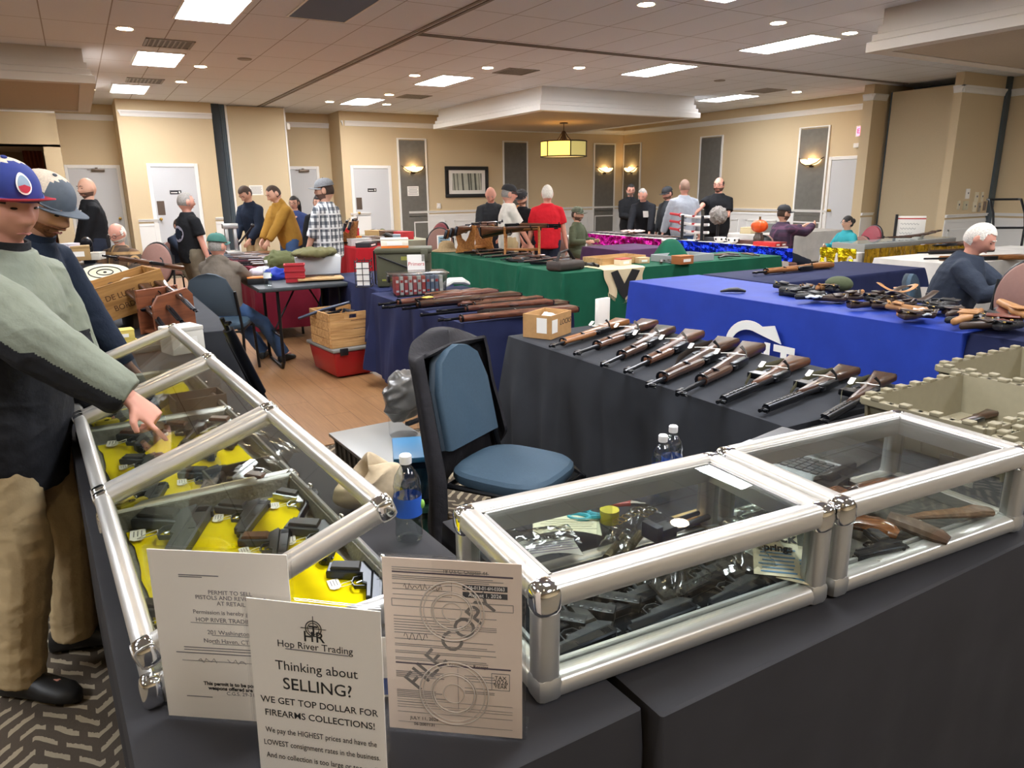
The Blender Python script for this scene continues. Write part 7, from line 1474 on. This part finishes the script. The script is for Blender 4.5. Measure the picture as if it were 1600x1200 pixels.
# bare table: bottle, red trays, clear bin, olive bag, plastic bag, black case
TT = .741
bottle(T(*pos(419, 447, TT)), 'clear water bottle at the front edge of the bare dark table', 1.0, mat('clear_label', '#dfe6ea', .5))
RTR = mat('red_tray_plastic', '#a3222b', .45)
for i in range(3): obox(T(*pos(462, 440, TT).to_2d(), TT+.053*i, R_(-15)), .17-.008*(i == 0), .14, .05, RTR, 'red_tray', ('bottom', 'middle', 'top')[i]+' red plastic tray of the stack on the bare table', th=.006, group='red trays on the bare table', rim=.006)
NV = .754
t = empty('clear_bin', 'frosted bin topped with olive cloth behind the red trays', 'bin', T(*pos(498, 428, NV).to_2d(), NV, R_(-12))); M().box((0, 0, .09), (.42, .28, .17), taper=.93).build('body', mat('frosted_white', '#d3d5d6', .4), t, bevel=.012)
for nm, px, py, z, rs, c, l in (('olive_cloth', 492, 400, NV+.18, (.22, .15, .035), '#6d6a45', 'folded olive cloth lying on the frosted bin'), ('canvas_bag', 440, 418, TT+.02, (.17, .12, .10), '#5b5f3a', 'olive canvas bag slumped behind the red trays'), ('plastic_bag', 432, 436, TT, (.12, .09, .055), '#2743b8', 'blue plastic bag left of the red trays'), ('plastic_bag', 408, 431, TT, (.10, .08, .045), '#d9cfd6', 'white and pink plastic bag beside the black case')):
    m = M(); m.ell((0, 0, rs[2]*.6), rs, 18, 12); o = remeshed(m, nm, mat(nm+c[1:], c, .5 if 'plastic' in nm else .9, bump=.3, bscale=20), None, .012, 1, .022, 12, px); q = pos(px, py, z); o.matrix_world = T(q.x, q.y, z+.012, .3); tag(o, l, 'cloth' if 'cloth' in nm else 'bag')
carton(pos(403, 443, TT), (.17, .13, .06), R_(-10), BLACKP, 'black case with an orange top at the near end of the bare table', strip=mat('orange_top', '#c9772e', .6), lab=False)
t = empty('brown_board', 'flat brown board under a leather strap at the end of the navy cloth', 'board', T(*pos(500, 436, NV).to_2d(), NV, R_(-10))); M().bb((-.2, -.11, 0), (.2, .11, .018)).build('board', WTR, t, bevel=.003); M().tube([(-.12, 0, .026), (0, .05, .03), (.13, .02, .026)], .014, 6, flat=.4).build('strap', BRL, t)
# wine crate with stencilled lettering, boxes and flat case on the left table
WCR = wood('wine_crate_pine', '#8f6530', '#bb8c4e', 5, .6)
q = Dm(190, 478, 4.72); XW = T(q.x+.0, q.y+.1, TB+.085, R_(14), R_(-13))
t = obox(XW, .50, .30, .2, WCR, 'wine_crate', 'old wine crate with stencilled lettering full of parts at left', 'crate', th=.014)
for s, z, x in (('A. DE LUZE & FILS', .125, .03), ('BORDEAUX', .06, .05)): text(s, .044, T(x, -.1515, z, rx=pi/2), mat('stencil_brown', '#5e3d1c', .8), t, bold=.0006, space=1)
carton(V((q.x+.12, q.y+.12, TB)), (.2, .22, .09), R_(14), mat('dark_prop_box', '#4a3c30', .8), 'dark box propping up the right end of the wine crate')
for i in range(12): blob(XW @ T(-.19+.033*i, .07*sin(i*2.3), .15, i*.7), [(-.06, 0, 0), (0, .01, .012), (.06, 0, 0)], [.012, .02, .01], (STEEL, WHITEP, BLUED, CARD)[i % 4] if i % 4 != 1 else mat('grey_wrap', '#a8a49c', .6), 'spare_part', 'wrapped spare part lying in the wine crate', 'part')
for o in COL.objects:
    if o.get('label') == 'wrapped spare part lying in the wine crate': o['group'] = 'parts in the wine crate'
YBX = mat('yellow_card', '#d6bf62', .75)
ZT4 = .757
carton(V((.10, 4.1, ZT4)), (.13, .09, .05), .2, YBX, 'lower yellow carton behind the farthest tray'); carton(V((.10, 4.1, ZT4+.051)), (.12, .085, .05), .1, YBX, 'upper yellow carton stacked behind the farthest tray')
carton(V((.36, 3.86, ZT4)), (.16, .14, .13), .3, mat('pale_carton', '#d8d5cc', .8), 'pale square carton beyond the right corner of the farthest tray')
t = empty('flat_glass_case', 'shallow glass-topped case behind the farthest tray', 'case', T(.22, 4.02, ZT4, .2)); M().bb((-.1, -.08, 0), (.1, .08, .03)).build('body', mat('grey_case_thin', '#7d807c', .5), t, bevel=.004); M().bb((-.1, -.08, .03), (.1, .08, .033)).build('glass_top', GLS, t)
for i in range(10): blob(T(-.08+.14*rnd.random(), 3.95+.3*rnd.random(), ZT4+.015, rnd.uniform(0, 3)), [(-.05, 0, 0), (0, .01, .01), (.05, 0, 0)], [.008, .014, .008], (STEEL, SILV, LEA2)[i % 3], 'small_part', 'small metal part on the black cloth behind the farthest tray', 'part')
for o in COL.objects:
    if o.get('label') == 'small metal part on the black cloth behind the farthest tray': o['group'] = 'parts behind the farthest tray'
# round drum and the heap of gun parts
t = empty('drum_magazine', 'round pale drum with dark rings lying tilted on a grey bucket', 'drum', T(*Dm(165, 432, 5.75).to_2d(), .95, 0, 0, .30)); M().lathe([(.16, 0), (.165, .01), (.165, .035), (.155, .045)], 36).build('rim', BLACKP, t); M().lathe([(.0, .046), (.155, .046), (.155, .048), (.0, .048)], 36, caps=False).build('face', mat('drum_face', '#cfc7ad', .6, var=.15, scale=8), t)
m = M()
for r_ in (.05, .10): m.tube([(r_*cos(a), r_*sin(a), .05) for a in [k*pi/20 for k in range(40)]], .004, 5, closed=True)
m.ell((0, 0, .05), (.012, .012, .006), 10, 6); m.build('rings', INK, t)
t = empty('bucket', 'grey bucket under the round drum at left', 'bucket', T(*Dm(165, 470, 5.75).to_2d(), TB)); M().lathe([(.1, 0), (.13, .15), (.135, .16), (.125, .16), (.095, .01)], 24).build('body', mat('grey_bucket', '#7b7f84', .5), t); M().tube([(.13*cos(a), .13*sin(a)*.2, .15+.05*sin(a)) for a in [k*pi/10 for k in range(11)]], .004, 5).build('handle', STEEL, t)
R9 = random.Random(4)
SMB = [mat('heap_'+n, c, .5, mt) for n, c, mt in (('steel', '#4a4b4e', .7), ('brown', '#5a4230', 0), ('khaki', '#8a7a58', 0), ('pale', '#b9b2a2', 0), ('dark', '#232326', .3), ('brass', '#8f7a48', .7))]
m = M(); 
for i in range(420):
    x = R9.uniform(-1.15, -.18); y = R9.uniform(6.38, 7.5); hh = .42*(1-abs(x+.6)/.6)*R9.random()+.05*R9.random(); m.k = R9.randrange(6); a = R9.uniform(0, 6.28); l = R9.uniform(.04, .16)
    if i % 3: m.tube([(x, y, TB+.02+max(0, hh)), (x+l*cos(a), y+l*sin(a), TB+.02+max(0, hh)+R9.uniform(-.02, .06))], R9.uniform(.006, .018), 6)
    else: m.box((x, y, TB+.03+max(0, hh)), (l, R9.uniform(.03, .08), R9.uniform(.02, .05)), a)
o = m.build('gun_parts_heap', SMB, smooth=40); tag(o, 'tangled heap of small gun parts and tools on the left tables', 'parts'); o['kind'] = 'stuff'
for i, (px, py, d_, c, l) in enumerate(((118, 384, (.2, .14, .12), '#a88a5c', 'open cardboard carton on the heap of gun parts'), (100, 390, (.22, .1, .05), '#2f7a4a', 'green box on the heap of gun parts'), (108, 380, (.12, .1, .09), '#d9d4e0', 'white and violet carton on the heap of gun parts'), (150, 394, (.14, .1, .06), '#c9c4b8', 'pale carton near the plaid shirt'))): q = Dm(px, py, 7.2); carton(V((q.x, q.y, max(TB+.02, q.z-d_[2]))), d_, .4*i, mat('carton_'+c[1:], c, .8), l, 'carton')
a, b = Dm(262, 415, 7.6), Dm(188, 404, 7.2); X, L = lay(a, b, 0, 1); longgun(X, 1.0, 'rifle lying across the gun-parts table before the plaid shirt', 'military', W1)
q = Dm(133, 365, 8.3); t = empty('bench_tool', 'dark machine tool on the clutter table before the bald person', 'tool', T(q.x, q.y, TB)); M().box((0, 0, .05), (.22, .3, .1)).build('base', STEEL, t, bevel=.01); M().box((.0, .05, .2), (.1, .1, .22)).tube([(0, -.1, .3), (0, .2, .3)], .05, 10).build('head', BLUED, t, bevel=.008)
# burgundy and scarlet tables, far clutter
q = Dm(372, 375, 10.6); t = empty('press', 'silver reloading press at the end of the burgundy table', 'press', T(1.6, 9.62, TB)); M().box((0, 0, .03), (.16, .2, .06)).box((-.05, 0, .2), (.04, .06, .32)).box((.05, 0, .2), (.04, .06, .32)).box((0, 0, .36), (.18, .1, .06)).build('frame', ALU2, t, bevel=.006); M().tube([(.05, 0, .1), (.25, -.1, .35)], .012, 8).build('lever', STEEL, t); M().ell((.25, -.1, .36), .025, 10, 8).build('knob', BLACKP, t)
for i, (x, y, d_, c, l) in enumerate(((3.45, 10.25, (.3, .2, .1), '#d3d3d0', 'white box at the near end of the scarlet table'), (3.6, 11.2, (.26, .22, .2), '#c8313a', 'red box before the grey panel with the paper notice'), (3.5, 10.8, (.3, .2, .1), '#e08a2a', 'orange and yellow pack on the scarlet table'), (3.45, 9.95, (.34, .2, .06), '#2b2c30', 'black flat case on the scarlet table'),
    (4.3, 10.95, (.2, .12, .09), '#8fa6b3', 'pale blue box behind the straw hat'), (4.4, 11.5, (.4, .25, .12), '#5a4030', 'brown wooden case below the framed print'), (4.5, 11.15, (.28, .2, .12), '#c2353a', 'red tin below the framed print'), (4.4, 12.2, (.3, .2, .1), '#b99a6a', 'tan carton at the far end below the framed print'),
    (6.5, 10.4, (.35, .25, .18), '#a58a5e', 'tan carton left of the magenta fringe'), (6.7, 11.2, (.4, .3, .16), '#9c8058', 'open brown carton before the olive sitter'), (6.6, 9.9, (.3, .2, .12), '#7c5a3a', 'brown carton at the near end of the far pale table'), (9.7, 8.65, (.3, .2, .1), '#c7b58e', 'tan box before the plum plaid shirt'), (10.2, 8.65, (.25, .2, .14), '#6a6a66', 'grey box between the seated vendors'), (10.8, 8.65, (.3, .2, .1), '#a8342e', 'red box near the teal top'))):
    carton(V((x, y, TB)), d_, .3*i, mat('carton_'+c[1:], c, .8), l, 'carton')
q = pos(674, 386, TB); t = empty('sign_card', 'pale blue framed card standing behind the straw hat', 'sign', T(4.02, 8.6, TB, R_(-15))); M().bb((-.09, -.012, 0), (.09, .0, .2)).build('frame', WHITEP, t, bevel=.004); M().bb((-.075, -.014, .015), (.075, -.011, .185)).build('card', mat('pale_blue_card', '#8fb0c2', .7), t)
m = M(); 
for k in range(5): m.bb((-.055, -.0155, .04+.028*k), (.055-.015*(k % 2), -.0138, .05+.028*k))
m.build('printed_lines', INK, t, smooth=0)
for i in range(10):
    x, y = 3.4+.4*rnd.random(), 9.85+1.6*rnd.random(); X, L = lay(V((x+.25, y, TB+.04)), V((x-.25, y+.2*rnd.random(), TB+.04)), 0, 1); longgun(X, .8, 'dark gun in the pile on the scarlet table', ('military', 'carbine')[i % 2], (W1, W3)[i % 2], 'guns on the scarlet table', full=False)
for i in range(8): blob(T(4.2+.5*rnd.random(), 10.95+1.8*rnd.random(), TB+.05, rnd.uniform(0, 3)), [(-.14, 0, 0), (0, .02, .03), (.14, 0, 0)], [.03, .05, .03], (BRL, HOLB, GRN)[i % 3], 'gun_slip', 'dark rolled gun slip below the framed print', 'slip')
for o in COL.objects:
    if o.get('label') == 'dark rolled gun slip below the framed print': o['group'] = 'gun slips below the print'
t = empty('ladderback_chair', 'wooden slatted rack behind the far pale table by the olive sitter', 'rack', T(6.4, 10.9, 0, .4)); m = M()
for s in (-.18, .18): M().tube([(s, 0, 0), (s, .02, 1.25)], .02, 8).build('post', RACK, t)
for k in range(4): M().bb((-.18, .0, .8+.12*k), (.18, .02, .85+.12*k)).build('slat', RACK, t)
m = M()
for k in range(7): a = k*.9; m.prism([(0, 0), (.05, .10), (.02, .2), (-.03, .12)], .012, T(.03*cos(a), .03*sin(a), .08, a, .35))
q = Dm(1014, 362, 10.6); t = m.build('paper_flowers', mat('pale_pink_paper', '#dcc8c2', .8)); t.matrix_world = T(7.75, 9.35, TB); tag(t, 'bunch of pale paper flowers in front of the name-tagged person', 'flowers'); M().lathe([(.03, 0), (.045, .06), (.03, .1)], 12).build('vase', mat('tan_vase', '#8a6a58', .5), t)
